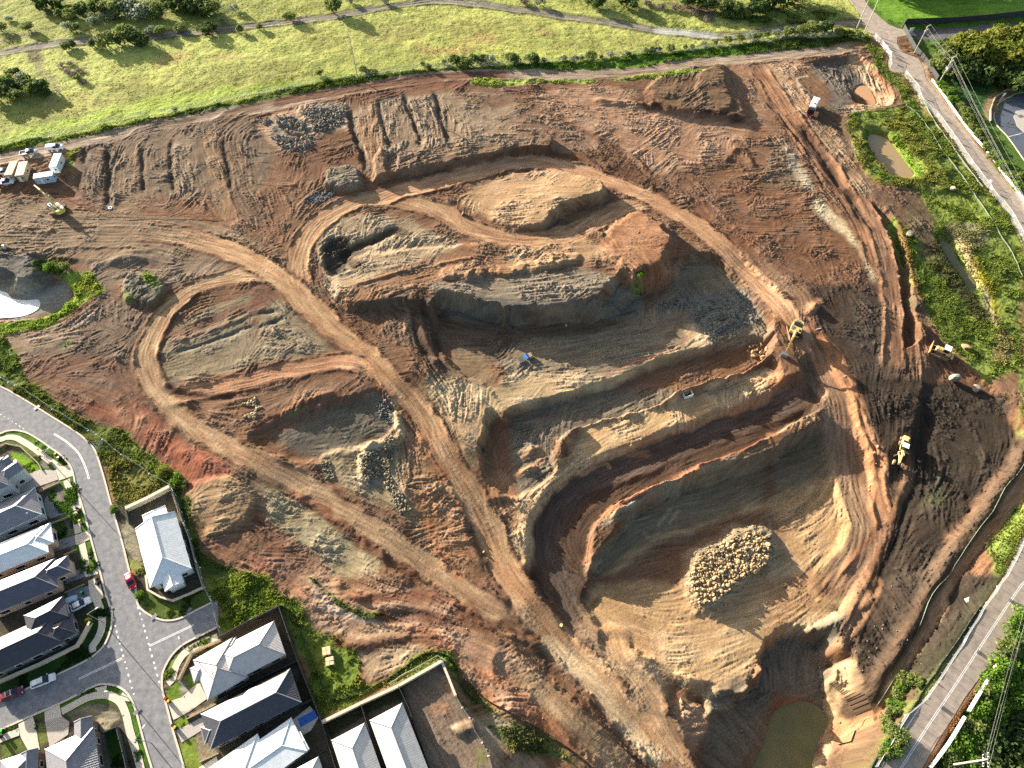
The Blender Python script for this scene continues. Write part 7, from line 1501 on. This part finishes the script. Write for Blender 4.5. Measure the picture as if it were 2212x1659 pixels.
for lab, u, v, d, k in [('big grey boulder on the weeds at the right, upper', 1962, 508, 3.2, 'g'), ('grey boulder by the top end of the silt fence', 2057, 412, 3.0, 'g'), ('brown boulder on the weeds east of the bulldozer', 2083, 752, 3.0, 'b'), ('large grey boulder south-east of the bulldozer', 2058, 820, 4.6, 'g'), ('grey boulder beside the large one near the weeds', 2108, 842, 3.4, 'g'), ('pale boulder lying in the pit corner ledge', 1471, 1516, 2.0, 'c'), ('round pale boulder at the foot of the terrace wall', 1223, 704, 1.6, 'c'), ('long pale boulder on the shaded face of the ring mound', 1191, 453, 1.8, 'c'), ('pale boulder lying in the sunken haul road', 1213, 1352, 1.2, 'c'), ('white boulder beside the main haul road junction', 1045, 1193, 1.1, 'c'), ('pale boulder in the field of scars south-west', 250, 772, 1.6, 'c'), ('white boulder at the roadside above the ring road', 1238, 322, 1.2, 'c'), ('pale boulder by the long trench end', 833, 301, 1.6, 'c'), ('pale stone by the grader, upper', 1894, 965, 1.4, 'b'), ('pale stone by the grader, lower', 1888, 979, 1.4, 'b'), ('white stone on the outer berm, upper', 1878, 1051, .9, 'c'), ('white stone on the outer berm, lower', 1877, 1059, .9, 'c'), ('dark boulder on the loop road inner slope', 1000, 463, 1.9, 'b')]:
    x, y, z = G(u, v); boulder(x, y, z+d*.2, d, k, lab, None)
def scatter_mesh(name, label, cat, pts, base, m, kind='stuff', colr=None, rot3=True):
    """many small solids joined in one object"""
    V0 = np.array(base[0], np.float32); F0 = base[1]; n = len(pts); nv = len(V0)
    rs_ = np.random.RandomState(len(pts)); a = rs_.rand(n)*6.283; ca, sa = np.cos(a), np.sin(a)
    S = np.array([p[3] for p in pts])[:, None]; sx = rs_.uniform(.7, 1.3, (n, 1)); sz = rs_.uniform(.7, 1.3, (n, 1))
    x = V0[None, :, 0]*S*sx; y = V0[None, :, 1]*S; z = V0[None, :, 2]*S*sz
    P = np.stack([x*ca[:, None]-y*sa[:, None], x*sa[:, None]+y*ca[:, None], z], 2)+np.array([p[:3] for p in pts])[:, None, :]
    me = bpy.data.meshes.new(name); k = len(F0[0]); F = (np.array(F0)[None]+(np.arange(n)*nv)[:, None, None]).reshape(-1, k)
    me.vertices.add(n*nv); me.vertices.foreach_set('co', P.astype(np.float32).ravel()); me.loops.add(F.size); me.loops.foreach_set('vertex_index', F.astype(np.int32).ravel())
    me.polygons.add(len(F)); me.polygons.foreach_set('loop_start', np.arange(0, F.size, k, dtype=np.int32))
    if colr is not None:
        at = me.attributes.new('soil', 'FLOAT_COLOR', 'POINT'); cc = np.repeat(colr.astype(np.float32), nv, 0); at.data.foreach_set('color', np.concatenate([cc, np.ones((len(cc), 1), np.float32)], 1).ravel())
    me.update(); me.materials.append(m); o = link(bpy.data.objects.new(name, me)); tag(o, label, cat, kind=kind); return o
def attr_mat(name, rough=.9, leaf=False):
    m, N, K, P = mat_new(name); at = N.new('ShaderNodeAttribute'); at.attribute_name = 'soil'; K.new(at.outputs['Color'], P.inputs['Base Color']); P.inputs['Roughness'].default_value = rough; P.inputs['Specular IOR Level'].default_value = .15
    if leaf:
        t = N.new('ShaderNodeBsdfTranslucent'); K.new(at.outputs['Color'], t.inputs['Color']); x = N.new('ShaderNodeMixShader'); x.inputs[0].default_value = .45
        K.new(P.outputs[0], x.inputs[1]); K.new(t.outputs[0], x.inputs[2]); K.new(x.outputs[0], N['Material Output'].inputs['Surface'])
    return m
M_ATT = attr_mat('loose_stone'); M_LEAF = attr_mat('foliage', .75, True)
fineM = np.zeros((NY, NX), bool); B_ = 8; fb = np.repeat(np.repeat(VB, B_, 0), B_, 1); fineM[:fb.shape[0], :fb.shape[1]] = fb
bmr = bmesh.new(); bmesh.ops.create_icosphere(bmr, subdivisions=1, radius=.5); rv = [tuple(v.co*(1+.2*((i*37 % 10)/10-.5))) for i, v in enumerate(bmr.verts)]; rf_ = [[v.index for v in f.verts] for f in bmr.faces]; bmr.free(); ROCKB = (rv, rf_)
def pick(mask, n, seed):
    j, i = np.nonzero(mask & fineM); r = np.random.RandomState(seed)
    if len(j) == 0: return None
    q = r.randint(0, len(j), n); return j[q], i[q], r
for a_ in scatter_later: scatter_mesh(a_[0], a_[1], a_[2], a_[3], ROCKB, M_ATT, colr=a_[4])
gyx = np.hypot(*np.gradient(H, CELL))
stony = ((ROUGH > .95) & (GRS < .1) & (nc > -.1)) | ((gyx > .7) & (GRS < .1) & (H < 1))
j, i, r = pick(stony & (REG != 6) & (REG != 7), 10000, 3)
sz = .1+.34*r.rand(len(j))**4; xx = GX[j, i]+r.uniform(-.17,.17,len(j)); yy = GY[j, i]+r.uniform(-.17,.17,len(j)); zz = H[j, i]+sz*.1
cc = C[j, i]*r.uniform(.8,1.7,(len(j),1))*.6+A((168,156,138))*.5*r.uniform(.6,1.3,(len(j),1))
scatter_mesh('loose_stones', 'small loose stones strewn over the churned earth and cut banks', 'stones', list(zip(xx, yy, zz, sz)), ROCKB, M_ATT, colr=cc)
# ------------------------------------------------------------------ weeds and grass tussocks
def tuft_base(k, seed, w=.5, h=.7):
    r = random.Random(seed); V, Fc = [], []
    for q in range(k):
        a = r.uniform(0, 6.28); x, y = r.uniform(-.3,.3), r.uniform(-.3,.3); dx, dy = math.cos(a)*w/2, math.sin(a)*w/2; lx, ly = r.uniform(-.4,.4), r.uniform(-.4,.4); hh = h*r.uniform(.5,1)
        n = len(V); V += [(x-dx,y-dy,-.1),(x+dx,y+dy,-.1),(x+dx*.5+lx,y+dy*.5+ly,hh),(x-dx*.5+lx,y-dy*.5+ly,hh*.9)]; Fc.append([n,n+1,n+2,n+3])
        V += [(x-dx+lx*.5,y-dy+ly,hh*.5),(x+dx+lx,y+dy,hh*.45),(x+dx+lx-dy,y+dy+dx,hh*.62),(x-dx+lx-dy,y-dy+dx+ly,hh*.7)]; Fc.append([n+4,n+5,n+6,n+7])
    return V, Fc
def weeds(name, label, mask, n, seed, s0, s1, tint=(1,1,1), lo=.6, hi=1.5, k=3, w=.5, h=.7):
    res = pick(mask, n, seed)
    if res is None: return
    j, i, r = res; xx = GX[j, i]+r.uniform(-.17,.17,len(j)); yy = GY[j, i]+r.uniform(-.17,.17,len(j)); s = r.uniform(s0, s1, len(j))*(1+.6*np.clip(fbm(xx, yy, 3.5, 2, 2), -.7, 1)); zz = H[j, i]
    cc = C[j, i]*r.uniform(lo, hi, (len(j), 1))*np.array(tint); scatter_mesh(name, label, 'weeds', list(zip(xx, yy, zz, s)), tuft_base(k, seed, w, h), M_LEAF, colr=np.clip(cc, .004, .8))
wd = (REG == 3) & (GRS > .5) & ~BED
weeds('weeds', 'rank green weeds on the banks and verges around the works', wd & (nc > -.35), 75000, 11, .25, .6, (1.2,1.22,1.05), .75, 1.45)
weeds('weeds', 'taller yellowing weed clumps on the banks', wd & (ne > .15) & (nd > -.3), 3000, 12, .5, .9, (1.3,1.2,.9), .8, 1.4)
weeds('grass_tussocks', 'tussocks of long grass in the northern grassland', (REG == 1), 36000, 13, .2, .5, (1.1,1.1,1.0), .8, 1.35, 2, .6, .35)
weeds('grass_tussocks', 'dark tussocks near the top of the grassland', (REG == 1) & (ROUGH > 1.0) & (nc > .3), 3500, 14, .6, 1.3, (.9,1,.9), .8, 1.4, 3)
weeds('garden_plants', 'low plants in the front gardens and lawns', ((REG == 6) | ((REG == 7) & (GRS > .3))) & (ne > .5), 5000, 15, .25, .5)
# ------------------------------------------------------------------ shrubs and trees
def crown_mesh(name, seed, R, Hh, n, leaf, cols, lobes=9, base=.25):
    r = np.random.RandomState(seed); L = []
    for k in range(lobes):
        a = r.rand()*6.28; d = R*.62*math.sqrt(r.rand()); lr = R*r.uniform(.28,.52); z = Hh*(base+(1-base)*r.uniform(.25,.8))*(1-.35*(d/R)**2)
        L.append((math.cos(a)*d, math.sin(a)*d, z, lr, min(lr, Hh*.3)))
    L = np.array(L); q = r.randint(0, lobes, n); c = L[q]
    u = r.randn(n, 3); u /= np.linalg.norm(u, axis=1, keepdims=True); u[:, 2] = np.abs(u[:, 2])*np.where(r.rand(n) < .75, 1, -1)
    rad = r.uniform(.72, 1.1, n)[:, None]; P = c[:, :3]+u*rad*np.stack([c[:, 3], c[:, 3], c[:, 4]], 1)
    P[:, 2] = np.maximum(P[:, 2], .15)
    nrm = u+r.randn(n, 3)*.55; nrm /= np.linalg.norm(nrm, axis=1, keepdims=True)
    t = np.cross(nrm, r.randn(n, 3)); t /= np.linalg.norm(t, axis=1, keepdims=True); b = np.cross(nrm, t); s = leaf*r.uniform(.6, 1.4, n)[:, None]
    V = np.stack([P-t*s-b*s*.5, P+t*s-b*s*.4, P+t*s*.7+b*s*.6, P-t*s*.6+b*s*.5], 1).reshape(-1, 3)
    me = bpy.data.meshes.new(name); me.vertices.add(n*4); me.vertices.foreach_set('co', V.astype(np.float32).ravel()); me.loops.add(n*4); me.loops.foreach_set('vertex_index', np.arange(n*4, dtype=np.int32)); me.polygons.add(n); me.polygons.foreach_set('loop_start', np.arange(0, n*4, 4, dtype=np.int32))
    ct = r.rand(lobes)[q]*.6+r.rand(n)*.4; ca, cb = A(cols[0]), A(cols[1]); cc = ca[None]*(1-ct[:, None])+cb[None]*ct[:, None]; cc *= r.uniform(.75, 1.25, (n, 1))
    at = me.attributes.new('soil', 'FLOAT_COLOR', 'POINT'); at.data.foreach_set('color', np.concatenate([np.repeat(cc, 4, 0), np.ones((n*4, 1))], 1).astype(np.float32).ravel()); me.update(); me.materials.append(M_LEAF)
    return me
def trunk_mesh(seed, Hh, R):
    r = random.Random(seed); mb = MB(); mb.tube([(0,0,-.3),(r.uniform(-.1,.1)*R,r.uniform(-.1,.1)*R,Hh*.35)], R*.07, 7, R*.05)
    for k in range(5):
        a = k*1.256+r.uniform(-.4,.4); mb.tube([(0,0,Hh*.22),(math.cos(a)*R*.25,math.sin(a)*R*.25,Hh*.45),(math.cos(a)*R*.5,math.sin(a)*R*.5,Hh*.68)], R*.035, 5, R*.012)
    o = mb.build('trunk', M_BARK); me = o.data; bpy.data.objects.remove(o); return me
M_BARK = mat('bark', (112,96,78), .9, noise=.15)
KINDS = {
 'd': [(crown_mesh('crown', s, 1, .95, 700, .095, ((76,102,54),(118,140,76))), trunk_mesh(s, .95, 1)) for s in (1,2,3)],
 'g': [(crown_mesh('crown', s, 1, .95, 700, .09, ((104,128,62),(156,170,98))), trunk_mesh(s, .95, 1)) for s in (4,5,6)],
 'p': [(crown_mesh('crown', s, 1, .95, 600, .08, ((140,158,128),(186,198,168))), trunk_mesh(s, .95, 1)) for s in (7,8)],
 'y': [(crown_mesh('crown', s, 1, 1.1, 1800, .065, ((92,112,44),(162,168,70)), 16), trunk_mesh(s, 1.1, 1)) for s in (9,10,11)],
 'l': [(crown_mesh('crown', s, 1, .9, 900, .08, ((84,132,44),(146,184,70)), 11), trunk_mesh(s, .9, 1)) for s in (12,13)],
 'b': [(crown_mesh('crown', s, 1, .6, 500, .07, ((130,124,112),(168,160,146))), trunk_mesh(s, .6, 1)) for s in (14,15)],
}
def plant(u, v, R, kind, label, group=None, name='shrub', cat='shrub', hk=.5):
    h = R*.95*hk; z = 0
    for k in range(6):
        x, y = unproj(u, v, z+h); z = hmap(x, y)
    cm, tm = rnd.choice(KINDS[kind]); o = thing(name, label, cat, (x, y, z), rnd.uniform(0, 6.28), group); s = (R*rnd.uniform(.9,1.15), R*rnd.uniform(.9,1.1), R*rnd.uniform(.85,1.1)); 
    for nm, me in (('crown', cm), ('trunk' if name == 'tree' else 'stem', tm)):
        c = link(bpy.data.objects.new(nm, me), o); c.scale = s
ADJ = {'d': 'dark green', 'g': 'green', 'p': 'pale silvery', 'y': 'yellow-green', 'l': 'bright green', 'b': 'grey dead'}
def row(items, where, name='shrub', cat='shrub', group=None, hk=.5, sortx=True, frm='from the left'):
    items = sorted(items, key=lambda t: t[0]) if sortx else items
    for k, (u, v, R, kd) in enumerate(items):
        if name == 'shrub' and 'north fence' in where: R *= rnd.uniform(.55, 1.1); u += rnd.uniform(-6, 6)
        plant(u, v, R, kd, f"{ADJ[kd]} {name.replace('_', ' ') if kd != 'b' else 'bush'}, {ORD[k]} {frm}, {where}", group or where, name, cat, hk)
row([(150,32,3.5,'g'),(175,20,4,'d'),(200,42,3,'p'),(215,15,6,'d'),(245,18,6,'g'),(275,15,6,'p'),(300,22,6,'p'),(330,22,5,'g'),(365,5,6,'d'),(400,10,6,'d'),(430,15,6,'d'),(232,32,4,'p'),(90,5,5,'d'),(125,6,4,'d'),(130,28,3,'g'),(450,22,4,'g'),(340,30,4,'g'),(265,3,6,'d'),(60,58,3,'g'),(145,56,3,'p'),(160,60,3,'g'),(505,18,3,'p'),(480,45,2,'p'),(0,60,3,'g'),(18,40,2,'p')], 'in the thicket at the top left', 'tree', 'tree')
row([(147,96,3.2,'d'),(200,92,3,'d'),(228,88,4.5,'g'),(250,82,4.5,'d'),(270,76,5,'g'),(292,80,5,'d'),(307,88,4,'d'),(280,68,3.5,'p'),(388,60,3,'g'),(447,60,4.4,'d'),(325,65,3,'p'),(347,68,3,'g'),(520,63,2.4,'g'),(558,57,2.2,'g'),(625,36,3.4,'g'),(717,15,5.4,'g'),(757,2,2,'p'),(830,2,2.4,'p')], 'along the gravel path')
row([(27,155,3,'d'),(47,166,3,'p'),(62,178,4,'d'),(8,187,5,'d'),(32,208,4,'g'),(72,194,4,'g'),(87,188,4,'d'),(-8,205,5,'d'),(45,186,3,'d'),(95,200,3,'d'),(15,172,3,'g')], 'round the block at left edge')
row([(130,138,1.8,'b'),(150,135,2,'b'),(145,152,2.2,'b'),(160,156,2.2,'b'),(172,150,2,'b'),(178,172,2.2,'b'),(165,168,1.8,'g')], 'in the dead brush heap', 'dead_bush', 'bush')
row([(375,236,2,'p'),(688,158,2.5,'g'),(697,172,2,'g'),(785,150,3.5,'g'),(798,155,3,'d'),(810,158,2.4,'g'),(908,139,2.2,'g'),(928,144,2,'g'),(960,135,2.6,'g'),(975,129,4,'d'),(990,133,3.4,'d'),(1010,134,3,'g'),(1030,125,3.2,'g'),(1048,128,3,'d'),(1058,127,3.2,'p'),(1100,125,3.2,'g')], 'behind north fence, left part')
row([(1118,126,3.4,'g'),(1146,125,3,'g'),(1161,128,3,'d'),(1178,130,3,'g'),(1216,125,2.6,'g'),(1241,127,2.4,'p'),(1261,125,2,'g'),(1281,120,2.6,'g'),(1296,122,2.2,'g'),(1318,117,2.6,'p'),(1351,116,2.4,'g'),(1391,110,2.6,'g'),(1405,108,2.4,'d'),(1421,107,2.6,'g'),(1446,104,2.6,'g'),(1481,102,2.6,'g'),(1497,101,2.4,'g'),(1518,96,2.8,'p'),(1545,93,2.8,'g'),(1571,87,3,'g'),(1596,83,3,'g'),(1618,79,3,'p'),(1638,78,3,'g')], 'behind north fence, middle part')
row([(1659,75,3.2,'g'),(1674,71,3.5,'p'),(1696,69,3.5,'g'),(1716,68,3.2,'p'),(1741,66,3.4,'g'),(1764,61,4,'g'),(1777,58,4,'p'),(1791,59,4,'d'),(1809,68,3,'g'),(1834,72,3,'g'),(1850,75,2.6,'g')], 'behind north fence, right part')
row([(1286,2,5,'d'),(1356,4,5,'d'),(1490,-2,6,'d'),(1530,4,6,'d'),(1560,8,6,'g'),(1585,18,5,'g'),(1604,30,4,'g'),(1640,8,7,'d'),(1576,28,4,'d'),(1690,-6,7,'d'),(1730,-14,7,'g'),(1460,14,3,'b'),(1500,25,3,'b'),(1530,36,3,'b'),(1400,5,3,'b'),(1430,10,3,'b'),(1132,2,3,'b'),(1165,4,3,'p')], 'along the top edge', 'tree', 'tree')
row([(2084,90,8,'y'),(2112,76,9,'y'),(2134,100,9,'y'),(2159,76,9,'y'),(2171,108,9,'y'),(2196,62,9,'y'),(2208,102,10,'y'),(2062,110,7,'g'),(2036,118,5.5,'g'),(2052,84,4,'d'),(2072,128,6,'g'),(2102,126,7,'d'),(2140,130,8,'d'),(2185,134,8,'d'),(2240,110,10,'y'),(2240,60,9,'y'),(2225,140,9,'d'),(2280,130,10,'d')], 'in the playing field grove', 'tree', 'tree', hk=1.1)
row([(2034,183,2.4,'l'),(2049,198,2.6,'l'),(2060,214,2.4,'l'),(2042,192,2,'g'),(2085,240,2.4,'g'),(2089,256,3,'g'),(2100,272,2.4,'g'),(2116,288,2.6,'g'),(2134,315,2.6,'g'),(2146,338,2.8,'g'),(2164,358,3.2,'l'),(2181,368,3.2,'l'),(2194,382,3,'g'),(2206,396,3.2,'l'),(2075,228,2,'g'),(2125,300,2,'g')], 'behind the right road guard rail', frm='from the top')
hedge = [(2196,1365,3.4),(2204,1385,4),(2184,1385,3),(2198,1410,4),(2180,1415,3.6),(2160,1440,3.2),(2186,1440,4.4),(2160,1462,4),(2190,1470,4.6),(2140,1480,3.4),(2168,1490,4.4),(2134,1502,3.2),(2150,1520,4),(2118,1525,3.2),(2130,1545,4),(2100,1545,3),(2112,1565,3.8),(2092,1570,3),(2102,1592,4),(2086,1600,3.4),(2100,1622,3.6),(2072,1618,2.8),(2080,1640,3.4),(2056,1648,2.6),(2204,1330,3),(2215,1500,5),(2230,1440,5)]
row([(u, v, R, rnd.choice('lllg')) for u, v, R in hedge], 'in the lower right hedge', frm='from the bottom')
row([(u, v, 5.5, 'd') for u, v in ((2170,1560),(2200,1540),(2150,1600),(2190,1600),(2130,1640),(2170,1645),(2208,1640),(2225,1580),(2150,1660),(2240,1640))], 'in the dark bottom right wood', 'tree', 'tree', hk=.4)
row([(1956,1466,2,'g'),(1948,1482,1.8,'l'),(1942,1500,2,'g'),(1934,1526,2.2,'l'),(1926,1545,2.2,'g'),(1914,1566,2.2,'g'),(1904,1586,2,'g'),(1892,1606,2.2,'g'),(1878,1622,2,'g'),(1864,1632,2.2,'l'),(1850,1648,2,'g'),(1984,1473,1.8,'g'),(1970,1468,1.8,'g')], 'on the bank above lower right road', frm='from the bottom')
row([(108,1003,.8,'d'),(96,975,.9,'p'),(246,1102,1.2,'l'),(243,1095,.8,'g'),(192,1343,1.2,'y'),(186,1332,.9,'d'),(355,1020,2,'y'),(380,1037,2.2,'l'),(395,1045,1.8,'g'),(345,1030,1.4,'l'),(300,1285,1.2,'l'),(460,1555+0,.8,'g'),(1376,623,1.8,'l'),(100,577,2.4,'l'),(120,582,2.0,'l'),(140,575,2,'g')], 'of the estate garden bushes')
row([(120,995,4.0,'d')][:0]+[(1960,-70,9,'d'),(2010,-85,10,'d'),(2060,-75,9,'d'),(2120,-90,10,'d')], 'beyond the playing field', 'tree', 'tree', hk=1.2)
# spoil heap greenery handled by the weeds
# ------------------------------------------------------------------ camera, light
cam = bpy.data.cameras.new('camera'); co = link(bpy.data.objects.new('camera', cam))
co.location = (0, 0, CAMH); co.rotation_euler = (math.radians(90)-PITCH, 0, 0)
cam.sensor_width = 36; cam.lens = 36*F/2212; cam.clip_end = 9000; cam.clip_start = 1
scene.camera = co
w = bpy.data.worlds.new('World'); scene.world = w; w.use_nodes = True
bg = w.node_tree.nodes['Background']; sk = w.node_tree.nodes.new('ShaderNodeTexSky'); sk.sky_type = 'NISHITA'
sk.sun_disc = False; sk.sun_elevation = SUN_EL; sk.sun_rotation = SUN_AZ; sk.air_density = 1.0; sk.dust_density = 2.5; sk.ozone_density = .3
w.node_tree.links.new(sk.outputs[0], bg.inputs[0]); bg.inputs[1].default_value = .07
sl = bpy.data.lights.new('sun', 'SUN'); sl.energy = 5; sl.angle = math.radians(.5); sl.color = (1, .89, .74)
so = link(bpy.data.objects.new('sun', sl))
sv = Vector((math.sin(SUN_AZ)*math.cos(SUN_EL), math.cos(SUN_AZ)*math.cos(SUN_EL), math.sin(SUN_EL)))
so.rotation_euler = sv.to_track_quat('Z', 'Y').to_euler(); so.location = sv*300
scene.view_settings.view_transform = 'Standard'; scene.view_settings.look = 'None'; scene.view_settings.gamma = 1
scene.view_settings.exposure = 1.95
scene.cycles.use_denoising = False
